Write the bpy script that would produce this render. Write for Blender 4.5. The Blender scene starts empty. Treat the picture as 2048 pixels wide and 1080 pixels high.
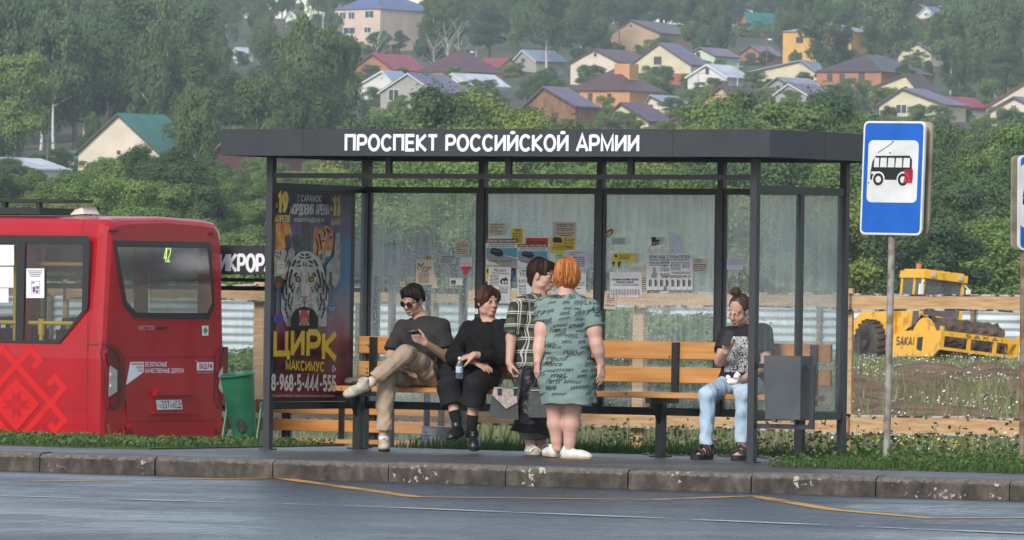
import bpy, bmesh, math, random
import numpy as np
from mathutils import Vector, Matrix, noise
from mathutils.bvhtree import BVHTree

SC = bpy.context.scene
COL = SC.collection
# ------------------------------------------------------------------ camera
F, TH, D0, ROLL, YH, HC, X0 = 14900.0, 0.5507, 61.634, 0.0142, 592.5, 1.2989, -484.48
L_SH, W_SH = 4.608, 1.466                      # shelter post spacing along the kerb / across
dv = Vector((-math.sin(TH), math.cos(TH), 0)); rv = Vector((math.cos(TH), math.sin(TH), 0))
CAM = -dv*D0 - rv*(X0/F*D0); CAM.z = HC
cr = rv*math.cos(ROLL) + Vector((0, 0, math.sin(ROLL))); cu_ = -rv*math.sin(ROLL) + Vector((0, 0, math.cos(ROLL)))
cd = bpy.data.cameras.new('camera'); cam = bpy.data.objects.new('camera', cd); COL.objects.link(cam)
cam.matrix_world = Matrix(((cr.x, cu_.x, -dv.x, CAM.x), (cr.y, cu_.y, -dv.y, CAM.y), (cr.z, cu_.z, -dv.z, CAM.z), (0, 0, 0, 1)))
cd.sensor_width = 36; cd.lens = 36*F/2048; cd.shift_y = (YH-540)/2048
cd.clip_start = 1; cd.clip_end = 9000
cd.dof.use_dof = True; cd.dof.focus_distance = 61.0; cd.dof.aperture_fstop = 26
SC.camera = cam
SC.view_settings.view_transform = 'Standard'; SC.view_settings.look = 'None'
SC.view_settings.exposure = 1.0; SC.view_settings.gamma = 1
SC.cycles.use_denoising = True
SC.cycles.max_bounces = 8; SC.cycles.transparent_max_bounces = 24; SC.cycles.volume_bounces = 0
# ------------------------------------------------------------------ sky and sun
SUN_EL = math.radians(33)            # a veiled sun behind the camera, to its left
wd = bpy.data.worlds.new('World'); SC.world = wd; wd.use_nodes = True
nt = wd.node_tree; bg = nt.nodes['Background']
sky = nt.nodes.new('ShaderNodeTexSky'); sky.sky_type = 'NISHITA'; sky.sun_disc = False
sky.sun_elevation = SUN_EL; sky.sun_rotation = math.radians(200); sky.air_density = 1.3; sky.dust_density = .6; sky.ozone_density = 2.0
mixw = nt.nodes.new('ShaderNodeMix'); mixw.data_type = 'RGBA'; mixw.inputs[0].default_value = 0.25
mixw.inputs[7].default_value = (7.2, 7.0, 6.8, 1)       # even cloud layer over the sky
nt.links.new(sky.outputs[0], mixw.inputs[6]); nt.links.new(mixw.outputs[2], bg.inputs[0])
bg.inputs[1].default_value = 0.1
sd = bpy.data.lights.new('sun', 'SUN'); sun = bpy.data.objects.new('sun', sd); COL.objects.link(sun)
sd.energy = 1.7; sd.angle = math.radians(20); sd.color = (1, .95, .88)
toward = (-dv*0.85 - rv*0.40).normalized()*math.cos(SUN_EL) + Vector((0, 0, math.sin(SUN_EL)))   # direction to the sun
sun.rotation_euler = toward.to_track_quat('Z', 'Y').to_euler()
sky.sun_rotation = math.atan2(toward.x, toward.y)

# ------------------------------------------------------------------ pixel <-> world
_c, _s = math.cos(ROLL), math.sin(ROLL)
def ray(px, py):
    x, y = px-1024, py-YH
    X = _c*x + _s*y; Y = -_s*x + _c*y
    return dv + rv*(X/F) + Vector((0, 0, -Y/F))
def Wp(px, py, t): return CAM + ray(px, py)*t
def onY(px, py, Y): r = ray(px, py); return CAM + r*((Y-CAM.y)/r.y)
def onX(px, py, X): r = ray(px, py); return CAM + r*((X-CAM.x)/r.x)
def onZ(px, py, Z): r = ray(px, py); return CAM + r*((Z-CAM.z)/r.z)
def pix(P):
    q = Vector(P)-CAM; t = q.dot(dv); x = F*q.dot(rv)/t; y = -F*q.z/t
    return 1024+_c*x-_s*y, YH+_s*x+_c*y, t

# ------------------------------------------------------------------ materials
MATS = {}
def M(name, col=(.5, .5, .5), rough=.6, metal=0., var=0., scale=8., bump=0., bscale=40., spec=.5, coat=0., col2=None, detail=4, dist=.01, stretch=None, lo=.35, hi=.65, emit=0.):
    if name in MATS: return MATS[name]
    m = bpy.data.materials.new(name); m.use_nodes = True; nt = m.node_tree; b = nt.nodes['Principled BSDF']
    b.inputs['Base Color'].default_value = (*col, 1); b.inputs['Roughness'].default_value = rough; b.inputs['Metallic'].default_value = metal
    b.inputs['Specular IOR Level'].default_value = spec; b.inputs['Coat Weight'].default_value = coat
    if coat: b.inputs['Coat Roughness'].default_value = .08
    if emit: b.inputs['Emission Color'].default_value = (*col, 1); b.inputs['Emission Strength'].default_value = emit
    if var or col2 or bump:
        tc = nt.nodes.new('ShaderNodeTexCoord'); vec = tc.outputs['Object']
        if stretch:
            mp = nt.nodes.new('ShaderNodeMapping'); mp.inputs['Scale'].default_value = stretch; nt.links.new(vec, mp.inputs[0]); vec = mp.outputs[0]
    if var or col2:
        n = nt.nodes.new('ShaderNodeTexNoise'); n.inputs['Scale'].default_value = scale; n.inputs['Detail'].default_value = detail; nt.links.new(vec, n.inputs['Vector'])
        r = nt.nodes.new('ShaderNodeValToRGB'); nt.links.new(n.outputs['Fac'], r.inputs[0])
        r.color_ramp.elements[0].position = lo; r.color_ramp.elements[1].position = hi
        a = col if col2 else tuple(c*(1-var) for c in col); z = col2 if col2 else tuple(min(1, c*(1+var)) for c in col)
        r.color_ramp.elements[0].color = (*a, 1); r.color_ramp.elements[1].color = (*z, 1)
        nt.links.new(r.outputs[0], b.inputs['Base Color'])
    if bump:
        n2 = nt.nodes.new('ShaderNodeTexNoise'); n2.inputs['Scale'].default_value = bscale; n2.inputs['Detail'].default_value = 5; nt.links.new(vec, n2.inputs['Vector'])
        bp = nt.nodes.new('ShaderNodeBump'); bp.inputs['Strength'].default_value = bump; bp.inputs['Distance'].default_value = dist
        nt.links.new(n2.outputs['Fac'], bp.inputs['Height']); nt.links.new(bp.outputs[0], b.inputs['Normal'])
    MATS[name] = m; return m

class NT:      # tiny node helper for the special materials
    def __init__(s, name):
        s.m = bpy.data.materials.new(name); s.m.use_nodes = True; s.t = s.m.node_tree; s.b = s.t.nodes['Principled BSDF']; s.out = s.t.nodes['Material Output']; MATS[name] = s.m
    def n(s, typ, ins=None, **kw):
        n = s.t.nodes.new('ShaderNode'+typ)
        for k, v in kw.items(): setattr(n, k, v)
        for k, v in (ins or {}).items():
            if hasattr(v, 'node'): s.t.links.new(v, n.inputs[k])
            else: n.inputs[k].default_value = v
        return n
    def math(s, op, a, b=0., clamp=False):
        n = s.n('Math', {0: a, 1: b}, operation=op, use_clamp=clamp); return n.outputs[0]
    def ramp(s, v, stops):
        r = s.n('ValToRGB', {0: v}); e = r.color_ramp.elements
        while len(e) < len(stops): e.new(.5)
        for i, (p, c) in enumerate(stops): e[i].position = p; e[i].color = (*c, 1) if not isinstance(c, (int, float)) else (c, c, c, 1)
        return r.outputs[0]
    def mix(s, f, a, b):
        n = s.t.nodes.new('ShaderNodeMix'); n.data_type = 'RGBA'
        for i, v in ((0, f), (6, a), (7, b)):
            if hasattr(v, 'node'): s.t.links.new(v, n.inputs[i])
            else: n.inputs[i].default_value = v if i == 0 else (*v, 1)[:4]
        return n.outputs[2]
    def link(s, a, b): s.t.links.new(a, b)

# ------------------------------------------------------------------ mesh building
ORG = {}
class MB:
    def __init__(s): s.v = []; s.f = []; s.mi = []; s.m = 0
    def add(s, vs, fs, m=None):
        o = len(s.v); s.v += [tuple(v) for v in vs]; s.f += [tuple(i+o for i in f) for f in fs]; s.mi += [s.m if m is None else m]*len(fs); return s
    def poly(s, pts, m=None): return s.add(pts, [tuple(range(len(pts)))], m)
    def box(s, a, b, m=None):
        x0, y0, z0 = a; x1, y1, z1 = b
        return s.add([(x0, y0, z0), (x1, y0, z0), (x1, y1, z0), (x0, y1, z0), (x0, y0, z1), (x1, y0, z1), (x1, y1, z1), (x0, y1, z1)],
                     [(0, 3, 2, 1), (4, 5, 6, 7), (0, 1, 5, 4), (1, 2, 6, 5), (2, 3, 7, 6), (3, 0, 4, 7)], m)
    def bar(s, p0, p1, w, h, up=(0, 0, 1), m=None):     # box-section bar from p0 to p1
        p0, p1 = Vector(p0), Vector(p1); d = (p1-p0).normalized(); u = Vector(up); r = d.cross(u)
        if r.length < 1e-4: r = d.cross(Vector((1, 0, 0)))
        r.normalize(); u = r.cross(d); q = []
        for p in (p0, p1): q += [p+r*(sx*w/2)+u*(sy*h/2) for sx, sy in ((-1, -1), (1, -1), (1, 1), (-1, 1))]
        return s.add(q, [(0, 3, 2, 1), (4, 5, 6, 7), (0, 1, 5, 4), (1, 2, 6, 5), (2, 3, 7, 6), (3, 0, 4, 7)], m)
    def tube(s, pts, rad, n=8, m=None, cap=True):
        pts = [Vector(p) for p in pts]; rad = rad if isinstance(rad, (list, tuple)) else [rad]*len(pts); vs = []; fs = []; prev = None
        for i, p in enumerate(pts):
            d = (pts[min(i+1, len(pts)-1)]-pts[max(i-1, 0)]).normalized()
            r = (prev - d*prev.dot(d)) if prev is not None else d.cross(Vector((0, 0, 1)) if abs(d.z) < .9 else Vector((1, 0, 0)))
            r.normalize(); prev = r; u = d.cross(r)
            vs += [p+(r*math.cos(2*math.pi*k/n)+u*math.sin(2*math.pi*k/n))*rad[i] for k in range(n)]
        for i in range(len(pts)-1):
            for k in range(n): a = i*n+k; b = i*n+(k+1) % n; fs.append((a, b, b+n, a+n))
        if cap: fs += [tuple(reversed(range(n))), tuple(range((len(pts)-1)*n, len(pts)*n))]
        return s.add(vs, fs, m)
    def lathe(s, c, prof, n=24, axis=Vector((0, 0, 1)), m=None, cap=True):
        axis = Vector(axis).normalized(); pts = [Vector(c)+axis*h for r, h in prof]
        r = axis.cross(Vector((0, 0, 1)) if abs(axis.z) < .9 else Vector((1, 0, 0))).normalized(); u = axis.cross(r); vs = []; fs = []
        for (rr, h), p in zip(prof, pts): vs += [p+(r*math.cos(2*math.pi*k/n)+u*math.sin(2*math.pi*k/n))*rr for k in range(n)]
        for i in range(len(prof)-1):
            for k in range(n): a = i*n+k; b = i*n+(k+1) % n; fs.append((a, b, b+n, a+n))
        if cap: fs += [tuple(reversed(range(n))), tuple(range((len(prof)-1)*n, len(prof)*n))]
        return s.add(vs, fs, m)
    def prism(s, pts, off, m=None):       # outline extruded by vector off
        n = len(pts); a = [Vector(p) for p in pts]; b = [p+Vector(off) for p in a]
        return s.add(a+b, [tuple(reversed(range(n))), tuple(range(n, 2*n))]+[(i, (i+1) % n, (i+1) % n+n, i+n) for i in range(n)], m)
    def ell(s, c, r, n=12, k=8, m=None, R=None):
        vs = []; fs = []
        for i in range(k+1):
            a = math.pi*i/k
            for j in range(n):
                p = Vector((r[0]*math.sin(a)*math.cos(2*math.pi*j/n), r[1]*math.sin(a)*math.sin(2*math.pi*j/n), r[2]*math.cos(a)))
                vs.append(Vector(c)+(R@p if R else p))
        for i in range(k):
            for j in range(n): a = i*n+j; b = i*n+(j+1) % n; fs.append((a, a+n, b+n, b))
        return s.add(vs, fs, m)
    def build(s, name, mats, parent=None, org=None, smooth=False):
        if parent is not None: org = ORG[parent.name]
        org = Vector(org) if org is not None else Vector((0, 0, 0))
        me = bpy.data.meshes.new(name)
        me.from_pydata([(v[0]-org.x, v[1]-org.y, v[2]-org.z) for v in s.v], [], s.f)
        for m in (mats if isinstance(mats, (list, tuple)) else [mats]): me.materials.append(m)
        me.polygons.foreach_set('material_index', s.mi)
        if smooth: me.polygons.foreach_set('use_smooth', [True]*len(me.polygons))
        me.update()
        return link(name, me, parent, org)
def link(name, me, parent=None, org=None):
    o = bpy.data.objects.new(name, me); COL.objects.link(o)
    if parent is not None: o.parent = parent; ORG[o.name] = ORG[parent.name]
    else: o.location = org if org is not None else (0, 0, 0); ORG[o.name] = Vector(o.location)
    return o
def tag(o, label, cat, group=None):
    o['label'] = label; o['category'] = cat
    if group: o['group'] = group
    return o
def thing(name, label, cat, loc, group=None):
    o = bpy.data.objects.new(name, None); COL.objects.link(o); o.location = loc; ORG[o.name] = Vector(loc); o.empty_display_size = .2
    return tag(o, label, cat, group)
def struct(o, kind='structure'): o['kind'] = kind; return o

# ------------------------------------------------------------------ lettering (own stroke alphabet)
def arc(cx, cy, rx, ry, a0, a1, n=10): return [(cx+rx*math.cos(math.radians(a0+(a1-a0)*i/n)), cy+ry*math.sin(math.radians(a0+(a1-a0)*i/n))) for i in range(n+1)]
def _bowl(x, w, y0, y1): r = (y1-y0)/2; return [(x, y1), (w-r*.9, y1)]+arc(w-r*.9, (y0+y1)/2, r*.9, r, 90, -90, 8)[1:]+[(x, y0)]
GL = {
 'А': (.72, [[(.02, 0), (.36, 1), (.70, 0)], [(.14, .3), (.58, .3)]]), 'Б': (.66, [[(.6, .97), (.07, .97)], [(.07, 1), (.07, 0)], _bowl(.07, .62, .03, .57)]),
 'В': (.68, [[(.07, 1), (.07, 0)], _bowl(.07, .6, .53, .97), _bowl(.07, .64, .03, .53)]), 'Г': (.56, [[(.07, 0), (.07, .96), (.54, .96)]]),
 'Д': (.76, [[(.02, -.2), (.02, .06), (.74, .06), (.74, -.2)], [(.15, .06), (.24, .96), (.62, .96), (.62, .06)]]),
 'Е': (.62, [[(.6, .96), (.07, .96), (.07, .04), (.6, .04)], [(.07, .52), (.55, .52)]]), 'Ж': (.95, [[(.475, 0), (.475, 1)], [(.03, 1), (.4, .5), (.03, 0)], [(.92, 1), (.55, .5), (.92, 0)]]),
 'З': (.6, [arc(.28, .74, .26, .23, 150, -90, 9), arc(.28, .27, .3, .24, 90, -150, 9)]), 'И': (.72, [[(.07, 1), (.07, 0)], [(.07, .1), (.65, .9)], [(.65, 1), (.65, 0)]]),
 'К': (.68, [[(.07, 1), (.07, 0)], [(.64, 1), (.12, .5), (.66, 0)]]), 'Л': (.7, [[(.02, .05), (.12, .1), (.2, .96), (.63, .96), (.63, 0)]]),
 'М': (.84, [[(.07, 0), (.07, .95), (.42, .15), (.77, .95), (.77, 0)]]), 'Н': (.72, [[(.07, 1), (.07, 0)], [(.65, 1), (.65, 0)], [(.07, .52), (.65, .52)]]),
 'О': (.78, [arc(.39, .5, .33, .46, 0, 360, 20)]), 'П': (.72, [[(.07, 0), (.07, .95), (.65, .95), (.65, 0)]]), 'Р': (.66, [[(.07, 1), (.07, 0)], _bowl(.07, .62, .42, .95)]),
 'С': (.72, [arc(.39, .5, .33, .46, 40, 320, 16)]), 'Т': (.64, [[(.02, .95), (.62, .95)], [(.32, .95), (.32, 0)]]),
 'У': (.66, [[(.03, 1), (.33, .4)], [(.63, 1), (.33, .3), (.22, .06), (.06, .05)]]), 'Ф': (.86, [[(.43, 1.02), (.43, -.02)], arc(.43, .52, .37, .3, 0, 360, 18)]),
 'Х': (.68, [[(.03, 1), (.65, 0)], [(.65, 1), (.03, 0)]]), 'Ц': (.76, [[(.07, 1), (.07, .05), (.72, .05), (.72, -.2)], [(.62, 1), (.62, .05)]]),
 'Ч': (.68, [[(.07, 1), (.07, .5), (.2, .42), (.6, .45)], [(.6, 1), (.6, 0)]]), 'Ш': (.98, [[(.07, 1), (.07, .05), (.91, .05), (.91, 1)], [(.49, 1), (.49, .05)]]),
 'Щ': (1.02, [[(.07, 1), (.07, .05), (1., .05), (1., -.2)], [(.47, 1), (.47, .05)], [(.87, 1), (.87, .05)]]), 'Ы': (.9, [[(.07, 1), (.07, 0)], _bowl(.07, .56, .03, .55), [(.83, 1), (.83, 0)]]),
 'Ь': (.64, [[(.07, 1), (.07, 0)], _bowl(.07, .6, .03, .57)]), 'Э': (.7, [arc(.31, .5, .33, .46, 140, -140, 14), [(.2, .5), (.62, .5)]]),
 'Ю': (1., [[(.07, 1), (.07, 0)], [(.07, .5), (.34, .5)], arc(.64, .5, .3, .46, 0, 360, 18)]),
 'Я': (.68, [[(.61, 1), (.61, 0)], [(.61, .97), (.3, .97)]+arc(.3, .7, .24, .27, 90, 270, 8)[1:]+[(.61, .43)], [(.3, .43), (.04, 0)]]),
 '0': (.6, [arc(.3, .5, .24, .46, 0, 360, 18)]), '1': (.42, [[(.05, .76), (.27, .94), (.27, 0)]]), '2': (.58, [arc(.29, .72, .23, .24, 165, -30, 9)+[(.06, .05), (.54, .05)]]),
 '3': (.58, [arc(.27, .74, .22, .22, 150, -90, 9), arc(.27, .27, .25, .24, 90, -150, 9)]), '4': (.6, [[(.42, 0), (.42, .96), (.04, .28), (.58, .28)]]),
 '5': (.58, [[(.52, .95), (.12, .95), (.08, .5)]+arc(.28, .31, .24, .27, 120, -150, 10)]), '6': (.58, [arc(.29, .3, .23, .26, 0, 360, 16), [(.48, .95), (.2, .7), (.06, .32)]]),
 '7': (.56, [[(.03, .95), (.52, .95), (.2, 0)]]), '8': (.58, [arc(.29, .73, .2, .22, 0, 360, 14), arc(.29, .27, .24, .24, 0, 360, 14)]),
 '9': (.58, [arc(.29, .68, .23, .27, 0, 360, 16), [(.52, .65), (.38, .3), (.1, .04)]]), '-': (.4, [[(.05, .42), (.35, .42)]]), '.': (.2, [[(.1, 0), (.1, .13)]]),
 '(': (.3, [arc(.36, .45, .26, .62, 130, 230, 6)]), ')': (.3, [arc(-.06, .45, .26, .62, -50, 50, 6)]), '/': (.4, [[(.03, 0), (.37, 1)]]), ' ': (.34, []), ':': (.2, [[(.1, 0), (.1, .13)], [(.1, .5), (.1, .63)]]),
 'V': (.7, [[(.03, 1), (.35, .04), (.67, 1)]]), 'N': (.72, [[(.07, 0), (.07, 1)], [(.07, .95), (.65, .05)], [(.65, 0), (.65, 1)]]), 'S': (.64, [arc(.32, .73, .25, .23, 30, 270, 9)+arc(.32, .27, .27, .23, 90, -150, 9)[1:]]),
 'I': (.28, [[(.14, 0), (.14, 1)]]), '+': (.5, [[(.25, .2), (.25, .7)], [(.02, .45), (.48, .45)]]),
}
GL['Й'] = (.72, GL['И'][1]+[arc(.36, 1.24, .15, .1, 200, 340, 5)])
for a, b in zip('ABCEHKMOPTXYR', 'АВСЕНКМОРТХУЯ'): GL[a] = GL[b]
GL['R'] = (.68, [[(.07, 1), (.07, 0)], _bowl(.07, .6, .45, .95), [(.35, .45), (.64, 0)]])
def ribbon(pts, th):
    n = len(pts); closed = n > 3 and abs(pts[0][0]-pts[-1][0])+abs(pts[0][1]-pts[-1][1]) < 1e-6; out = []
    if closed: pts = pts[:-1]; n -= 1
    for i in range(n):
        p = Vector(pts[i]); a = Vector(pts[(i-1) % n]) if (closed or i > 0) else None; b = Vector(pts[(i+1) % n]) if (closed or i < n-1) else None
        d0 = (p-a).normalized() if a is not None else None; d1 = (b-p).normalized() if b is not None else None
        d0 = d0 or d1; d1 = d1 or d0; n0 = Vector((-d0.y, d0.x)); n1 = Vector((-d1.y, d1.x)); m = n0+n1
        if m.length < .3: m = n1.copy(); k = 1
        else: m.normalize(); k = min(1.9, 1/max(.3, m.dot(n1)))
        out += [p+m*(th/2*k), p-m*(th/2*k)]
    q = [(2*i, 2*i+1, 2*i+3, 2*i+2) for i in range(n-1)]
    if closed: q.append((2*n-2, 2*n-1, 1, 0))
    return out, q
def text_w(txt, sx=1., sp=.12): return sum(GL.get(c, GL['О'])[0]*sx+sp for c in txt)-sp
def letters(mb, txt, fn, h, th=.16, sx=1., sp=.12, m=None, lift=.0003, u0=0., v0=0., width=None, slant=0.):
    """strokes of txt; fn(u, v, level) -> point; h cap height; width fits the whole text"""
    W = text_w(txt, sx, sp)
    if width: k = width/(W*h); sx *= k; sp *= k
    x = 0
    for c in txt:
        g = GL.get(c, GL['О'])
        for i, pl in enumerate(g[1]):
            vs, q = ribbon([(a*sx, b) for a, b in pl], th)
            mb.add([fn(u0+(x+v.x+slant*v.y)*h, v0+v.y*h, lift*i) for v in vs], q, m)
        x += g[0]*sx+sp
    return x*h
# ================================================================== setting
RNG = np.random.default_rng(7); random.seed(7)
def np_mesh(name, V, faces, mats, mi=None, attr=None, smooth=False):
    """faces: (n,k) array of one size, or list of such arrays"""
    me = bpy.data.meshes.new(name); fl = faces if isinstance(faces, list) else [faces]
    me.vertices.add(len(V)); me.vertices.foreach_set('co', np.asarray(V, np.float32).ravel())
    li = np.concatenate([f.ravel() for f in fl]); tot = np.concatenate([np.full(len(f), f.shape[1]) for f in fl]); st = np.concatenate([[0], np.cumsum(tot)[:-1]])
    me.loops.add(len(li)); me.loops.foreach_set('vertex_index', li.astype(np.int32))
    me.polygons.add(len(tot)); me.polygons.foreach_set('loop_start', st.astype(np.int32)); me.polygons.foreach_set('loop_total', tot.astype(np.int32))
    for m in (mats if isinstance(mats, (list, tuple)) else [mats]): me.materials.append(m)
    if mi is not None: me.polygons.foreach_set('material_index', np.asarray(mi, np.int32))
    if smooth: me.polygons.foreach_set('use_smooth', np.ones(len(tot), bool))
    me.update(calc_edges=True)
    for k, a in (attr or {}).items():
        a = np.asarray(a, np.float32)
        if a.ndim == 1: at = me.attributes.new(k, 'FLOAT', 'POINT'); at.data.foreach_set('value', a)
        else: at = me.attributes.new(k, 'FLOAT_COLOR', 'POINT'); at.data.foreach_set('color', np.c_[a, np.ones(len(a))].astype(np.float32).ravel())
    me.validate(); return me
def ground_z(t, s):
    z = np.interp(t, [0, 270, 330, 420, 700, 800, 950, 1250, 1600, 1900, 4000], [-.8, -.8, 0.6, 4, 13.5, 18, 24, 40, 60, 66, 60])
    left = np.clip(-s/60., 0, 1)*np.clip((t-380)/300, 0, 1)
    return z - left*3.0*np.clip((1500-t)/500, 0, 1)
def TS(t, s): return CAM.x+dv.x*t+rv.x*s, CAM.y+dv.y*t+rv.y*s
def ground_hit(px, py):
    """distance at which the ray through a photo pixel meets the hillside"""
    r = ray(px, py); t = 300.
    while t < 2600:
        P = CAM+r*t
        if P.z <= ground_z(t, (P-CAM).dot(rv)): return t
        t += 4
    return 1600.
# --- materials of the ground
def mat_ground():
    k = NT('ground_soil'); tc = k.n('TexCoord').outputs['Object']
    n1 = k.n('TexNoise', {'Vector': tc, 'Scale': .06, 'Detail': 6}).outputs['Fac']; n2 = k.n('TexNoise', {'Vector': tc, 'Scale': 1.3, 'Detail': 6}).outputs['Fac']
    f = k.math('ADD', k.math('MULTIPLY', n1, .6), k.math('MULTIPLY', n2, .4))
    k.link(k.ramp(f, [(.38, (.05, .035, .022)), (.5, (.05, .055, .022)), (.6, (.06, .09, .025)), (.7, (.1, .11, .045))]), k.b.inputs[0]); k.b.inputs['Roughness'].default_value = .95
    return k.m
def mat_asphalt(name, base, r0, r1, bump):
    k = NT(name); tc = k.n('TexCoord').outputs['Object']
    nf = k.n('TexNoise', {'Vector': tc, 'Scale': 55., 'Detail': 3}).outputs['Fac']
    nl = k.n('TexNoise', {'Vector': k.n('Mapping', {'Vector': tc, 'Scale': (.35, .4, 1)}).outputs[0], 'Scale': 1., 'Detail': 8, 'Roughness': .72}).outputs['Fac']
    n3 = k.n('TexNoise', {'Vector': k.n('Mapping', {'Vector': tc, 'Scale': (18, 3.2, 1)}).outputs[0], 'Scale': 1., 'Detail': 6, 'Roughness': .75}).outputs['Fac']
    nf2 = k.math('ADD', k.math('MULTIPLY', nf, .45), k.math('MULTIPLY', n3, .55))
    k.link(k.ramp(nf2, [(.42, tuple(c*.35 for c in base)), (.5, base), (.585, tuple(c*2.6 for c in base))]), k.b.inputs[0])
    k.link(k.ramp(k.math('ADD', k.math('MULTIPLY', nl, .5), k.math('MULTIPLY', n3, .5)), [(.41, r0), (.59, r1)]), k.b.inputs['Roughness'])
    b = k.n('Bump', {'Strength': bump, 'Distance': .013, 'Height': nf2}); k.link(b.outputs[0], k.b.inputs['Normal']); k.b.inputs['Specular IOR Level'].default_value = .6
    return k.m
m_ground = mat_ground()
m_road = mat_asphalt('wet_asphalt', (.020, .024, .031), .20, .56, .9)
m_plat = mat_asphalt('platform_asphalt', (.04, .038, .038), .34, .6, .6)
def mat_kerb():
    k = NT('kerb_concrete'); tc = k.n('TexCoord').outputs['Object']
    st = k.n('Mapping', {'Vector': tc, 'Scale': (4.5, 4, 2.6)}).outputs[0]
    a = k.n('TexNoise', {'Vector': st, 'Scale': 2.2, 'Detail': 7}).outputs['Fac']; big = k.n('TexNoise', {'Vector': tc, 'Scale': 1.7, 'Detail': 2}).outputs['Fac']
    c = k.ramp(a, [(.3, (.026, .02, .016)), (.5, (.056, .044, .035)), (.72, (.115, .095, .078))])
    fine = k.n('TexNoise', {'Vector': tc, 'Scale': 22, 'Detail': 6, 'Roughness': .7}).outputs['Fac']
    fl = k.math('GREATER_THAN', k.math('ADD', k.math('MULTIPLY', fine, .62), k.math('MULTIPLY', big, .70)), 0.80)
    zz = k.n('SeparateXYZ', {0: tc}).outputs[2]; arr = k.math('MULTIPLY', k.math('GREATER_THAN', k.math('ADD', zz, k.math('MULTIPLY', fine, .05)), -.012), .75)
    c = k.mix(arr, c, k.ramp(fine, [(.35, (.07, .058, .048)), (.65, (.2, .175, .145))]))
    k.link(k.mix(fl, c, (.42, .38, .31)), k.b.inputs[0]); k.b.inputs['Roughness'].default_value = .85
    b = k.n('Bump', {'Strength': .7, 'Distance': .015, 'Height': fine}); k.link(b.outputs[0], k.b.inputs['Normal'])
    return k.m
m_kerb = mat_kerb()
# --- ground sheet to the horizon
tt = np.concatenate([np.arange(-60, 60, 20), np.arange(60, 330, 6), np.arange(330, 1900, 22), [2000, 2300, 2800, 3500, 5000]])
ss = np.concatenate([[-1500, -700, -300], np.arange(-160, 161, 8), [300, 700, 1500]])
T, S = np.meshgrid(tt, ss, indexing='ij'); Z = ground_z(T, S)
Z = Z + (RNG.random(Z.shape)-.5)*np.clip((T-300)/400, 0, 1)*1.2
gx, gy = TS(T, S); n0, n1 = T.shape; ii = np.arange(n0*n1).reshape(n0, n1)
Q = np.stack([ii[:-1, :-1], ii[:-1, 1:], ii[1:, 1:], ii[1:, :-1]], -1).reshape(-1, 4)
struct(link('ground', np_mesh('ground', np.stack([gx, gy, Z], -1).reshape(-1, 3), Q, m_ground, smooth=True)))
# --- road, kerb, platform
YK = onZ(1024, 932, 0).y
ZR = -.150
g = MB()
xs = np.linspace(-60, 60, 61); ys = [-70, -40, -20, -10, -6, -3, YK+.02]
vs = [(x, y, ZR-.012*max(0, (YK-y))*.0) for x in xs for y in ys]; n = len(ys)
g.add(vs, [(i*n+j, (i+1)*n+j, (i+1)*n+j+1, i*n+j+1) for i in range(len(xs)-1) for j in range(n-1)])
struct(g.build('road', m_road))
g = MB(); KW = .16
xj = [onY(px, 930, YK).x for px in (80, 310, 545, 777, 1012, 1257, 1503, 1752, 2020)]; stp = (xj[-1]-xj[0])/8
xj = [xj[0]-stp*k for k in range(12, 0, -1)]+xj+[xj[-1]+stp*k for k in range(1, 13)]
for i, (a, b) in enumerate(zip(xj[:-1], xj[1:])):
    dz = random.uniform(-.008, .006); dy = random.uniform(-.008, .008); y0 = YK+dy; a += .006; b -= .006
    prof = [(y0, ZR-.1), (y0, ZR+.1), (y0+.004, -.022+dz), (y0+.03, -.002+dz), (y0+KW, .003+dz), (y0+KW, ZR-.1)]
    g.prism([(a, y, z) for y, z in prof], (b-a, 0, 0))
struct(g.build('kerb', m_kerb))
g = MB(); g.box((-40, YK+KW+.006, -.3), (40, 1.95, 0)); struct(g.build('pavement', m_plat))
# --- road markings (worn paint)
def mat_paint(name, col, th):
    k = NT(name); tc = k.n('TexCoord').outputs['Object']
    f = k.n('TexNoise', {'Vector': tc, 'Scale': 30, 'Detail': 5, 'Roughness': .7}).outputs['Fac']; b = k.n('TexNoise', {'Vector': tc, 'Scale': 1.1, 'Detail': 3}).outputs['Fac']
    w = k.math('GREATER_THAN', k.math('ADD', k.math('MULTIPLY', f, .6), k.math('MULTIPLY', b, .5)), th)
    k.b.inputs[0].default_value = (*col, 1); k.b.inputs['Roughness'].default_value = .6; t_ = k.n('BsdfTransparent'); k.link(k.n('MixShader', {0: w, 1: t_.outputs[0], 2: k.b.outputs[0]}).outputs[0], k.out.inputs[0]); return k.m
def marking(name, pts, w, m, z):
    P = [onZ(x, y, z) for x, y in pts]; Q_ = []
    for a, b in zip(P[:-1], P[1:]):
        for k in range(6): Q_.append(a.lerp(b, k/6))
    Q_.append(P[-1]); o, q = ribbon([(p.x, p.y) for p in Q_], w)
    struct(MB().add([(v.x, v.y, z) for v in o], q).build(name, m))
m_yel = mat_paint('worn_yellow_paint', (.5, .25, .03), .5); m_wht = mat_paint('worn_white_paint', (.42, .42, .40), .52)
marking('yellow_road_marking', [(-60, 964), (557, 955.5), (832, 993.5), (1310, 999), (1506, 991.5), (1665, 1019), (1860, 1036), (2110, 1035)], .14, m_yel, ZR+.004)
marking('white_road_marking', [(-60, 989), (700, 1011), (1350, 1037), (2110, 1069)], .15, m_wht, ZR+.006)
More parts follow.
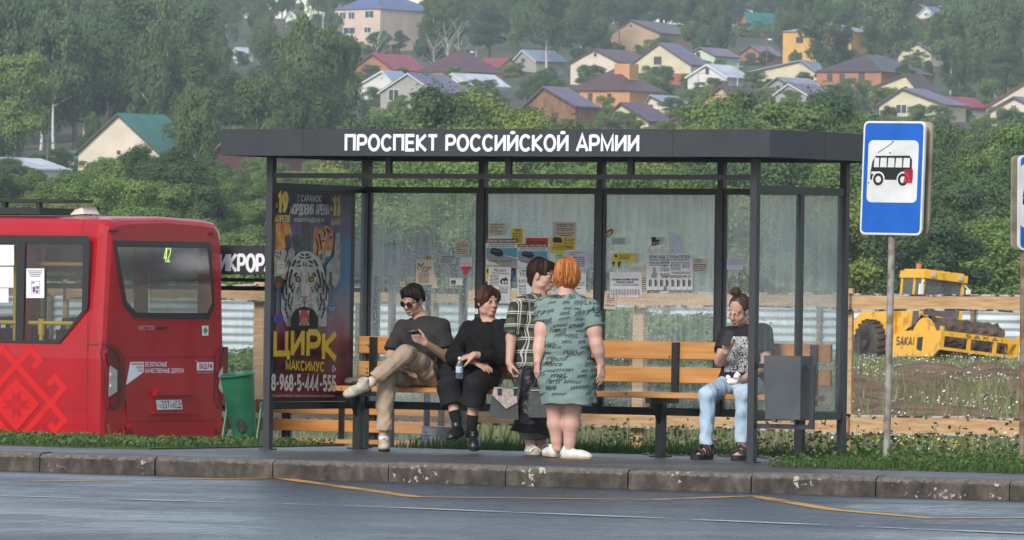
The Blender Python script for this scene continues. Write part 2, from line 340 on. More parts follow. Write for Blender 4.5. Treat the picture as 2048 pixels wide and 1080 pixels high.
# --- verge behind the platform, falling to the lower ground
vx = np.arange(-40, 41, .5); vy = np.array([1.9, 2.2, 2.8, 3.5, 4.5, 6, 8, 11, 15])
vz = np.array([-.012, -.03, -.08, -.16, -.3, -.5, -.7, -.79, -.82])
VX, VY = np.meshgrid(vx, vy, indexing='ij'); VZ = np.broadcast_to(vz, VX.shape)+(RNG.random(VX.shape)-.5)*.05*(VY > 2.1)
n0, n1 = VX.shape; ii = np.arange(n0*n1).reshape(n0, n1); Q = np.stack([ii[:-1, :-1], ii[1:, :-1], ii[1:, 1:], ii[:-1, 1:]], -1).reshape(-1, 4)
struct(link('verge_ground', np_mesh('verge_ground', np.stack([VX, VY, VZ], -1).reshape(-1, 3), Q, m_ground, smooth=True)))
def verge_z(y): return np.interp(y, vy, vz)
g = MB(); g.box((-60, 10.5, -.9), (0, 12.9+3.2, -.775)); struct(g.build('lower_road', m_road))
# --- dug soil beyond the fence
m_soil = M('dug_soil', (.07, .034, .014), .95, col2=(.21, .118, .055), scale=1.6, detail=8, bump=1., bscale=3, dist=.25)
far_z = lambda t, s: -.84+.29*np.clip((t-160)/32, 0, 1)*np.clip((s-4)/3, 0, 1)
t_ = np.arange(96, 232, .8); s_ = np.arange(1.5, 16, .3); T, S = np.meshgrid(t_, s_, indexing='ij')
hz = np.zeros_like(T)
for _ in range(150):
    a, b, h, w = RNG.uniform(98, 188), RNG.uniform(4.2, 16), RNG.uniform(.15, .62), RNG.uniform(.6, 2.4)
    hz = np.maximum(hz, h*np.exp(-(((T-a)/(w*2.2))**2+((S-b)/w)**2)))
hz *= np.clip((S-3.)/2., 0, 1)*np.clip((T-97)/12, 0, 1)
Z = far_z(T, S)+hz*np.clip((200-T)/12, 0, 1)+RNG.random(T.shape)*.07*(hz > .03); gx, gy = TS(T, S); n0, n1 = T.shape; ii = np.arange(n0*n1).reshape(n0, n1)
Q = np.stack([ii[:-1, :-1], ii[:-1, 1:], ii[1:, 1:], ii[1:, :-1]], -1).reshape(-1, 4)
struct(link('soil_mounds', np_mesh('soil_mounds', np.stack([gx, gy, Z], -1).reshape(-1, 3), Q, m_soil)))
# ================================================================== bus shelters
m_blk = M('black_steel', (.012, .013, .015), .38, var=.25, scale=6, spec=.5)
m_grey = M('anthracite_steel', (.031, .034, .040), .42, var=.12, scale=3, bump=.04, bscale=120)
m_lett = M('white_lettering', (.72, .72, .74), .5)
m_dark = M('seam_dark', (.012, .012, .013), .7)
m_bolt = M('bolt_zinc', (.35, .35, .36), .35, metal=.9)
def mat_pane(name, seed, base, film, drops=.34):
    """wet clear plastic sheet: see-through, milky where the film of dirt lies, white specks of rain"""
    k = NT(name); tc = k.n('TexCoord').outputs['Object']; mp = k.n('Mapping', {'Vector': tc, 'Location': (seed*3.1, seed, seed*1.7)}).outputs[0]
    str_ = k.n('Mapping', {'Vector': mp, 'Scale': (9, 9, .8)}).outputs[0]
    run = k.n('TexNoise', {'Vector': str_, 'Scale': 2.4, 'Detail': 5}).outputs['Fac']
    vor = k.n('TexVoronoi', {'Vector': mp, 'Scale': 55., 'Randomness': 1.}); siz = k.n('TexNoise', {'Vector': mp, 'Scale': 70.}).outputs['Fac']
    dens = k.n('TexNoise', {'Vector': mp, 'Scale': 3., 'Detail': 3}).outputs['Fac']
    rad = k.math('MULTIPLY', k.math('SUBTRACT', k.math('ADD', siz, dens), .76), .72)
    drop = k.math('LESS_THAN', vor.outputs['Distance'], rad)
    z = k.n('SeparateXYZ', {0: tc}).outputs[2]; x = k.n('SeparateXYZ', {0: tc}).outputs[0]
    edge = k.n('TexNoise', {'Vector': mp, 'Scale': 1.6, 'Detail': 3}).outputs['Fac']
    top = k.math('MULTIPLY', k.ramp(k.math('ADD', k.math('SUBTRACT', z, 1.33), k.math('MULTIPLY', k.math('SUBTRACT', edge, .5), 1.1)), [(.08, 0.), (.15, .8), (.22, .55), (.55, .95)]), k.math('ADD', .65, k.math('MULTIPLY', run, .6)))       # film stuck to the upper part
    a = k.math('ADD', k.math('MULTIPLY', k.ramp(run, [(.35, 0.), (.75, 1.)]), base*1.2), base)
    a = k.math('ADD', a, k.math('MULTIPLY', drop, drops)); a = k.math('ADD', a, k.math('MULTIPLY', top, film), clamp=True)
    tr = k.n('BsdfTransparent', {0: (.90, .93, .92, 1)}); di = k.n('BsdfDiffuse', {0: (.84, .90, .88, 1)}); tl = k.n('BsdfTranslucent', {0: (.80, .85, .83, 1)}); gl = k.n('BsdfGlossy', {0: (1, 1, 1, 1), 'Roughness': .12})
    dm = k.n('MixShader', {0: .55, 1: di.outputs[0], 2: tl.outputs[0]})
    s1 = k.n('MixShader', {0: a, 1: tr.outputs[0], 2: dm.outputs[0]}); fr = k.n('Fresnel', {'IOR': 1.3})
    s2 = k.n('MixShader', {0: k.math('MULTIPLY', fr.outputs[0], .7), 1: s1.outputs[0], 2: gl.outputs[0]}); k.link(s2.outputs[0], k.out.inputs[0]); return k.m
m_panes = [mat_pane('wet_pane_a', 1, .21, .0, .5), mat_pane('wet_pane_b', 2.3, .18, .5, .4), mat_pane('wet_pane_c', 5.2, .19, .52, .5), mat_pane('wet_pane_d', 4.4, .18, .35, .4)]
m_sidepane = mat_pane('scratched_pane', 9, .13, .0, .12)

def make_shelter(org, label, cat_label, fh, text, tpx, panes=True, poster_side=True, tz=None, group=None):
    O = Vector(org); L, Wd = L_SH, W_SH; P = .03
    root = thing('bus_shelter', label, 'bus shelter', O)
    w = lambda x, y, z: (O.x+x, O.y+y, O.z+z)
    def bx(g, a, b, m=None): g.box(w(*a), w(*b), m)
    h2, h1 = 2.646, 2.646-fh
    ax, fy, by = .30, .31, .42
    # roof: ceiling with four fascia boards
    g = MB(); x0, x1, y0, y1 = -ax, L+ax, -fy, Wd+by; tk = .035
    bx(g, (x0+.01, y0+.01, h2-.06), (x1-.01, y1-.01, h2-.004)); bx(g, (x0+tk, y0+tk, h2-.16), (x1-tk, y1-tk, h2-.1))
    for xx in np.linspace(x0+.5, x1-.5, 5): bx(g, (xx-.02, y0+tk, h1+.02), (xx+.02, y1-tk, h2-.161))
    roof = g.build('roof', [m_blk], root)
    for nm, a, b in (('front', (x0, y0, h1), (x1, y0+tk, h2)), ('back', (x0, y1-tk, h1), (x1, y1, h2)), ('side', (x0, y0+tk, h1), (x0+tk, y1-tk, h2)), ('side', (x1-tk, y0+tk, h1), (x1, y1-tk, h2))):
        g = MB(); bx(g, a, b)
        if nm == 'front':
            for f in (.155, .29, .47, .66, .83): xx = x0+(x1-x0)*f; bx(g, (xx-.0015, y0-.0015, h1+.002), (xx+.0015, y0+.001, h2-.002), 1)
            for f in np.linspace(.02, .98, 13):
                for zz in (h1+.025, h2-.025): g.lathe(w(x0+(x1-x0)*f, y0-.002, zz), [(.005, 0), (.005, .004)], 6, (0, 1, 0), 1)
        if nm == 'side' and a[0] > 1: bx(g, (x1-.001, y0+.9, h1+.002), (x1+.0015, y0+.903, h2-.002), 1)
        g.build('fascia', [m_grey, m_dark], roof)
    if text:
        g = MB(); letters(g, text[0], lambda u, v, l: w(text[1]+u, y0-.0025-l, text[2]+v), text[3], th=.205, sx=.98, sp=.11, width=text[4]); g.build('lettering', m_lett, roof)
    # posts
    ht = h2-.16
    for x, y, wd in ((0, 0, P), (L, 0, P), (0, Wd, P*1.1), (L, Wd, P)):
        g = MB(); bx(g, (x-wd, y-wd, 0.0), (x+wd, y+wd, ht)); bx(g, (x-.055, y-.055, 0.0005), (x+.055, y+.055, .012), 0); g.build('post', m_grey, root)
    inner = [L*k/4 for k in (1, 2, 3)]
    for x in inner: g = MB(); bx(g, (x-.028, Wd-.03, .335), (x+.028, Wd+.03, ht)); g.build('post', m_grey, root)
    # beams
    g = MB(); bx(g, (P, -.02, 2.25), (L-P, .02, 2.29))
    for k in (1, 2, 3): bx(g, (L*k/4-.025, -.018, 2.291), (L*k/4+.025, .018, ht))
    bx(g, (P, -.02, ht-.055), (L-P, .02, ht-.002))
    g.build('front_beam', m_blk, root)
    xs_ = [0]+inner+[L]
    g = MB()
    for a, b in zip(xs_[:-1], xs_[1:]):
        a += .031 if a else .034; b -= .031
        for z0, z1 in ((2.155, 2.205), (.335, .40), (ht-.06, ht-.003)): bx(g, (a, Wd-.022, z0), (b, Wd+.022, z1))
        for xx in (a, b-.022): bx(g, (xx, Wd-.02, .401), (xx+.022, Wd+.02, 2.154))
    g.build('back_frame', m_blk, root)
    for x, nm in ((0, 'side_frame'), (L, 'side_frame')):
        g = MB(); xm = Wd*.5
        for z0, z1 in ((2.15, 2.21), (.335, .395), (ht-.055, ht-.003)): bx(g, (x-.02, P+.001, z0), (x+.02, Wd-P-.004, z1))
        if x > 1: bx(g, (x-.022, xm-.03, .396), (x+.022, xm+.03, 2.149))
        else: bx(g, (x-.02, Wd-.27, .396), (x+.02, Wd-.21, 2.149)); bx(g, (x-.02, P+.001, .396), (x+.02, P+.03, 2.149))
        g.build(nm, m_grey if x > 1 else m_blk, root)
    if panes:
        for i, (a, b) in enumerate(zip(xs_[:-1], xs_[1:])):
            g = MB(); a_, b_ = a+.054, b-.054; nx, nz = 14, 22       # slightly buckled plastic sheet
            vs = [w(a_+(b_-a_)*u/nx, Wd+.010*noise.noise((a+u*.35, v*.25, i*3.)), .402+1.75*v/nz) for u in range(nx+1) for v in range(nz+1)]
            g.add(vs, [(u*(nz+1)+v, (u+1)*(nz+1)+v, (u+1)*(nz+1)+v+1, u*(nz+1)+v+1) for u in range(nx) for v in range(nz)])
            g.build('pane', m_panes[i] if O.z > -.1 else m_sidepane, root, smooth=True)
        for y0_, y1_ in ((P+.002, Wd*.5-.032), (Wd*.5+.032, Wd-P-.006)):
            g = MB(); g.poly([w(L, y0_, .397), w(L, y1_, .397), w(L, y1_, 2.148), w(L, y0_, 2.148)]); g.build('pane', m_sidepane, root)
        g = MB(); g.poly([w(0, Wd-.209, .397), w(0, Wd-P-.006, .397), w(0, Wd-P-.006, 2.148), w(0, Wd-.209, 2.148)]); g.build('pane', m_sidepane, root)
    return root
YF = -.31
tp0, tp1 = onY(690, 301, YF), onY(1278, 303, YF)
make_shelter((0, 0, 0), 'dark grey bus shelter with white street name on its roof board, people waiting inside', 'x', .2185, ('ПРОСПЕКТ РОССИЙСКОЙ АРМИИ', tp0.x, tp0.z, .128, tp1.x-tp0.x), 0)
# second stop on the lower road
T2 = 80.5; q = Wp(783, 700, T2); Z2 = -.835
a, b = onY(437, 542, q.y-.31), onY(526, 543, q.y-.31)
lw = (b.x-a.x)/4.6
make_shelter((q.x-L_SH, q.y, Z2), 'second grey bus shelter behind the red bus, partly hidden, white letters on its roof board', 'x', .31, ('МИКРОРАЙОН', a.x-(q.x-L_SH)-lw*1.0, a.z-Z2, .185, lw*9.6), 0)

# ------------------------------------------------------------------ benches
m_wood = M('varnished_pine', (.56, .27, .08), .42, col2=(.43, .185, .05), scale=2.2, detail=6, stretch=(.9, 10, 16), bump=.08, bscale=12, coat=.25)
m_knot = M('pine_knot', (.16, .05, .015), .5)
def make_bench(org, label, xa, xb, knots=True):
    O = Vector(org); root = thing('bench', label, 'bench', O); w = lambda x, y, z: (O.x+x, O.y+y, O.z+z)
    def plank(nm, y0, y1, z0, z1, x0, x1):
        g = MB(); c = .006; prof = [(y0+c, z0), (y1-c, z0), (y1, z0+c), (y1, z1-c), (y1-c, z1), (y0+c, z1), (y0, z1-c), (y0, z0+c)]
        g.prism([w(x0, y, z) for y, z in prof], (x1-x0, 0, 0))
        if knots:
            for _ in range(7):
                kx = random.uniform(x0+.1, x1-.1); kz = random.uniform(z0+.015, z1-.015); g.lathe(w(kx, y0-.0008, kz), [(.011, 0), (.012, .0006)], 8, (0, 1, 0), 1)
            for kx in (x0+.1, x1-.12): g.lathe(w(kx, y0-.003, (z0+z1)/2), [(.008, 0), (.01, .004)], 8, (0, 1, 0), 2)
        g.build(nm, [m_wood, m_knot, m_bolt], root)
    plank('seat', .90, 1.06, .485, .53, xa, xb); plank('seat', 1.068, 1.20, .485, .53, xa, xb); plank('seat', 1.208, 1.34, .485, .53, xa, xb)
    plank('backrest', 1.375, 1.405, .80, .945, xa-.05, xb+.03); plank('backrest', 1.372, 1.402, .605, .735, xa-.05, xb+.03)
    for x in (.16, L_SH*.5-.4, L_SH*.75-.35, L_SH-.2):
        g = MB(); g.box(w(x-.035, 1.1, 0), w(x+.035, 1.16, .44)); g.box(w(x-.03, .92, .441), w(x+.03, 1.33, .4845)); g.box(w(x-.028, 1.331, .441), w(x+.028, 1.37, .94))
        g.prism([w(x-.006, .95, .4405), w(x-.006, 1.0985, .4405), w(x-.006, 1.0985, .27)], (.012, 0, 0)); g.box(w(x-.06, 1.05, .0005), w(x+.06, 1.21, .012)); g.build('leg', m_blk, root)
make_bench((0, 0, 0), 'long varnished pine bench with two back boards along the back wall of the front shelter', .035, L_SH-.09)
make_bench((q.x-L_SH, q.y, Z2), 'pine bench of the second shelter, seen under the circus poster and through the panes', .035, L_SH-.09, False)

# ------------------------------------------------------------------ grey litter bin on the shelter's front post
m_bin = M('grey_bin_paint', (.062, .07, .078), .5, var=.15, scale=5, bump=.06, bscale=60)
a = onY(1534, 711, -.03); b = onY(1606, 711, -.03); zb = onY(1540, 838, -.03).z; bt = a.z
root = thing('litter_bin', 'grey steel box litter bin hung on the right front post of the shelter', 'litter bin', (a.x, -.03, zb))
x0, x1 = a.x, b.x
g = MB(); top = [(x0-.004, -.075), (x1+.006, -.075), (x1+.006, .12), (x0-.004, .12)]; bot = [(x0+.006, -.055), (x1-.004, -.055), (x1-.004, .12), (x0+.006, .12)]
vs = [(x, y, zb) for x, y in bot]+[(x, y, bt) for x, y in top]+[(x+(.02 if x < x0+.1 else -.02), y+(.02 if y < 0 else -.02), bt) for x, y in top]+[(x+(.03 if x < x0+.1 else -.03), y+(.03 if y < 0 else -.03), zb+.03) for x, y in bot]
g.add(vs, [(3, 2, 1, 0)]+[(i, (i+1) % 4, (i+1) % 4+4, i+4) for i in range(4)]+[(i+4, (i+1) % 4+4, (i+1) % 4+8, i+8) for i in range(4)]+[(i+8, (i+1) % 4+8, (i+1) % 4+12, i+12) for i in range(4)]+[(12, 13, 14, 15)])
for bxx in (x0+.07, x1-.09): g.box((bxx, -.0545, zb-.025), (bxx+.03, -.02, zb-.001))
g.build('bin_box', m_bin, root)
g = MB(); fx0, fx1 = L_SH+.031, x1+.075; zu, zl = onY(1525, 732, 0).z, onY(1525, 852, 0).z
g.box((fx0, .02, zu-.02), (x0-.006, .045, zu+.02)); g.build('bracket', m_grey, root); g = MB(); g.box((fx0, .02, zl-.02), (fx1, .045, zl+.018)); g.box((fx1-.04, .02, zl+.018), (fx1, .045, zu+.012)); g.box((x1+.009, .02, zu-.02), (fx1-.04, .045, zu+.012))
g.build('bracket', m_grey, root)

# ------------------------------------------------------------------ bus stop signs
m_blue = M('sign_blue', (.004, .10, .46), .4, var=.12, scale=5); m_swht = M('sign_white', (.62, .63, .62), .5, var=.08, scale=6); m_sblk = M('sign_black', (.012, .012, .014), .5); m_sred = M('sign_red', (.35, .012, .02), .6)
m_sback = M('sign_back', (.30, .26, .2), .6, var=.35, scale=4); m_pole = M('weathered_pole', (.3, .29, .27), .7, col2=(.17, .12, .085), scale=11, detail=7, lo=.42, hi=.62, bump=.2, bscale=60); m_rust = M('rusty_pole', (.23, .17, .13), .8, col2=(.13, .06, .03), scale=8, detail=7, lo=.4, hi=.6)
def rrect(x0, y0, x1, y1, r, n=5): return [p for cx, cy, a in ((x1-r, y1-r, 0), (x0+r, y1-r, 90), (x0+r, y0+r, 180), (x1-r, y0+r, 270)) for p in arc(cx, cy, r, r, a, a+90, n)]
def bus_sign(ctr, ang, lean, base, ptop, label, pm, worn, Hh=.905, Ww=.6):
    root = thing('bus_stop_sign', label, 'bus stop sign', base)
    g = MB(); g.tube([base, ptop], .028, 12); g.build('pole', pm, root)
    ux = rv*math.cos(ang)-dv*math.sin(ang); nz = ux.cross(Vector((0, 0, 1))).normalized()      # nz faces the viewer
    uy = (Vector((0, 0, 1))+ux*lean).normalized(); ux = (ux-Vector((0, 0, 1))*lean*.3).normalized()
    fn = lambda u, v, l: Vector(ctr)+ux*u+uy*v+nz*l
    g = MB(); o = rrect(-Ww/2, -Hh/2, Ww/2, Hh/2, .045); g.prism([fn(u, v, 0) for u, v in o], -nz*.022); rim = g.build('panel', [m_swht], root)
    g = MB(); o = rrect(-Ww/2+.016, -Hh/2+.016, Ww/2-.016, Hh/2-.016, .035); g.poly([fn(u, v, .001) for u, v in o], 0)
    o = rrect(-.245, -.195, .245, .3, .045); g.poly([fn(u, v, .002) for u, v in o], 1)
    B = [(-.215, .02), (-.2, .1), (-.17, .145), (.16, .15), (.185, .12), (.19, -.045), (-.215, -.045)]; g.poly([fn(u, v+.03, .003) for u, v in B], 2)
    for u0, u1 in ((-.185, -.135), (-.125, -.06), (-.05, .015), (.025, .09), (.1, .165)): g.poly([fn(u, v, .004) for u, v in ((u0, .085), (u1, .085), (u1, .16), (u0+.006, .16))], 1)
    for cu in (-.135, .105):
        g.poly([fn(u, v, .0045) for u, v in arc(cu, -.01, .062, .062, 0, 360, 18)[:-1]], 1); g.poly([fn(u, v, .005) for u, v in arc(cu, -.012, .05, .05, 0, 360, 18)[:-1]], 2); g.poly([fn(u, v, .0055) for u, v in arc(cu, -.012, .027, .027, 0, 360, 14)[:-1]], 1)
    g.poly([fn(u, v, .004) for u, v in ((-.208, .03), (-.15, .03), (-.15, .05), (-.205, .05))], 1)
    if worn:
        for i in range(5): vs, qq = ribbon([(.115+.018*i, -.04), (.13+.016*i, .01), (.12+.018*i, .07)], .014); g.add([fn(v.x, v.y, .0062+.0002*i) for v in vs], qq, 3)
        vs, qq = ribbon([(-.15, .2), (-.06, .25), (-.02, .275), (0, .292)], .005); g.add([fn(v.x, v.y, .004) for v in vs], qq, 2)
        for u, v in ((-.005, .29), (-.21, -.0), (-.23, -.04), (-.03, .2)): g.poly([fn(a, b, .0042) for a, b in arc(u, v, .009, .006, 0, 330, 6)], 2)
    g.build('sign_face', [m_blue, m_swht, m_sblk, m_sred], root)
    g = MB(); o = rrect(-Ww/2+.002, -Hh/2+.002, Ww/2-.002, Hh/2-.002, .045); g.prism([fn(u, v, -.10) for u, v in o], -nz*.02)
    for v in (-.25, .25): g.prism([fn(u, w_, -.023) for u, w_ in ((-.1, v-.02), (.1, v-.02), (.1, v+.02), (-.1, v+.02))], -nz*.0765)
    g.build('back_panel', m_sback, root)
ts = 59.3
bus_sign(Wp(1785, 356, ts-.06), .67, .03, Wp(1773, 917, ts), Wp(1788, 300, ts), 'blue and white bus stop sign with a scribbled bus picture on a grey pole', m_pole, True)
ts2 = 58.9
bus_sign(Wp(2091, 406, ts2-.06), -.5, -.01, Wp(2045, 924, ts2), Wp(2049, 330, ts2), 'bus stop sign on a rusty pole cut off by the edge of the photo', m_rust, False, .75, .5)

# ------------------------------------------------------------------ wooden rail fence and metal fence
m_board = M('raw_board', (.36, .2, .09), .8, col2=(.5, .33, .17), scale=2, stretch=(1.5, 8, 14), detail=6, bump=.15, bscale=10)
m_bark = M('peeling_bark', (.42, .38, .33), .9, col2=(.05, .035, .025), scale=9, lo=.45, hi=.55, detail=6)
YW = q.y+4.2
def wavy_rail(root, x0, x1, zc, hh, seed, ybase):
    n = 60; g = MB(); up = []; lo = []
    for i in range(n+1):
        x = x0+(x1-x0)*i/n; up.append((x, zc+hh/2+.022*noise.noise((x*.9, seed, 0))+.01*noise.noise((x*3.5, seed, 5)))); lo.append((x, zc-hh/2+.026*noise.noise((x*.7, seed+9, 0))+.012*noise.noise((x*3, seed, 3))))
    g.prism([(x, ybase, z) for x, z in lo]+[(x, ybase, z) for x, z in reversed(up)], (0, .045, 0), 0)
    for L_ in (up, lo):
        s = -1 if L_ is lo else 1
        for i in range(n): (xa, za), (xb, zb_) = L_[i], L_[i+1]; g.prism([(xa, ybase-.003, za-.012*s*(s < 0)*0-.014), (xb, ybase-.003, zb_-.014), (xb, ybase-.003, zb_+.008), (xa, ybase-.003, za+.008)], (0, .05, 0), 1)
    g.build('rail', [m_board, m_bark], root, smooth=False)
fx = [onY(p, 592, YW).x for p in (-700, -300, 130, 518, 870, 1277, 1700, 2100, 2500)]
root = thing('wooden_fence', 'raw board fence of two wavy rails on wooden posts behind the bus shelter', 'fence', (fx[4], YW, -.82))
for i, (a, b) in enumerate(zip(fx[:-1], fx[1:])):
    sl = random.uniform(-.015, .015)
    wavy_rail(root, a-.05 if i % 2 else a+.01, b+.05 if i % 2 else b-.01, 1.30+sl, .165, i*7.3, YW-.05-.06*(i % 2)); wavy_rail(root, a-.05 if i % 2 else a+.01, b+.05 if i % 2 else b-.01, -.06-sl, .19, i*5.1+50, YW-.05-.06*(i % 2))
for i, x in enumerate(fx): g = MB(); wdt = .07 if i in (3, 5) else .03; g.box((x-wdt, YW, -.9), (x+wdt, YW+wdt*1.4, 1.42 + random.uniform(-.02, .1))); g.build('post', m_board, root)
def mat_corr():
    k = NT('corrugated_zinc'); tc = k.n('TexCoord').outputs['Object']; n = k.n('TexNoise', {'Vector': k.n('Mapping', {'Vector': tc, 'Scale': (.4, .4, 2)}).outputs[0], 'Scale': 1.2, 'Detail': 5}).outputs['Fac']
    k.link(k.ramp(n, [(.3, (.38, .42, .45)), (.7, (.66, .69, .71))]), k.b.inputs[0]); k.b.inputs['Roughness'].default_value = .5; k.b.inputs['Metallic'].default_value = .15; return k.m
m_corr = mat_corr(); TC = 252.
root = thing('corrugated_fence', 'long grey corrugated metal fence beyond the wooden rails and the roller', 'fence', Wp(1024, 592, TC)-Vector((0, 0, 2.1)))
sp = np.arange(-26, 26.1, 2.6)
for i, (a, b) in enumerate(zip(sp[:-1], sp[1:])):
    g = MB(); n = 48; pr = []
    zt = 1.28+random.uniform(-.06, .06)
    for j in range(n+1): z = -.85+(zt+.85)*j/n; pr.append((.045*math.sin(2*math.pi*z/.27), z))
    o0 = .05*(i % 2); A = [Vector((*TS(TC+o0+d_, a-.05), z)) for d_, z in pr]; B = [Vector((*TS(TC+o0+d_, b+.05), z)) for d_, z in pr]
    g.add(A+B, [(j, j+1, n+1+j+1, n+1+j) for j in range(n)]); g.build('sheet', m_corr, root, smooth=True)
for a in sp[::2]: g = MB(); x, y = TS(TC-.12, a); g.tube([(x, y, -.9), (x, y, 1.32)], .09, 6); g.build('post', m_rust, root)
# ================================================================== the red bus on the lower road
m_red = M('bus_red_paint', (.36, .006, .013), .36, var=.10, scale=1.6, coat=.28, spec=.3)
m_red2 = M('bus_ornament_red', (.54, .010, .012), .36, coat=.25, spec=.3)
m_rub = M('black_rubber', (.014, .014, .015), .6); m_plast = M('black_plastic', (.02, .02, .022), .45)
m_int = M('bus_lining', (.16, .16, .165), .8); m_seat = M('dark_seat', (.02, .022, .03), .8); m_rail = M('yellow_handrail', (.75, .5, .02), .35, coat=.3)
m_paper = M('white_paper', (.74, .74, .74), .75, var=.05, scale=9); m_ink = M('ink', (.03, .03, .035), .8); m_inkp = M('purple_ink', (.16, .09, .2), .8); m_cream = M('cream_plastic', (.66, .6, .52), .45)
m_lens = M('red_lens', (.13, .002, .005), .15, coat=.6); m_lensw = M('clear_lens', (.55, .54, .52), .12, metal=.4, coat=1); m_alu = M('aluminium', (.5, .5, .51), .35, metal=.8)
m_plate = M('number_plate', (.68, .68, .66), .45); m_grn = M('green_mark', (.03, .33, .12), .5); m_led = M('route_led', (.62, .8, .18), .4, emit=1.2); m_amber = M('amber_lens', (.6, .16, .02), .2, coat=1)
def mat_glass(name, tint, base, glossy=.75, gr=.06):
    k = NT(name); tr = k.n('BsdfTransparent', {0: (*tint, 1)}); di = k.n('BsdfDiffuse', {0: (.3, .31, .31, 1)}); gl = k.n('BsdfGlossy', {0: (1, 1, 1, 1), 'Roughness': gr})
    s1 = k.n('MixShader', {0: base, 1: tr.outputs[0], 2: di.outputs[0]}); fr = k.n('Fresnel', {'IOR': 1.45})
    s2 = k.n('MixShader', {0: k.math('MULTIPLY', fr.outputs[0], glossy), 1: s1.outputs[0], 2: gl.outputs[0]}); k.link(s2.outputs[0], k.out.inputs[0]); return k.m
m_gl = mat_glass('bus_window_glass', (.62, .66, .66), .08); m_glr = mat_glass('bus_rear_glass', (.46, .51, .52), .06, .3, .2)
PB = Wp(203, 700, 79.0); XB, YB, ZB = PB.x, PB.y, -.775; BW = 2.38
bus = thing('bus', 'red city bus with a folk ornament and route number 42 in its rear window', 'bus', (XB-3.5, YB+BW/2, ZB))
def bool_cut(target, cutters, name, mats, parent):
    """mesh of target minus the cutter meshes"""
    o = bpy.data.objects.new(name+'_tmp', target); COL.objects.link(o); tmp = []
    for c in cutters:
        oc = bpy.data.objects.new('cut_tmp', c); COL.objects.link(oc); tmp.append(oc); md = o.modifiers.new('b', 'BOOLEAN'); md.operation = 'DIFFERENCE'; md.object = oc; md.solver = 'EXACT'
    dg = bpy.context.evaluated_depsgraph_get(); me = bpy.data.meshes.new_from_object(o.evaluated_get(dg))
    for x in tmp+[o]: bpy.data.objects.remove(x)
    me.name = name
    org = ORG[parent.name]; me.transform(Matrix.Translation(-org))
    me.materials.clear()
    for m in mats: me.materials.append(m)
    return link(name, me, parent)
def raw_mesh(mb):
    me = bpy.data.meshes.new('tmp'); me.from_pydata([tuple(v) for v in mb.v], [], mb.f)
    b = bmesh.new(); b.from_mesh(me); bmesh.ops.recalc_face_normals(b, faces=b.faces); b.to_mesh(me); b.free(); return me
zr = onX(330, 436, XB).z; zb0 = ZB+.36
def ring(x, ins, zin=0.):
    y0, y1 = YB+ins, YB+BW-ins; zt = zr-zin; zmid = ZB+1.35; th_ = .085; P = []
    P += [(y0+.05, zb0), (y0+.01, zb0+.06), (y0, zb0+.3), (y0, zmid), (y0+th_*.5, zmid+.65), (y0+th_, zt-.17)]
    P += [(y0+th_+.035, zt-.08), (y0+th_+.1, zt-.03), (y0+th_+.3, zt-.008)]
    full = P+[((y0+y1)/2, zt+.015)]+[(y0+y1-y, z) for y, z in reversed(P)]
    return [(x, y, z) for y, z in full]
def loft(secs):
    g = MB(); n = len(secs[0]); vs = [p for s_ in secs for p in s_]; fs = []
    for i in range(len(secs)-1):
        for j in range(n): k = (j+1) % n; fs.append((i*n+j, i*n+k, (i+1)*n+k, (i+1)*n+j))
    fs += [tuple(reversed(range(n))), tuple(range((len(secs)-1)*n, len(secs)*n))]; g.add(vs, fs); return g
LB = 7.2
outer = loft([ring(XB, .075, .07), ring(XB-.025, .03, .03), ring(XB-.07, .006, .008), ring(XB-.13, 0), ring(XB-3, 0), ring(XB-LB+.25, 0), ring(XB-LB+.06, .03, .05), ring(XB-LB, .12, .15)])
inner = loft([ring(XB-.07, .13, .1), ring(XB-LB+.2, .13, .1)])
sx = lambda px, py: (onY(px, py, YB).x, onY(px, py, YB).z)
win = [(51, 486), (166.5, 485), (164.5, 622), (121, 680), (47, 681)]; w2 = [sx(*p) for p in win]
def sideprism(poly, y0, y1): return MB().prism([(x, y0, z) for x, z in poly], (0, y1-y0, 0))
cut = [raw_mesh(inner), raw_mesh(sideprism(w2, YB-.5, YB+BW+.5))]
xw1, zt_, zb_ = sx(33, 600)[0], w2[0][1], w2[4][1]; wins = [w2]
for i in range(4):
    x1 = xw1-1.42*i; wins.append([(x1-1.32, zt_), (x1, zt_), (x1, zb_), (x1-1.32, zb_)]); cut.append(raw_mesh(sideprism(wins[-1], YB-.5, YB+BW+.5)))
rear_out = [(227.5, 480.5), (422, 484), (429.5, 612), (418, 639), (270, 637), (247, 611)]; rear_in = [(235, 494), (416, 497), (425.5, 605), (415, 626), (274, 625), (253.5, 603)]
rp = lambda pts, dx=0.: [onX(x, y, XB+dx) for x, y in pts]
cut.append(raw_mesh(MB().prism([(XB-.4, p.y, p.z) for p in rp(rear_in)], (.8, 0, 0))))
body = bool_cut(raw_mesh(outer), cut, 'body', [m_red], bus)
body['label'] = 'red body with a brighter red folk ornament along the side'
# frames and panes of the windows
def ringface(g, a, b, m=0): n = len(a); g.add(list(a)+list(b), [(i, (i+1) % n, (i+1) % n+n, i+n) for i in range(n)], m)
ya = YB-.004
g = MB(); x_r = [sx(176, 471.5), sx(180, 477), sx(176, 614), sx(119.5, 686.5)]
ol = [(xw1-1.42*3-1.5, x_r[0][1]), x_r[0], x_r[1], x_r[2], x_r[3], (xw1-1.42*3-1.5, x_r[3][1])]
frm = raw_mesh(sideprism(ol, YB-.008, YB-.002)); fr = bool_cut(frm, [raw_mesh(sideprism(w_, YB-.2, YB+.2)) for w_ in wins], 'window_frame', [m_plast], bus)
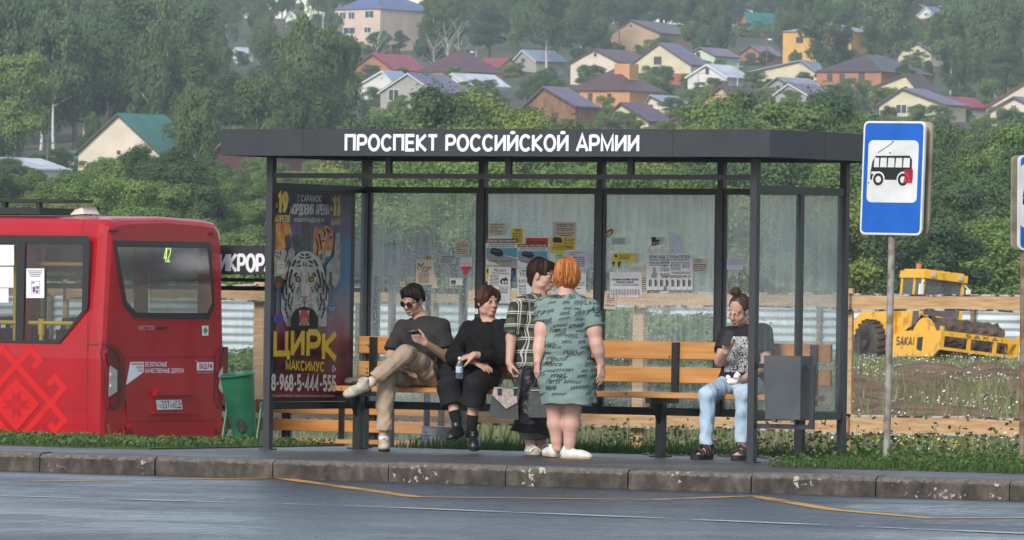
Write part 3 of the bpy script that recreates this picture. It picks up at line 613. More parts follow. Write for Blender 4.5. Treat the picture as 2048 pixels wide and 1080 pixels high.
# the upper body leans in, so the panes lie just inside the wall
for w_ in wins:
    for yy in (YB+.012, YB+BW-.012):
        g = MB(); g.poly([(x, yy, z) for x, z in w_]); g.build('window', m_gl, bus)
g = MB(); ringface(g, rp(rear_out, .006), rp(rear_in, .006)); ringface(g, rp(rear_out, -.002), rp(rear_out, .006)); g.build('rear_window_frame', m_plast, bus)
g = MB(); g.poly(rp(rear_in, .003)); rw = g.build('rear_window', m_glr, bus)
# inside: floor, rear bench, seats, rails, route number
g = MB(); g.box((XB-LB+.4, YB+.14, ZB+.72), (XB-.2, YB+BW-.14, ZB+.78)); g.build('floor', m_int, bus)
for i in range(4):
    for yy in (YB+.25, YB+.78, YB+BW-.75):
        x = XB-.72-.85*i; g = MB(); z = ZB+1.15
        g.box((x-.05, yy, z), (x+.03, yy+.44, z+.5)); g.box((x+.031, yy, z-.1), (x+.42, yy+.44, z-.01)); g.tube([(x, yy+.06, z+.5), (x, yy+.08, z+.6), (x, yy+.34, z+.6), (x, yy+.37, z+.5)], .03, 8); g.build('seat', m_seat, bus)
for zz, yy in ((onY(100, 646, YB+.1).z, YB+.1), (ZB+2.35, YB+.35)): g = MB(); g.tube([(XB-LB+.6, yy, zz), (onY(147, 646, YB+.1).x, yy, zz)], .022, 8); g.build('handrail', m_rail, bus)
p = onY(83, 644, YB+.1); g = MB(); g.tube([(p.x, p.y, ZB+.8), (p.x, p.y, p.z-.03)], .024, 8); g.tube([(p.x, p.y, p.z-.14), (p.x, p.y, p.z+.035)], .036, 8); g.build('handrail', m_rail, bus)
for px, yy in ((30, YB+.5), (85, YB+1.6), (322, YB+1.25)): x = onY(px, 600, yy).x if px < 300 else XB-.9; g = MB(); g.tube([(x, yy, ZB+.8), (x, yy, zr-.15)], .02, 8); g.build('handrail', m_rail, bus)
g = MB(); P0 = onX(327, 524, XB-.05); lh = .17
letters(g, '42', lambda u, v, l: (XB-.05+l, P0.y+u+v*.12, P0.z+v), lh, th=.13, sx=.55, sp=.08); g.build('route_number', m_led, bus)
# side: sheets on the glass, ornament, seams
def side_rect(g, x0, y0, x1, y1, d, m=0): g.poly([onY(x, y, YB-d) for x, y in ((x0, y1), (x1, y1), (x1, y0), (x0, y0))], m)
g = MB(); side_rect(g, -8, 490, 28, 531, .0095); side_rect(g, -8, 533.5, 27, 575, .0095); side_rect(g, -8, 576.5, 17, 605, .0095); g.build('blank_sheet', m_paper, bus)
g = MB(); side_rect(g, 52.5, 537, 88.5, 596, .0095); 
for i, y in enumerate((541, 544.5, 548, 551.5)): side_rect(g, 56+i*1.5, y, 85-i*1.5, y+1.6, .0100, 1)
for a in ((62, 562, 63, 588), (62, 562, 80, 563), (79, 562, 80, 588), (62, 587, 80, 588), (64, 564, 69, 567), (72, 572, 78, 578), (65, 573, 71, 585), (72, 580, 77, 586)): side_rect(g, *a, .0100, 1)
g.build('notice', [m_paper, m_inkp], bus)
g = MB(); o2 = lambda x, y: (x/4.5, 660+y/4.5)
def orn(pts, lv, th=11.6):
    vs, qd = ribbon([o2(*p) for p in pts], th); g.add([onY(v.x, v.y, YB-.002-.0006*lv) for v in vs], qd)
LN = [[(300, 340), (355, 268), (272, 170), (147, 312), (-60, 548)], [(455, 660), (578, 808), (500, 905), (440, 845)], [(435, 490), (495, 425), (575, 520), (455, 660), (200, 955), (150, 1010)], [(147, 312), (455, 660)]]
for i, l_ in enumerate(LN): orn(l_, i); orn([(294-x, y) for x, y in l_], i+4)
g.poly([onY(*o2(x, y), YB-.0075) for x, y in ((147, 910), (355, 668), (147, 428), (-60, 668))])
for k in range(4):      # star leaves
    ca, sa = math.cos(k*math.pi/2), math.sin(k*math.pi/2)
    for sg in (-1, 1): g.poly([onY(*o2(147+(x*ca-y*sa), 672+(x*sa+y*ca)), YB-.0085) for x, y in ((0+2*sg, -8), (38*sg, -45), (38*sg, -125), (2*sg, -90))], 1)
g.build('ornament', [m_red2, m_red], bus)
for k in range(1, 5): pass
g = MB(); sm = lambda pts, w_=.9: [g.add([onY(v.x, v.y, YB-.0015) for v in vs], qd) for vs, qd in [ribbon(pts, w_)]]
sm([(175, 600), (175, 893)]); sm([(-700, 805), (175, 820)] if 0 else [(-60, 819), (175, 820)]); sm([(175, 688.5), (205, 688.5)]); sm([(163, 470), (168, 440)], 1.4); g.build('panel_seam', m_dark, bus)
# rear: hatch, lamps, lettering, number plate
c4 = lambda x, y: (190+x/4.154, 660+y/4.154)
def rpoly(g, pts, dx, m=0): g.poly([onX(*c4(*p), XB+dx) for p in pts], m)
g = MB(); o = [(218, 236), (985, 230), (990, 600), (975, 745), (262, 757), (247, 640)]; g.prism([onX(*c4(*p), XB-.01) for p in o], (.022, 0, 0), 0)
vs, qd = ribbon([c4(x, y) for x, y in ((205, 229), (990, 224))], .9); g.add([onX(v.x, v.y, XB+.006) for v in vs], qd, 1)
hatch = g.build('rear_hatch', [m_red, m_dark], bus)
g = MB(); o = [(475, 540), (805, 540), (825, 690), (455, 695)]; g.prism([onX(*c4(*p), XB+.0115) for p in o], (.003, 0, 0), 2); g.prism([onX(*c4(*p), XB+.01) for p in ((478, 497), (790, 494), (806, 540), (476, 545))], (.05, 0, 0), 0); g.prism([onX(*c4(*p), XB+.01) for p in ((462, 684), (822, 678), (826, 694), (458, 700))], (.03, 0, 0), 0); g.build('plate_recess', [m_red, m_dark, m_red], hatch)
g = MB(); pl = [(503, 578), (716, 575), (726, 662), (515, 666)]; g.prism([onX(*c4(*p), XB+.018) for p in pl], (.004, 0, 0), 0)
pb = [Vector(onX(*c4(*p), XB+.0225)) for p in pl]
def onplate(u, v, l): return pb[3]+(pb[2]-pb[3])*u+(pb[0]-pb[3])*v+Vector((l, 0, 0))
for txt, u0, wd_, v0, h_ in (('М', .1, .1, .2, .42), ('337', .22, .29, .16, .68), ('МВ', .54, .2, .2, .42), ('13', .78, .16, .42, .44)):
    letters(g, txt, lambda u, v, l: onplate(u0+u/4.64, v0+v, l), h_, th=.17, sx=.6, sp=.14, width=wd_*4.64, m=1)
for a in ((.755, .04, .765, .96), (0, 0, 1, .04), (0, .96, 1, 1), (0, 0, .012, 1), (.988, 0, 1, 1), (.79, .15, .86, .28), (.03, .45, .06, .55), (.94, .5, .97, .6)): g.poly([onplate(u, v, .0004) for u, v in ((a[0], a[1]), (a[2], a[1]), (a[2], a[3]), (a[0], a[3]))], 1)
g.poly([onplate(u, v, .0005) for u, v in ((.88, .12), (.95, .12), (.95, .3), (.88, .3))], 2); g.build('number_plate', [m_plate, m_ink, m_lens], bus)
def rear_text(g, txt, x0, y0, x1, y1, m, dx, th=.16, sl=0.):
    a, b, c = onX(*c4(x0, y1), XB+dx), onX(*c4(x1, y1), XB+dx), onX(*c4(x0, y0), XB+dx)
    h = c.z-a.z; letters(g, txt, lambda u, v, l: (XB+dx+l, a.y+u, a.z+v), h, th=th, sx=.7, sp=.1, width=b.y-a.y, m=m, slant=sl)
g = MB(); rear_text(g, 'БЕЗОПАСНЫЕ', 417, 266, 597, 303, 0, .014); rear_text(g, 'КАЧЕСТВЕННЫЕ ДОРОГИ', 420, 320, 735, 356, 0, .014)
rpoly(g, [(293, 265), (405, 265), (408, 348), (257, 457)], .014)
rear_text(g, 'НАЦИОНАЛЬНЫЕ', 302, 272, 398, 290, 1, .0155); rear_text(g, 'ПРОЕКТЫ', 345, 302, 400, 320, 1, .0155); rear_text(g, 'РОССИИ', 358, 330, 402, 346, 1, .0155)
o = rrect(846, 268, 984, 336, 8); rpoly(g, o, .014); rear_text(g, 'БКД.РФ', 868, 280, 976, 322, 1, .0155, .2)
for i in range(3): vs, qd = ribbon([c4(838+8*i, 262), c4(834+9*i, 252)], .5); g.add([onX(v.x, v.y, XB+.014) for v in vs], qd, 0)
rear_text(g, 'БЕЗОПАСНЫЕДОРОГИ', 848, 350, 984, 358, 0, .014, .14); g.build('lettering', [m_lett, m_red], bus)
g = MB(); c3 = lambda x, y: (190+x/3.6, 400+y/3.6); a = onX(*c3(305, 936), XB+.006); b = onX(*c3(428, 930), XB+.006); cc = onX(*c3(522, 934), XB+.006)
letters(g, 'VECTOR', lambda u, v, l: (XB+.006+l, a.y+u, a.z+v), .045, th=.2, sx=1, sp=.1, width=b.y-a.y, m=0, slant=.2); letters(g, 'NEXT', lambda u, v, l: (XB+.006+l, b.y+.02+u, a.z+v), .035, th=.3, sx=1, sp=.1, width=cc.y-b.y-.02, m=1, slant=.2); g.build('badge', [m_alu, m_plast], bus)
g = MB(); g.poly([onX(*c3(x, y), XB+.005) for x, y in ((772, 978), (817, 975), (817, 904), (770, 906))], 0); g.poly([onX(*c3(x, y), XB+.0055) for x, y in ((777, 940), (795, 970), (813, 938), (795, 912))], 1)
g.poly([onX(*c3(x, y), XB-.03) for x, y in ((785, 432), (808, 432), (808, 404), (785, 404))], 1); g.build('sticker', [m_paper, m_grn], bus)
TLO = [(70, 108), (130, 145), (178, 190), (206, 245), (212, 560), (190, 625), (112, 664), (86, 640), (74, 320), (46, 190)]
TLI = [(118, 295), (178, 335), (176, 510), (110, 555)]
TRO = [(1058, 140), (1040, 150), (1000, 215), (995, 600), (1045, 650), (1057, 600)]; TRI = [(1056, 300), (1034, 345), (1030, 505), (1056, 530)]
for O_, I_ in ((TLO, TLI), (TRO, TRI)):
    g = MB(); A = [onX(*c4(*p), XB-.06) for p in O_]; g.prism(A, (.075, 0, 0)); vs, qd = ribbon([c4(*p) for p in O_]+[c4(*O_[0])], 2.2); g.add([onX(v.x, v.y, XB+.017) for v in vs], qd, 1); tl = g.build('tail_light', [m_lens, m_plast], bus)
    g = MB(); g.prism([onX(*c4(*p), XB+.008) for p in I_], (.012, 0, 0), 0); c = sum((onX(*c4(*p), XB+.021) for p in I_), Vector())/4
    for k in (-.06, .06): g.lathe((XB+.02, c.y, c.z+k), [(.04, 0), (.042, .006)], 12, (1, 0, 0), 1)
    g.build('reverse_lamp', [m_alu, m_lensw], tl)
# bumper and small lamps
g = MB(); o = [(100, 690), (185, 640), (280, 762), (995, 755), (1040, 650), (1056, 690), (1052, 950), (95, 950)]
g.prism([onX(*c4(*p), XB-.02) for p in ((270, 768), (995, 760), (1030, 775), (1030, 940), (290, 948), (240, 800))], (.06, 0, 0)); g.build('bumper', m_red, bus)
for o in ([(250, 825), (305, 822), (305, 880), (250, 882)], [(988, 815), (1022, 815), (1022, 868), (988, 870)]): g = MB(); g.prism([onX(*c4(*p), XB+.03) for p in o], (.016, 0, 0)); g.build('fog_lamp', m_lens, bus)
for o in ([(102, 212), (160, 212), (158, 232), (104, 234)], [(818, 232), (846, 232), (846, 256), (818, 256)]): g = MB(); g.prism([onX(*c3(*p), XB-.005) for p in o], (.02, 0, 0)); g.build('marker_lamp', M('dark_lens', (.05, .004, .006), .5), bus)
g = MB(); g.poly([onY(x, y, YB-.004) for x, y in ((183, 893), (212, 893), (212, 883), (186, 883))]); g.build('marker_lamp', m_amber, bus)
for xx in (XB-1.6, XB-5.6):
    for yy in (YB+.02, YB+BW-.27):
        g = MB(); g.lathe((xx, yy, ZB+.38), [(.24, 0), (.37, 0), (.385, .06), (.385, .19), (.37, .25), (.2, .25)], 24, (0, 1, 0)); wh = g.build('wheel', m_rub, bus); g = MB(); g.lathe((xx, yy-.004 if yy < YB+1 else yy+.254, ZB+.38), [(.05, 0), (.22, -.0), (.235, .004)], 16, (0, 1, 0)); g.build('rim', m_alu, wh)
# on the roof: hatch rack and vent
A, B = onY(-40, 432, YB+.5), onY(176, 433, YB+.5); z0 = zr+.02
g = MB(); g.box((A.x-3, YB+.45, z0), (B.x-.6, YB+1.1, z0+.07)); g.box((A.x-3, YB+.5, z0+.13), (B.x-.32, YB+1.05, z0+.165))
for k in range(8): x = B.x-.7-.45*k; g.box((x, YB+.52, z0+.0705), (x+.05, YB+.58, z0+.1295))
g.build('roof_rack', m_plast, bus)
A, B = onY(140, 432, YB+.6), onY(209, 432, YB+.6)
g = MB(); g.prism([(A.x, YB+.6, z0), (A.x+.06, YB+.6, z0+.05), (A.x+.18, YB+.6, z0+.095), (B.x-.30, YB+.6, z0+.085), (B.x-.26, YB+.6, z0+.01)], (0, .28, 0)); g.build('roof_vent', m_cream, bus)

# ================================================================== bins
m_gbin = M('green_bin_paint', (.012, .12, .055), .45, var=.3, scale=4, bump=.1, bscale=30); m_burn = M('burnt_patch', (.012, .013, .012), .9, col2=(.05, .045, .04), scale=30)
Tb = 65.2; pc = Wp(487, 812, Tb); pbase = Wp(480, 892, Tb)
root = thing('green_bin', 'dented green metal bin tilted in its tube frame beside the left shelter post', 'bin', pbase)
tilt = (Vector((0, 0, 1))-rv*.13-dv*.0).normalized(); top = Wp(487, 746, Tb); bot = Wp(490, 874, Tb); H_ = (top-bot).length; ax = ((top-bot).normalized()+Vector((0, 0, 0))).normalized()
ax = (ax + rv*-.10 - dv*.10).normalized()
g = MB(); g.lathe(bot, [(.100, .0), (.103, .012), (.150, H_*.98), (.166, H_*.985), (.166, H_), (.152, H_), (.146, H_-.02), (.1, .03)], 28, ax, cap=True); g.build('bin_bucket', m_gbin, root, smooth=False)
c = bot-dv*.1+ax*.09+rv*-.02; g = MB()
ang = [(math.cos(a_), math.sin(a_)) for a_ in np.linspace(0, 2*math.pi, 15)[:-1]]
g.poly([bot+ax*(.1+.06*s_*(1+.25*noise.noise((c_*2, s_*2, 0))))+(-dv*math.cos(c_*.42)+rv*math.sin(c_*.42-.12))*(.118+.004) for c_, s_ in ang]); g.build('burnt_patch', m_burn, root)
for sx_, o in ((-1, -.0), (1, .0)):
    g = MB(); A = Wp(445 if sx_ < 0 else 514, 890, Tb); T_ = Wp(454 if sx_ < 0 else 522, 806, Tb)
    g.tube([A-dv*.14, A-dv*.12+Vector((0, 0, .05)), T_-dv*.05+Vector((0, 0, -.06)), T_, T_+dv*.08, T_+dv*.14+Vector((0, 0, -.06)), A+dv*.16], .0115, 8); g.build('leg', m_gbin, root)
g = MB(); a = Wp(438, 893, Tb); b = Wp(520, 893, Tb); g.tube([a-dv*.14, b-dv*.14], .011, 6); g.build('foot_bar', m_gbin, root); g = MB(); g.tube([a+dv*.15, b+dv*.15], .011, 6); g.build('foot_bar', m_gbin, root)
g = MB(); g.tube([Wp(467, 873, Tb), Wp(467, 892, Tb)], .012, 6); g.build('stub', m_gbin, root)
m_zinc = M('galvanised', (.16, .18, .2), .45, metal=.4, var=.25, scale=10)
Tz = 65.6; pz = Wp(872, 899, Tz); r_ = 29/14900*Tz; hz_ = (Wp(872, 853, Tz)-pz).z
root = thing('zinc_bucket', 'round zinc bucket standing in the grass behind the shelter pane', 'bucket', pz)
g = MB(); pr = [(r_*.93, 0), (r_*.95, hz_*.3), (r_*1.0, hz_*.33), (r_*.96, hz_*.36), (r_*.97, hz_*.6), (r_*1.02, hz_*.63), (r_*.97, hz_*.66), (r_, hz_*.95), (r_*1.04, hz_*.98), (r_*.98, hz_), (r_*.9, hz_*.1)]; g.lathe(pz, pr, 24); g.build('bucket_body', m_zinc, root)
for sg in (-1, 1): g = MB(); c = pz+rv*(sg*r_*1.05)+Vector((0, 0, hz_*.3)); g.tube([c+Vector((0, 0, .04)), c+rv*sg*.035+Vector((0, 0, .03)), c+rv*sg*.05-Vector((0, 0, .01)), c+rv*sg*.045-Vector((0, 0, .06))], .008, 6); g.build('handle', m_blk, root)

# ================================================================== yellow road roller
m_rol = M('roller_yellow', (.45, .2, .015), .4, col2=(.78, .40, .015), scale=3.2, detail=6, lo=.3, hi=.45, coat=.2); m_mud = M('caked_mud', (.05, .033, .022), .95, col2=(.115, .078, .052), scale=3, detail=7, bump=1., bscale=6, dist=.1)
m_tyre = M('muddy_tyre', (.03, .03, .03), .85, col2=(.075, .055, .042), scale=3, detail=6); m_cabg = mat_glass('cab_glass', (.3, .32, .34), .25)
TR = 205.; RO = Wp(*(1680+150/3.6, 500+850/3.6), TR); ra = math.radians(28); rl = -math.radians(5.5)
ex = rv*math.cos(ra)+dv*math.sin(ra); ey = rv*math.sin(ra)-dv*math.cos(ra); ez = Vector((0, 0, 1)); ex = (ex+ez*math.sin(rl)).normalized(); ez = ex.cross(ey)*1.0
if ez.z < 0: ez = -ez
R3 = lambda x, y, z: RO+ex*x*.92+ey*y*.95+ez*z
root = thing('road_roller', 'yellow road roller with a mud caked drum standing behind the wooden fence', 'road roller', RO+ex*1.2+ey*1.8)
def rb(g, a, b, m=0):
    x0, y0, z0 = a; x1, y1, z1 = b; g.add([R3(*p) for p in ((x0, y0, z0), (x1, y0, z0), (x1, y1, z0), (x0, y1, z0), (x0, y0, z1), (x1, y0, z1), (x1, y1, z1), (x0, y1, z1))], [(0, 3, 2, 1), (4, 5, 6, 7), (0, 1, 5, 4), (1, 2, 6, 5), (2, 3, 7, 6), (3, 0, 4, 7)], m)
for x in (0, 1.55):
    g = MB(); g.lathe(R3(x, 0, .67), [(.3, .06), (.36, .02), (.5, 0), (.6, .03), (.655, .1), (.66, .3), (.655, .5), (.6, .57), (.36, .58)], 32, ex)
    for k in range(22):
        a = 2*math.pi*k/22
        for half in (0, 1):
            p = R3(x, 0, .67)+(ey*math.cos(a+.14*half)+ez*math.sin(a+.14*half))*.665+ex*(.19+.24*half); d_ = (ey*-math.sin(a)+ez*math.cos(a)); g.bar(p-ex*.14-d_*.03, p+ex*.14+d_*.05, .075, .07, up=(ey*math.cos(a)+ez*math.sin(a)))
    wh = g.build('tyre', m_tyre, root); g = MB(); g.lathe(R3(x, 0, .67), [(.06, -.0), (.12, .02), (.13, .10), (.28, .11), (.31, .05), (.33, .06)], 24, ex); g.build('rim', m_tyre, wh)
# drum with caked mud
n, k = 72, 26; vs = []; fs = []
for j in range(k+1):
    for i in range(n):
        a = 2*math.pi*i/n; x = .08+2.45*j/k; lug = .05*((int(i/4)+int(j/2)) % 2)
        r = .70+lug+.07*noise.noise((x*2.2, 3*math.cos(a), 3*math.sin(a)))+.05*noise.noise((x*6, 7*math.cos(a), 7*math.sin(a)))
        vs.append(R3(x, 3.2+r*math.cos(a), .75+r*math.sin(a)))
for j in range(k):
    for i in range(n): a = j*n+i; b = j*n+(i+1) % n; fs.append((a, b, b+n, a+n))
g = MB(); g.add(vs, fs); g.build('drum', m_mud, root)
g = MB(); g.lathe(R3(.1, 3.2, .75), [(.12, -.03), (.2, .04), (.66, .05), (.70, .0)], 32, ex); g.build('drum_end', m_rol, root)
g = MB(); g.lathe(R3(2.5, 3.2, .75), [(.7, 0), (.66, -.01), (.2, .0)], 32, ex); g.build('drum_end', m_rol, root)
for x in (-.06, 2.56):
    g = MB(); g.prism([R3(x, y, z) for y, z in ((1.75, .46), (1.75, .92), (2.2, 1.05), (4.35, 1.08), (4.4, .62), (4.0, .36), (2.0, .34))], ex*.06, 0)
    g.prism([R3(x-.004, y, z) for y, z in ((3.1, .55), (3.4, .5), (3.4, .9), (3.1, .88))], ex*.003, 1)
    if x < 1: letters(g, 'SAKAI', lambda u, v, l: R3(x-.006-l, 1.95+u, .66+v), .22, th=.2, sx=.9, sp=.12, width=1.0, m=1)
    g.build('frame_side', [m_rol, m_plast], root)
g = MB(); rb(g, (-.07, 4.36, .94), (2.63, 4.44, 1.08)); rb(g, (-.07, 4.36, .56), (2.63, 4.44, .64))
for x in (-.07, .85, 1.75, 2.53): rb(g, (x, 4.365, .641), (x+.1, 4.435, .939))
for x in (-.1, 2.58): rb(g, (x, 4.34, 1.081), (x+.08, 4.46, 1.2))
letters(g, 'SAKAI', lambda u, v, l: R3(.75+u, 4.444+l, .96+v), .1, th=.24, sx=1.4, sp=.5, width=1.3, m=1); g.build('front_frame', [m_rol, m_plast], root)
# cab
xl, xr, y0, y1, zs, zt2 = .45, 1.9, 1.05, 2.35, 1.0, 2.80
g = MB()
for x in (xl, xr-.09):
    for y, lean in ((y0, 0), (1.75, 0), (y1-.09, -.08)): g.add([R3(*p) for p in ((x, y, zs), (x+.09, y, zs), (x+.09, y+.09, zs), (x, y+.09, zs), (x, y+lean, zt2-.25), (x+.09, y+lean, zt2-.25), (x+.09, y+.09+lean, zt2-.25), (x, y+.09+lean, zt2-.25))], [(0, 3, 2, 1), (4, 5, 6, 7), (0, 1, 5, 4), (1, 2, 6, 5), (2, 3, 7, 6), (3, 0, 4, 7)])
rb(g, (xl-.03, y0-.05, zt2-.249), (xr+.03, y1+.03, zt2-.05)); rb(g, (xl+.05, y0+.05, zt2-.049), (xr-.05, y1-.08, zt2)); rb(g, (xl, y1-.095, zs+.0), (xr, y1+.002, zs+.55)); rb(g, (xl-.004, y0, zs), (xl+.085, 1.75, zs+.75)); rb(g, (xl, y0-.002, zs), (xr, y0+.088, zs+.8)); rb(g, (xr-.085, y0, zs), (xr+.004, 1.75, zs+.75)); g.build('cab', m_rol, root)
g = MB(); f_ = [(xl+.092, y1-.07, zs+.551), (xr-.092, y1-.07, zs+.551), (xr-.092, y1-.13, zt2-.26), (xl+.092, y1-.13, zt2-.26)]; g.poly([R3(*p) for p in f_]); g.build('windscreen', m_cabg, root)
for x in (xl+.03, xr-.03):
    for a, b, zz in ((y0+.095, 1.745, zs+.76), (1.845, y1-.11, zs+.02)): g = MB(); g.poly([R3(x, a, zz), R3(x, b, zz), R3(x, b, zt2-.255), R3(x, a, zt2-.255)]); g.build('side_window', m_cabg, root)
g = MB(); rb(g, (xl+.4, 1.2, 1.0), (xr-.4, 1.7, 1.9)); g.build('driver_seat', m_seat, root)
for x in (xl-.14, xr+.05): g = MB(); rb(g, (x, y1-.05, 2.08), (x+.13, y1+.02, 2.38)); g.tube([R3(x+.065, y1, 2.38), R3(xl+.02 if x < 1 else xr-.02, y1-.05, 2.5)], .02, 6); g.build('mirror', m_paper, root)
for x in (xl+.2, xr-.3): g = MB(); rb(g, (x, y1+.03, zt2-.2), (x+.12, y1+.09, zt2-.08)); g.build('headlamp', m_lensw, root)
g = MB(); g.tube([R3(xl+.9, y1-.02, zt2-.24), R3(xl+.62, y1+.02, zt2-.7)], .02, 6); g.build('wiper', m_plast, root)
# engine hood and rear body
g = MB(); g.prism([R3(.35, y, z) for y, z in ((-1.35, .75), (-1.35, 1.2), (-1.1, 1.45), (-.3, 1.85), (1.0, 1.95), (1.0, .55), (-.5, .55))], ex*1.5); g.build('engine_hood', m_rol, root)
g = MB(); rb(g, (.55, .9, .5), (1.8, 2.6, .99)); rb(g, (.3, -1.6, .95), (1.9, -1.36, 1.12)); g.build('chassis', m_rol, root)
g = MB(); g.tube([R3(.3, 1.7, 1.0), R3(.2, 2.2, 1.15), R3(.25, 2.7, 1.1), R3(.3, 3.0, .95)], .035, 8); g.tube([R3(.36, 1.7, 1.0), R3(.28, 2.2, 1.2), R3(.3, 2.8, 1.1), R3(.3, 3.05, .9)], .03, 8); g.build('hose', m_rub, root)
g = MB(); rb(g, (1.0, .95, 2.82), (1.1, 1.05, 3.0)); g.build('beacon', m_amber, root)
# ================================================================== houses on the hillside
WALLC = {'cream': (.66, .57, .45), 'pink': (.62, .47, .37), 'white': (.66, .64, .6), 'yellow': (.62, .45, .18), 'paley': (.62, .54, .36), 'orange': (.56, .27, .12), 'brick': (.4, .17, .09), 'grey': (.36, .34, .31), 'mint': (.5, .62, .45), 'peach': (.6, .4, .28), 'wood': (.21, .115, .06), 'maroonw': (.085, .03, .03), 'beige': (.46, .31, .19), 'ochre': (.62, .36, .1), 'shed': (.3, .32, .31)}
ROOFC = {'green': (.01, .14, .105), 'brown': (.085, .045, .043), 'violet': (.13, .10, .17), 'blue': (.1, .12, .25), 'bluegrey': (.27, .33, .42), 'purple': (.11, .05, .09), 'red': (.27, .03, .045), 'silver': (.5, .53, .58), 'maroon': (.1, .035, .045), 'dark': (.06, .042, .042), 'teal': (.02, .2, .17), 'grey': (.25, .27, .3), 'mauve': (.17, .12, .17)}
m_win = M('house_glass', (.05, .06, .07), .2, spec=.6); m_wfr = M('house_window_white', (.7, .7, .68), .6); m_wfb = M('house_window_brown', (.09, .05, .035), .6); m_redbrick = M('red_foundation', (.36, .1, .05), .85)
HB = []      # picture boxes of the houses, so trees do not hide them
def wallm(c): return M('wall_'+c, WALLC[c], .85, var=.1, scale=.35, detail=5) if c != 'wood' else M('wall_wood', (.13, .07, .04), .85, col2=(.3, .16, .08), scale=1.2, stretch=(4, 4, .5), detail=6)
def roofm(c): return M('roof_'+c, ROOFC[c], .45, var=.18, scale=.5, detail=5)
def house(label, xl, xa, xr, ya, ye, yb, xe, wall, roof, wins=(), psi=35, hip=False, t=None, base=None, chim=None, over=.35, cat='house', name='house', dormer=None, trim=False):
    mid = (xl+xr)/2; t = t or ground_hit(mid, yb); s = F/t; ps = math.radians(psi); c, sn = math.cos(ps), abs(math.sin(ps))
    w = (xr-xl)/(s*c); l = max(2.5, abs(xe-xa)/(s*sn)) if abs(psi) > 3 else 8; hw = (yb-ye)/s; hr = (ye-ya)/s
    ex = rv*c-dv*math.sin(ps); ey = dv*c+rv*math.sin(ps); O = Wp(mid, yb, t); Z_ = Vector((0, 0, 1))
    ax_ = (xa-mid)/(s*c); R = lambda x, y, z: O+ex*x+ey*y+Z_*z
    root = thing(name, label, cat, O); wm, rm = wallm(wall), roofm(roof); a, b = -w/2, w/2; lo = -3.
    if not wins and not hip: wins = ((xa, ye-1, 7, 8, 'b' if wall != 'white' else 'w'),)
    if not hip and not trim: trim = True
    g = MB()
    if hip:
        for p in ([(a, 0), (b, 0)], [(b, 0), (b, l)], [(b, l), (a, l)], [(a, l), (a, 0)]): g.poly([R(*p[0], lo), R(*p[1], lo), R(*p[1], hw), R(*p[0], hw)])
        if base: g.prism([R(a-.05, -.05, lo), R(b+.05, -.05, lo), R(b+.05, -.05, base), R(a-.05, -.05, base)], ey*.04, 1)
    else:
        for y in (0, l): g.poly([R(a, y, lo), R(b, y, lo), R(b, y, hw), R(ax_, y, hw+hr), R(a, y, hw)])
        g.poly([R(a, 0, lo), R(a, l, lo), R(a, l, hw), R(a, 0, hw)]); g.poly([R(b, 0, lo), R(b, l, lo), R(b, l, hw), R(b, 0, hw)])
        if base: g.prism([R(a-.05, -.08, lo), R(b+.05, -.08, lo), R(b+.05, -.08, base), R(a-.05, -.08, base)], ey*.06, 1); g.prism([R(b+.02, -.05, lo), R(b+.02, l, lo), R(b+.02, l, base), R(b+.02, -.05, base)], ex*.06, 1)
    g.build('wall', [wm, m_redbrick], root)
    g = MB(); o = over
    if hip:
        rx, r0, r1 = max(0, (w-l)/2+.01), l/2-max(0, (l-w)/2), l/2+max(0, (l-w)/2)
        E = [R(a-o, -o, hw-.1), R(b+o, -o, hw-.1), R(b+o, l+o, hw-.1), R(a-o, l+o, hw-.1)]; K = [R(-rx, r0, hw+hr), R(rx, r1, hw+hr)]
        if w >= l: fs = [(0, 1, 5, 4), (1, 2, 5), (2, 3, 4, 5), (3, 0, 4)]
        else: fs = [(0, 1, 4), (1, 2, 5, 4), (2, 3, 5), (3, 0, 4, 5)]
        g.add(E+K, fs+[(3, 2, 1, 0)])
    else:
        sl = hr/max(.1, w/2)
        for sg, e in ((-1, a), (1, b)):
            k = hr/abs(e-ax_); zz = hw-o*k; th_ = .16
            P = [(ax_, hw+hr+.02), (e+sg*o, zz+.02), (e+sg*o, zz+.02+th_), (ax_, hw+hr+.02+th_)]
            g.prism([R(x, -o, z) for x, z in P], ey*(l+2*o), 0)
            if trim: g.prism([R(x, -o-.03, z-.12) for x, z in P], ey*.03, 1)
    rf = g.build('roof', [rm, m_wfr if wall in ('white', 'grey') else m_wfb], root)
    for wn in wins:
        px, py, ww, wh = wn[:4]; mt = m_wfb if len(wn) > 4 and wn[4] == 'b' else m_wfr; x, z, dx, dz = (px-mid)/(s*c), (yb-py)/s, ww/(2*s*c), wh/(2*s); fr = .09
        y = -.06
        if len(wn) > 4 and 'B' in wn[4]: y = -.1
        g = MB(); ringface(g, [R(x-dx, y, z-dz), R(x+dx, y, z-dz), R(x+dx, y, z+dz), R(x-dx, y, z+dz)], [R(x-dx+fr, y, z-dz+fr), R(x+dx-fr, y, z-dz+fr), R(x+dx-fr, y, z+dz-fr), R(x-dx+fr, y, z+dz-fr)]); g.prism([R(x-dx, y+.002, z-dz), R(x+dx, y+.002, z-dz), R(x+dx, y+.002, z+dz), R(x-dx, y+.002, z+dz)], ey*.05, 1)
        g.prism([R(x-.04, y-.004, z-dz), R(x+.04, y-.004, z-dz), R(x+.04, y-.004, z+dz), R(x-.04, y-.004, z+dz)], ey*.003, 0)
        g.build('window', [mt, m_win], root)
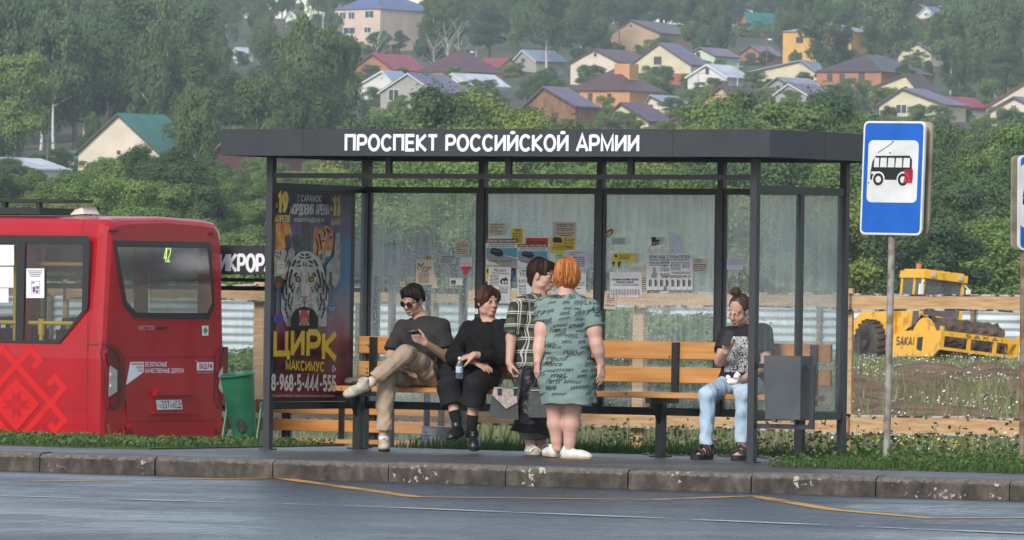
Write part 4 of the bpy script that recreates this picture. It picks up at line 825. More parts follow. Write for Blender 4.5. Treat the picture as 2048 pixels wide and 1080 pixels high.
    if chim:
        px0, px1, pt = chim[:3]; x0, x1 = (px0-mid)/(s*c), (px1-mid)/(s*c); zt = (yb-pt)/s; yy = l*.35; sh = yy*math.sin(ps)/c
        g = MB(); P = [R(x0-sh, yy, hw), R(x1-sh, yy, hw), R(x1-sh, yy+(x1-x0), hw), R(x0-sh, yy+(x1-x0), hw)]; g.prism(P, Z_*(zt-hw)); ch = g.build('chimney', [wallm(chim[3] if len(chim) > 3 else 'brick')], rf)
    HB.append((min(xl, xe), ya, max(xr, xe), yb-(yb-ye)*.35, t, root)); return root, R, (w, l, hw, hr)
H = house
H('cream gabled house with a bright green metal roof among birches', 153, 237, 322, 229, 306, 352, 318, 'cream', 'green', psi=30)
H('small white house with a pale grey roof at the left edge of the hill', -40, 2, 62, 318, 338, 372, 70, 'white', 'silver', psi=40)
H('low grey shed with a green edged roof left of the cream house', 48, 118, 150, 303, 318, 345, 150, 'shed', 'green', psi=25, name='shed', cat='shed')
H('long dark maroon barn half hidden behind the shelter roof', 425, 470, 556, 268, 306, 372, 640, 'maroonw', 'mauve', psi=52, name='barn', cat='barn', t=600, wins=((481, 358, 26, 12),))
H('tall pale pink house with a violet roof on the hilltop', 668, 700, 760, -14, 17, 105, 812, 'pink', 'blue', psi=38, hip=True, wins=((684, 31, 13, 15), (702, 31, 13, 15), (738, 29, 18, 15), (698, 61, 24, 14), (735, 60, 14, 12)))
H('small white gabled house high on the hill left of the violet roof', 571, 582, 597, 22, 34, 58, 600, 'white', 'brown', psi=30)
H('tiny white house peeping out between two birches', 466, 474, 486, 96, 105, 125, 494, 'white', 'silver', psi=35)
H('wide red roofed house screened by bare branches', 705, 745, 790, 108, 140, 168, 812, 'brick', 'red', psi=35)
H('big maroon roofed house behind bare white birch trunks', 838, 880, 925, 98, 142, 168, 960, 'beige', 'maroon', psi=38, hip=True)
H('small house with a crimson roof and pale gable', 1000, 1018, 1032, 117, 135, 152, 968, 'paley', 'red', psi=-35)
H('house with a light blue metal roof under hanging birch leaves', 1028, 1046, 1072, 101, 122, 148, 1105, 'grey', 'bluegrey', psi=50)
H('white gabled house with a grey roof at the left of the shelter skyline', 705, 765, 800, 143, 178, 212, 800, 'white', 'bluegrey', psi=35, wins=((762, 156, 5, 7),), trim=True)
H('grey gabled house with white window and white roof edge', 760, 816, 872, 147, 184, 220, 885, 'grey', 'violet', psi=30, wins=((787, 190, 22, 24),), trim=True)
H('house with a pale turquoise roof behind the bright willow', 880, 905, 935, 148, 170, 190, 985, 'white', 'silver', psi=40)
H('beige two storey house with a dark brown roof at the wood edge', 1222, 1262, 1318, 41, 66, 108, 1336, 'beige', 'brown', psi=25, wins=((1261, 52, 9, 10),), base=None)
H('cream gabled house left of the yellow gable', 1141, 1189, 1240, 99, 126, 165, 1262, 'cream', 'brown', psi=35, wins=((1190, 109, 5, 8, 'b'),))
H('pale yellow gabled house with a red brick base', 1263, 1318, 1380, 87, 129, 168, 1356, 'paley', 'violet', psi=32, wins=((1315, 121, 15, 16, 'b'),), base=1.6)
_, RR, (w_, l_, hw_, hr_) = H('orange brick house with a brown hipped roof and a broad chimney', 1139, 1190, 1258, 133, 180, 236, 1262, 'orange', 'brown', psi=32, hip=True, wins=((1180, 195, 9, 18, 'b'), (1218, 196, 8, 18, 'b'), (1153, 192, 11, 14, 'b')), chim=(1228, 1258, 126, 'orange'))
H('weathered wooden barn with a long grey violet roof', 1050, 1088, 1150, 175, 212, 262, 1130, 'wood', 'violet', psi=35, name='barn', cat='barn', wins=((1110, 231, 9, 12, 'b'),))
H('cream gabled house with a purple roof right of the wooden barn', 1205, 1243, 1296, 207, 242, 272, 1290, 'paley', 'purple', psi=35, wins=((1238, 230, 16, 12, 'b'),))
H('pale house with a blue grey roof below the brick chimney', 1290, 1302, 1345, 192, 214, 240, 1350, 'cream', 'bluegrey', psi=38)
H('small mint green gabled house with a brown window', 1371, 1401, 1430, 96, 112, 140, 1452, 'mint', 'mauve', psi=30, wins=((1396, 111, 8, 14, 'b'),))
H('white gabled house with a shiny silver roof', 1376, 1414, 1452, 130, 154, 182, 1462, 'white', 'silver', psi=35, wins=((1414, 142, 7, 13, 'b'),), trim=True)
H('large peach gabled house with a maroon roof', 1358, 1443, 1500, 173, 238, 275, 1500, 'peach', 'brown', psi=30)
H('tiny wooden gabled hut just above the shelter roof', 1328, 1351, 1376, 236, 250, 275, 1378, 'wood', 'maroon', psi=25, name='shed', cat='shed')
H('small house with a mauve roof in the dark trees', 1476, 1502, 1528, 92, 111, 126, 1540, 'brick', 'mauve', psi=35)
H('teal roofed building near the top of the hill', 1474, 1490, 1500, 26, 55, 70, 1552, 'brick', 'teal', psi=50)
H('tall ochre yellow house with brown corner stones behind a big tree', 1566, 1640, 1700, 44, 62, 150, 1720, 'ochre', 'grey', psi=25, hip=True, wins=((1597, 114, 15, 18, 'b'), (1650, 115, 16, 20, 'b'), (1599, 80, 14, 12, 'b'), (1650, 80, 12, 12, 'b')))
H('long pale yellow house with a flat gable below the ochre house', 1500, 1600, 1632, 122, 145, 180, 1640, 'paley', 'bluegrey', psi=20, wins=((1600, 130, 6, 8),))
H('brown brick house with a dark hipped roof', 1634, 1690, 1760, 106, 142, 195, 1800, 'brick', 'dark', psi=30, hip=True, wins=((1660, 155, 10, 16, 'b'), (1684, 155, 10, 16, 'b'), (1722, 155, 12, 22, 'b')))
H('grey gabled shed in front of the long yellow house', 1530, 1556, 1590, 156, 176, 200, 1620, 'shed', 'grey', psi=35, name='shed', cat='shed')
H('dark grey gabled house beside the bright shed', 1552, 1578, 1612, 168, 188, 215, 1632, 'grey', 'violet', psi=30)
H('yellow gabled house with a brown roof right of the brick house', 1740, 1810, 1832, 150, 178, 215, 1845, 'paley', 'brown', psi=30)
H('broad yellow house with a grey violet roof and a white triangular window', 1760, 1806, 1888, 178, 210, 252, 1852, 'paley', 'violet', psi=30, wins=((1803, 218, 22, 20), (1852, 219, 22, 12)))
H('house with a crimson roof beside the broad yellow house', 1878, 1889, 1916, 195, 214, 245, 1948, 'cream', 'red', psi=40)
H('cream house with a red edged roof at the right edge', 1975, 2060, 2130, 160, 214, 250, 2140, 'cream', 'red', psi=25, wins=((2052, 190, 10, 12),))
H('small cream house with a white door at the right edge', 1982, 2028, 2080, 195, 222, 262, 2085, 'cream', 'violet', psi=25, wins=((2027, 222, 12, 26),))
H('pale yellow house half hidden by the large willow at right', 1797, 1835, 1860, 87, 104, 130, 1862, 'paley', 'violet', psi=30)
H('white flat fronted house with a red base at the very top of the hill', 1836, 1852, 1872, 14, 30, 48, 1876, 'white', 'blue', psi=25, base=1.2)

# ------------------------------------------------------------------ poles and lamps on the hillside
m_conc = M('concrete_pole', (.42, .4, .36), .85, var=.15, scale=1.5); m_rpipe = M('rusty_pipe', (.2, .085, .05), .85)
def pole(px, y0, y1, wpx, m, label, name='utility_pole', cat='pole', lamp=0, t=None, twin=False):
    t = t or ground_hit(px, y1+12); A, B = Wp(px, y1+14, t), Wp(px+.0142*(y1-y0), y0, t); r = wpx/2*t/F; root = thing(name, label, cat, A)
    g = MB(); g.tube([A, B], [r*1.15, r*.85], 8)
    if twin: g.tube([A+rv*r*3.2, B+rv*r*2.4-Vector((0, 0, .3))], [r*1.1, r*.8], 8)
    g.build('pole', m, root)
    if lamp:
        g = MB(); L0 = B-Vector((0, 0, (y1-y0)*.2*t/F)); L1 = L0+rv*lamp*t/F+Vector((0, 0, .35)); g.tube([L0, L1], .05, 6); g.build('lamp_arm', m, root); g = MB(); g.ell(L1+rv*(.2 if lamp > 0 else -.2), (.4, .22, .16)); g.build('lamp_head', m_wfr, root)
    if cat == 'pole' and not lamp:
        g = MB(); C_ = B-Vector((0, 0, .5)); g.bar(C_-rv*.8, C_+rv*.8, .1, .1); g.build('crossarm', m_conc, root)
pole(350, 210, 268, 4.5, m_conc, 'twin concrete lamp post beside the green roof', lamp=-8, twin=True)
pole(94, 276, 345, 4, m_conc, 'short whitish concrete post left of the cream house'); pole(145, 234, 305, 3, m_rpipe, 'thin rusty stovepipe by the green edged shed', name='stovepipe', cat='pipe')
pole(1475, 126, 172, 3, m_conc, 'thin pale post right of the silver roof'); pole(1533, 66, 155, 2.5, m_rpipe, 'dark wooden pole beside the long yellow house', lamp=3); pole(2026, 158, 200, 4, m_conc, 'pale concrete post in front of the red edged roof')
pole(1238, 55, 118, 2.5, m_rpipe, 'dark pole before the beige two storey house'); pole(952, 99, 150, 2, m_conc, 'thin lamp post beside the maroon roof', lamp=-6); pole(1778, 165, 190, 2, m_rpipe, 'thin lamp post beside the yellow brown roofed house', lamp=-5); pole(1396, 140, 172, 2, m_conc, 'thin grey post left of the silver roof')

# ================================================================== trees
def mat_leaf(name, a, b, tr=.3):
    k = NT(name); at = k.n('Attribute', attribute_name='tint').outputs['Fac']; oi = k.n('ObjectInfo').outputs['Random']
    f = k.math('ADD', k.math('MULTIPLY', at, .7), k.math('MULTIPLY', oi, .4), clamp=True)
    c = k.mix(f, a, b); k.link(c, k.b.inputs[0]); k.b.inputs['Roughness'].default_value = .75; k.b.inputs['Specular IOR Level'].default_value = .25
    tl = k.n('BsdfTranslucent', {0: c}); mx = k.n('MixShader', {0: tr, 1: k.b.outputs[0], 2: tl.outputs[0]}); k.link(mx.outputs[0], k.out.inputs[0]); return k.m
m_lw = mat_leaf('willow_leaf', (.08, .15, .036), (.225, .32, .08)); m_lb = mat_leaf('birch_leaf', (.062, .115, .048), (.15, .22, .08)); m_ld = mat_leaf('dark_leaf', (.042, .088, .038), (.115, .18, .064)); m_ly = mat_leaf('yellow_green_leaf', (.11, .16, .036), (.29, .355, .085))
m_bk = M('dark_bark', (.05, .04, .03), .9, var=.3, scale=2); m_bw = M('birch_bark', (.55, .53, .48), .8, col2=(.1, .09, .08), scale=1.4, lo=.6, hi=.68, stretch=(1, 1, 2.5))
def leaf_mesh(name, C, Nn, size, asp, tint, mat, rg, droop=0.):
    n = len(C); d = rg.normal(size=(n, 3)); d -= Nn*(d*Nn).sum(1, keepdims=True)
    if droop: d = d*(1-droop)+np.array([0, 0, -1.5])*droop
    d /= np.linalg.norm(d, axis=1, keepdims=True)+1e-9; e = np.cross(Nn, d); e /= np.linalg.norm(e, axis=1, keepdims=True)+1e-9
    s = (size*(.6+.8*rg.random(n)))[:, None]; f = Nn*s*.25
    V = np.stack([C-d*s*asp, C+e*s*.5+f*rg.random((n, 1))-d*s*.15, C+d*s*asp, C-e*s*.5+f*rg.random((n, 1))+d*s*.1], 1).reshape(-1, 3)
    return np_mesh(name, V, np.arange(4*n).reshape(n, 4), mat, attr={'tint': np.repeat(tint, 4)})
def make_crown(kind, seed):
    rg = np.random.default_rng(seed); cs = []; rs = []
    if kind == 'willow': Hh, N, sz, asp, dr = 9, 19000, .155, .75, .15
    elif kind == 'birch': Hh, N, sz, asp, dr = 17, 12000, .22, 1.1, .6
    else: Hh, N, sz, asp, dr = 14, 14000, .23, .65, .1
    if kind == 'willow':
        for i in range(26): a = rg.uniform(0, 6.28); q_ = rg.random()**.6; z = rg.uniform(1.0, 7.9); R_ = 3.6*math.sqrt(max(.05, 1-((z-2.5)/6.2)**2))*q_; cs.append((R_*math.cos(a), R_*math.sin(a), z)); rs.append((rg.uniform(.8, 1.5), rg.uniform(.8, 1.5), rg.uniform(.7, 1.25)))
    elif kind == 'birch':
        for i in range(30): a = rg.uniform(0, 6.28); z = rg.uniform(4.5, 15.6); R_ = 3.5*math.sqrt(max(.03, 1-((z-8)/8.6)**2))*rg.random()**.55; cs.append((R_*math.cos(a), R_*math.sin(a), z)); rs.append((rg.uniform(.7, 1.35), rg.uniform(.7, 1.35), rg.uniform(1.0, 2.2)))
    else:
        for i in range(26): a = rg.uniform(0, 6.28); z = rg.uniform(4.2, 12.7); R_ = 4.0*math.sqrt(max(.05, 1-((z-7.6)/6)**2))*rg.random()**.5; cs.append((R_*math.cos(a), R_*math.sin(a), z)); rs.append((rg.uniform(1., 1.8), rg.uniform(1., 1.8), rg.uniform(.8, 1.4)))
    cs = np.array(cs); rs = np.array(rs); wgt = (rs.prod(1))**.67; ix = rg.choice(len(cs), N, p=wgt/wgt.sum())
    u = rg.normal(size=(N, 3)); u /= np.linalg.norm(u, axis=1, keepdims=True); u[:, 2] = np.where(rg.random(N) < .5, np.abs(u[:, 2]), u[:, 2])
    rad = rg.uniform(.62, 1.12, N)[:, None]; C = cs[ix]+u*rs[ix]*rad
    # ragged sprigs standing out of the lobes
    k = int(N*.12); j = rg.choice(N, k); C[j] += u[j]*rg.uniform(.1, .7, (k, 1))
    lob = rg.random(len(cs)); tint = np.clip(.75*lob[ix]+.25*rg.random(N), 0, 1)
    Nn = u+rg.normal(size=(N, 3))*.36+np.array([0, 0, .45]); Nn /= np.linalg.norm(Nn, axis=1, keepdims=True); C[:, 2] = np.maximum(C[:, 2], .15)
    return C, Nn, sz, asp, tint, dr, Hh, cs
TREE = {}
def tree_proto(key, kind, seed, mat, white=False):
    C, Nn, sz, asp, tint, dr, Hh, cs = make_crown(kind, seed); rg = np.random.default_rng(seed+99)
    cm = leaf_mesh('crown', C, Nn, np.full(len(C), sz), asp, tint, mat, rg, dr)
    g = MB()
    if kind == 'willow':
        for i in range(5): a = i*1.3; p = [(0.3*math.cos(a), .3*math.sin(a), -.8)]+[(rg.uniform(.4, .6)*z*.6*math.cos(a)+.2, .4*z*.6*math.sin(a), z) for z in (1.5, 3.5, 6)]; g.tube(p, [.14, .11, .07, .03], 6)
    else:
        top = Hh*.93; lean = rg.normal(size=2)*.5; P = [(lean[0]*z/top+.12*math.sin(z*.8+seed), lean[1]*z/top, z) for z in np.linspace(-1., top, 9)]; r0 = .2 if white else .26
        g.tube(P, list(np.linspace(r0, .03, 9)), 7)
        for i in range(9):
            c = cs[rg.integers(len(cs))]; z0 = max(2., c[2]-rg.uniform(1.5, 4)); f = min(1, z0/top); b0 = (lean[0]*f, lean[1]*f, z0); g.tube([b0, ((b0[0]+c[0])/2, (b0[1]+c[1])/2, z0+(c[2]-z0)*.62), tuple(c)], [.09, .06, .02], 5)
    tm = bpy.data.meshes.new('trunk'); tm.from_pydata([tuple(v) for v in g.v], [], g.f); tm.materials.append(m_bw if white else m_bk); tm.polygons.foreach_set('use_smooth', [True]*len(tm.polygons))
    TREE[key] = (cm, tm, Hh)
for i in range(5): tree_proto(('willow', i), 'willow', 10+i, [m_lw, m_lw, m_ly, m_lw, m_lb][i])
for i in range(4): tree_proto(('birch', i), 'birch', 30+i, [m_lb, m_lb, m_ld, m_lb][i], True)
for i in range(4): tree_proto(('broad', i), 'broad', 50+i, [m_ld, m_lb, m_ld, m_lw][i])
NM = {'willow': ('willow_bush', 'bush'), 'birch': ('birch_tree', 'tree'), 'broad': ('leafy_tree', 'tree')}
def place_tree(kind, loc, Hm, wide, label, group, rnd, var=None):
    cm, tm, Hh = TREE[(kind, var if var is not None else rnd.randrange(5 if kind == 'willow' else 4))]; nm, cat = NM[kind]
    root = thing(nm, label, cat, loc, group); sz = Hm/Hh; rz = rnd.uniform(0, 6.28)
    for n_, me in (('crown', cm), ('trunk', tm)):
        o = link(n_, me, root); o.scale = (sz*wide, sz*wide, sz); o.rotation_euler.z = rz
    return root
rnd = random.Random(3)
# --- willow belt in front of the village
prof = [(-200, 330), (60, 345), (150, 325), (200, 300), (300, 280), (400, 296), (440, 350), (520, 372), (640, 345), (700, 285), (760, 222), (830, 182), (900, 166), (1000, 178), (1080, 215), (1150, 245), (1250, 266), (1340, 266), (1400, 222), (1450, 188), (1520, 172), (1600, 180), (1690, 195), (1740, 232), (1800, 236), (1900, 244), (2000, 238), (2250, 230)]
ytop = lambda px: float(np.interp(px, [p[0] for p in prof], [p[1] for p in prof]))
for row, (tr, dy, step) in enumerate(((440, 0, 62), (392, 55, 66), (345, 120, 70), (305, 190, 74))):
    px = -150+rnd.uniform(0, 30)
    while px < 2200:
        t = tr+rnd.uniform(-14, 14); yt = ytop(px)+dy+rnd.uniform(-12, 22)
        yt = min(yt, 470); P = Wp(px, 560, t); s_ = (P-CAM).dot(rv); zg = float(ground_z(t, s_)); Hm = Wp(px, yt, t).z-zg
        Hm = max(3.2, min(12.5, Hm)); x, y = TS(t, s_)
        w_ = rnd.uniform(.85, 1.15)*(1.25 if Hm < 5.5 else 1)
        lab = ['bright green bushy willow in the belt just below the houses', 'rounded green willow in the middle of the leafy belt', 'leafy willow low on the slope behind the shelter', 'low green willow at the foot of the slope beyond the metal fence'][row]
        place_tree('willow' if rnd.random() < .88 else 'broad', (x, y, zg-.1), Hm, w_, lab, 'willows in the belt behind the shelter, row by height on the slope %d' % (row+1), rnd); px += step*rnd.uniform(.75, 1.25)
# --- single trees one can point at
def one(kind, px, yb, yt, wide, label, var=None, t=None):
    t = t or ground_hit(px, yb); P = Wp(px, yb, t); Hm = Wp(px, yt, t).z-P.z; return place_tree(kind, P, Hm, wide, label, None, rnd, var)
one('broad', 1640, 178, -8, .72, 'dark crowned tree with a bare trunk before the ochre house', 0); one('broad', 1678, 176, 12, .6, 'slim dark tree right before the ochre house', 2)
one('birch', 612, 322, 30, 1.0, 'tall drooping birch left of the shelter skyline', 1); one('birch', 672, 318, 62, .9, 'leaning birch next to the white gabled house', 3); one('birch', 436, 305, 96, .75, 'yellowish birch between the green roof and the tall birch', 0)
one('birch', 1092, 150, -60, 1.15, 'big weeping birch with a white trunk above the blue roof', 2); one('birch', 1775, 150, -40, 1.3, 'weeping birch with leaning white trunks behind the brick house', 1); one('birch', 1900, 200, 10, 1.35, 'wide willow like birch right of the brick house', 3); one('birch', 1990, 205, -10, 1.2, 'tall birch above the red roof at right', 1)
one('broad', 30, 360, 90, .9, 'broad dark tree at the left edge', 3); one('birch', 265, 285, 60, 1.2, 'pale stemmed birch just behind the green roof', 0); one('birch', 105, 320, 30, 1.1, 'tall birch above the grey shed', 1)
one('broad', 1365, 165, 150, 1.2, 'round shrub between the silver roof and the chimney', 0); one('broad', 1720, 215, 165, 1.0, 'dark round bush before the brick house', 0); one('willow', 1320, 215, 160, 1.1, 'grey green bush left of the peach gable', 4); one('willow', 1270, 258, 228, 1.2, 'bush below the purple roof', 4)
m_bare = M('bare_bark', (.30, .29, .265), .85, var=.3, scale=1.5)
def bare_birch(px, yb, yt, lean, label):
    t = ground_hit(px, yb); P = Wp(px, yb, t); k = t/F; root = thing('bare_birch', label, 'tree', P); top = Wp(px+lean, yt, t); g = MB(); ax_ = [P.lerp(top, i/6)+rv*rnd.uniform(-.1, .1) for i in range(7)]; g.tube(ax_, list(np.linspace(2.0*k, .5*k, 7)), 6); g.build('trunk', m_bare, root); g = MB()
    for i in range(16): b = P.lerp(top, rnd.uniform(.3, .98)); sg = rnd.choice((-1, 1)); e = b+rv*sg*rnd.uniform(8, 30)*k+Vector((0, 0, rnd.uniform(12, 40)*k)); g.tube([b, b.lerp(e, .5)+Vector((0, 0, 2*k)), e], [.7*k, .5*k, .25*k], 4)
    g.build('bare_crown', m_bare, root)
bare_birch(902, 160, 45, -14, 'leafless white birch, left one of the pair before the maroon roof'); bare_birch(918, 160, 52, -2, 'leafless white birch, right one of the pair before the maroon roof'); bare_birch(872, 158, 92, -6, 'short bare birch stem left of the leafless pair'); bare_birch(752, 158, 70, 4, 'thin bare birch before the wide red roof')
# --- woods and gardens all over the hill
cnt = 0
def try_tree(px, t, kind, Hm, wide, label, group):
    P0 = Wp(px, 300, t); s_ = (P0-CAM).dot(rv); zg = float(ground_z(t, s_)); x, y = TS(t, s_); bx_, by_, _ = pix((x, y, zg)); k = F/t; ww = {'willow': 8., 'birch': 8., 'broad': 9.5}[kind]*Hm/{'willow': 9, 'birch': 17, 'broad': 14}[kind]*wide*k
    A = (bx_-ww*.5, by_-Hm*k, bx_+ww*.5, by_)
    for (x0, y0, x1, y1, th, _r) in HB:
        if t < th+12:
            ox = min(A[2], x1)-max(A[0], x0); oy = min(A[3], y1)-max(A[1], y0)
            if ox > 0 and oy > 0 and ox*oy > .09*(x1-x0)*(y1-y0): return False
            if abs(t-th) < 12 and ox > 0: return False
    place_tree(kind, (x, y, zg-.2), Hm, wide, label, group, rnd); return True
for t in [480, 515, 560, 610, 660, 720, 780, 840, 905, 970, 1040, 1110, 1180, 1260, 1340, 1430, 1520, 1620, 1720]:
    step = 5.6*F/t; px = -120-rnd.random()*step
    while px < 2180:
        px += step*rnd.uniform(.6, 1.25); left = px < 690+rnd.uniform(-40, 40)
        if left and t > 640:
            kind = 'birch' if rnd.random() < .7 else 'broad'; Hm = rnd.uniform(13, 19) if t < 1250 else rnd.uniform(9, 14); lab = 'birch in the dense dark wood above the green roofed house' if kind == 'birch' else 'dark leafy tree in the wood above the green roofed house'; gr = 'trees of the wood on the left slope, '+kind
            if px > 380 and t > 1450 and rnd.random() < .4: continue
        elif t > 1130:
            kind = rnd.choice(('birch', 'broad', 'broad')); Hm = rnd.uniform(10, 16); lab = 'tall %s on the hazy hilltop behind the houses' % ('birch' if kind == 'birch' else 'leafy tree'); gr = 'trees on the hilltop, '+kind
            if (610 < px < 690 or 780 < px < 900 or px > 1960) and t > 1400 and rnd.random() < .85: continue
        else:
            kind = rnd.choice(('broad', 'willow', 'willow', 'birch')); Hm = {'broad': rnd.uniform(6, 10), 'willow': rnd.uniform(3.5, 7), 'birch': rnd.uniform(8, 13)}[kind]; lab = {'broad': 'dark garden tree between the village houses', 'willow': 'low garden bush between the village houses', 'birch': 'slender birch between the village houses'}[kind]; gr = 'village trees, '+kind
        for k_ in range(5):
            if try_tree(px+rnd.uniform(-.3, .3)*step*k_, t+rnd.uniform(-14, 14), kind, Hm*(1-.17*k_), rnd.uniform(.85, 1.2), lab, gr): cnt += 1; break
for (x0, y0_, x1, y1, th, rt) in list(HB):
    wpx = x1-x0; nb = max(2, int(wpx/26))
    for i in range(nb):
        t = th-rnd.uniform(9, 16); px = x0+wpx*(i+rnd.uniform(.15, .85))/nb; P0 = Wp(px, 300, t); s_ = (P0-CAM).dot(rv); x, y = TS(t, s_); zg = float(ground_z(t, s_))
        place_tree('willow', (x, y, zg-.3), rnd.uniform(1.9, 3.6), rnd.uniform(1.0, 1.6), 'low green bush in a garden right before a village house', 'garden bushes before the village houses', rnd)
# ================================================================== people: smooth bodies from blended volumes
class Field:
    def __init__(s, pts, pad=.2, h=.0048):
        P = np.array([tuple(p) for p in pts]); s.lo = P.min(0)-pad; s.h = h; s.n = np.ceil((P.max(0)+pad-s.lo)/h).astype(int)+1
        s.A = np.full(s.n, .3, np.float32)
    def _reg(s, lo, hi):
        a = np.maximum(0, np.floor((np.array(lo)-s.lo)/s.h).astype(int)); b = np.minimum(s.n, np.ceil((np.array(hi)-s.lo)/s.h).astype(int)+1)
        if (b <= a).any(): return None
        ax = [s.lo[i]+s.h*np.arange(a[i], b[i]) for i in range(3)]
        return tuple(slice(a[i], b[i]) for i in range(3)), ax[0][:, None, None].astype(np.float32), ax[1][None, :, None].astype(np.float32), ax[2][None, None, :].astype(np.float32)
    def _put(s, sl, d, k, op):
        a = s.A[sl]
        if op == 'add':
            if k > 0: h = np.clip(.5+.5*(a-d)/k, 0, 1); s.A[sl] = a*(1-h)+d*h-k*h*(1-h)
            else: s.A[sl] = np.minimum(a, d)
        elif op == 'sub':
            d = -d; h = np.clip(.5-.5*(a-d)/max(k, 1e-5), 0, 1); s.A[sl] = a*(1-h)+d*h+k*h*(1-h)
        else: s.A[sl] = np.maximum(a, d)
    def cap(s, a, b, ra, rb, k=.02, op='add', end=None):
        a, b = np.array(tuple(a)), np.array(tuple(b)); m = max(ra, rb)+k+3*s.h; r = s._reg(np.minimum(a, b)-m, np.maximum(a, b)+m)
        if r is None: return s
        sl, X, Y, Z = r; d = b-a; L2 = max(1e-9, float(d@d)); t = np.clip(((X-a[0])*d[0]+(Y-a[1])*d[1]+(Z-a[2])*d[2])/L2, 0, 1)
        D = np.sqrt((X-a[0]-t*d[0])**2+(Y-a[1]-t*d[1])**2+(Z-a[2]-t*d[2])**2)-(ra+(rb-ra)*t)
        if end is not None: q = np.array(tuple(end)); u = d/math.sqrt(L2); D = np.maximum(D, (X-q[0])*u[0]+(Y-q[1])*u[1]+(Z-q[2])*u[2])
        s._put(sl, D, k, op); return s
    def sleeve(s, a, b, f, ra, rb, k=.03):
        a, b = Vector(a), Vector(b); e = a.lerp(b, f); return s.cap(a, e+(b-a).normalized()*.04, ra, rb, k, end=e)
    def chain(s, pts, rad, k=.02):
        for i in range(len(pts)-1): s.cap(pts[i], pts[i+1], rad[i], rad[i+1], k)
        return s
    def ell(s, c, r, fr=None, k=.02, op='add'):
        c = np.array(tuple(c)); r = np.array(r, float); m = r.max()+k+3*s.h; g = s._reg(c-m, c+m)
        if g is None: return s
        sl, X, Y, Z = g; X = X-c[0]; Y = Y-c[1]; Z = Z-c[2]
        fr = fr or (Vector((1, 0, 0)), Vector((0, 1, 0)), Vector((0, 0, 1))); q = [(X*f.x+Y*f.y+Z*f.z)/r[i] for i, f in enumerate(fr)]
        k0 = np.sqrt(q[0]**2+q[1]**2+q[2]**2); k1 = np.sqrt((q[0]/r[0])**2+(q[1]/r[1])**2+(q[2]/r[2])**2)+1e-6; s._put(sl, k0*(k0-1)/k1, k, op); return s
    def cut(s, p, n, c=None, rad=None):
        """drop what lies beyond the plane through p with outward normal n (inside a ball round p when rad is given)"""
        p = np.array(tuple(p)); n = np.array(tuple(Vector(n).normalized())); g = s._reg(p-(rad or 9), p+(rad or 9)); sl, X, Y, Z = g
        D = (X-p[0])*n[0]+(Y-p[1])*n[1]+(Z-p[2])*n[2]
        if rad: D = np.where((X-p[0])**2+(Y-p[1])**2+(Z-p[2])**2 < rad*rad, D, -9)
        s._put(sl, D.astype(np.float32), 0, 'max'); return s
    def wrinkle(s, amp, freq, seed=0, n=5, squash=(1, 1, 1)):
        rg = np.random.default_rng(seed); sl, X, Y, Z = s._reg(s.lo, s.lo+s.h*s.n); W = 0
        for _ in range(n): d = rg.normal(size=3)*np.array(squash); d /= np.linalg.norm(d); f = freq*rg.uniform(.6, 1.6); W = W+np.sin(f*(X*d[0]+Y*d[1]+Z*d[2])+rg.uniform(0, 6.28)+1.5*np.sin(f*.35*(X*d[1]+Y*d[2]+Z*d[0])+rg.uniform(0, 6)))
        s.A += (amp*W/math.sqrt(n)).astype(np.float32); return s
    def mesh(s, name, mats, parent, colfn=None, smooth=2):
        A = s.A; A[0] = A[-1] = .1; A[:, 0] = A[:, -1] = .1; A[:, :, 0] = A[:, :, -1] = .1
        S = A < 0; c = [S[i:S.shape[0]-1+i, j:S.shape[1]-1+j, k:S.shape[2]-1+k] for i in (0, 1) for j in (0, 1) for k in (0, 1)]
        an = c[0].copy(); al = c[0].copy()
        for x in c[1:]: an |= x; al &= x
        I = np.nonzero(an & ~al); n = len(I[0]); idx = np.full(an.shape, -1, np.int32); idx[I] = np.arange(n)
        V = np.zeros((n, 3)); W = np.zeros(n); cv = {}
        for i in (0, 1):
            for j in (0, 1):
                for k in (0, 1): cv[i, j, k] = A[I[0]+i, I[1]+j, I[2]+k]
        for a in cv:
            for axn in range(3):
                if a[axn]: continue
                b = list(a); b[axn] = 1; va, vb = cv[a], cv[tuple(b)]; m = (va < 0) != (vb < 0); t = np.where(m, va/(va-vb+1e-12), 0)
                for q in range(3): V[:, q] += m*(a[q]+(t if q == axn else 0))
                W += m
        V /= W[:, None]; V = (V+np.stack(I, 1))*s.h+s.lo
        F_ = []
        for axn in range(3):
            o = [0, 0, 0]; o[axn] = 1; a = S[:S.shape[0]-o[0], :S.shape[1]-o[1], :S.shape[2]-o[2]]; b = S[o[0]:, o[1]:, o[2]:]; E = np.nonzero(a != b); u, v = [q for q in range(3) if q != axn]
            ok = (E[u] > 0) & (E[v] > 0) & (E[u] < S.shape[u]-1) & (E[v] < S.shape[v]-1); E = [e[ok] for e in E]; sgn = a[tuple(E)]
            def cell(du, dv_): e = [x.copy() for x in E]; e[u] = e[u]-du; e[v] = e[v]-dv_; return idx[tuple(e)]
            q = np.stack([cell(1, 1), cell(0, 1), cell(0, 0), cell(1, 0)], 1); flip = ~sgn if axn != 1 else sgn; q[flip] = q[flip][:, ::-1]; F_.append(q)
        Fq = np.concatenate(F_); Fq = Fq[(Fq >= 0).all(1)]
        for _ in range(smooth):      # light relaxation
            acc = np.zeros_like(V); ct = np.zeros(len(V))
            for a, b in ((0, 1), (1, 2), (2, 3), (3, 0)): np.add.at(acc, Fq[:, a], V[Fq[:, b]]); np.add.at(ct, Fq[:, a], 1)
            V = V*.5+.5*acc/np.maximum(ct, 1)[:, None]
        org = ORG[parent.name]; at = {'skin': colfn(V)} if colfn else None
        me = np_mesh(name, V-np.array(tuple(org)), Fq, mats, attr=at, smooth=True); return link(name, me, parent)
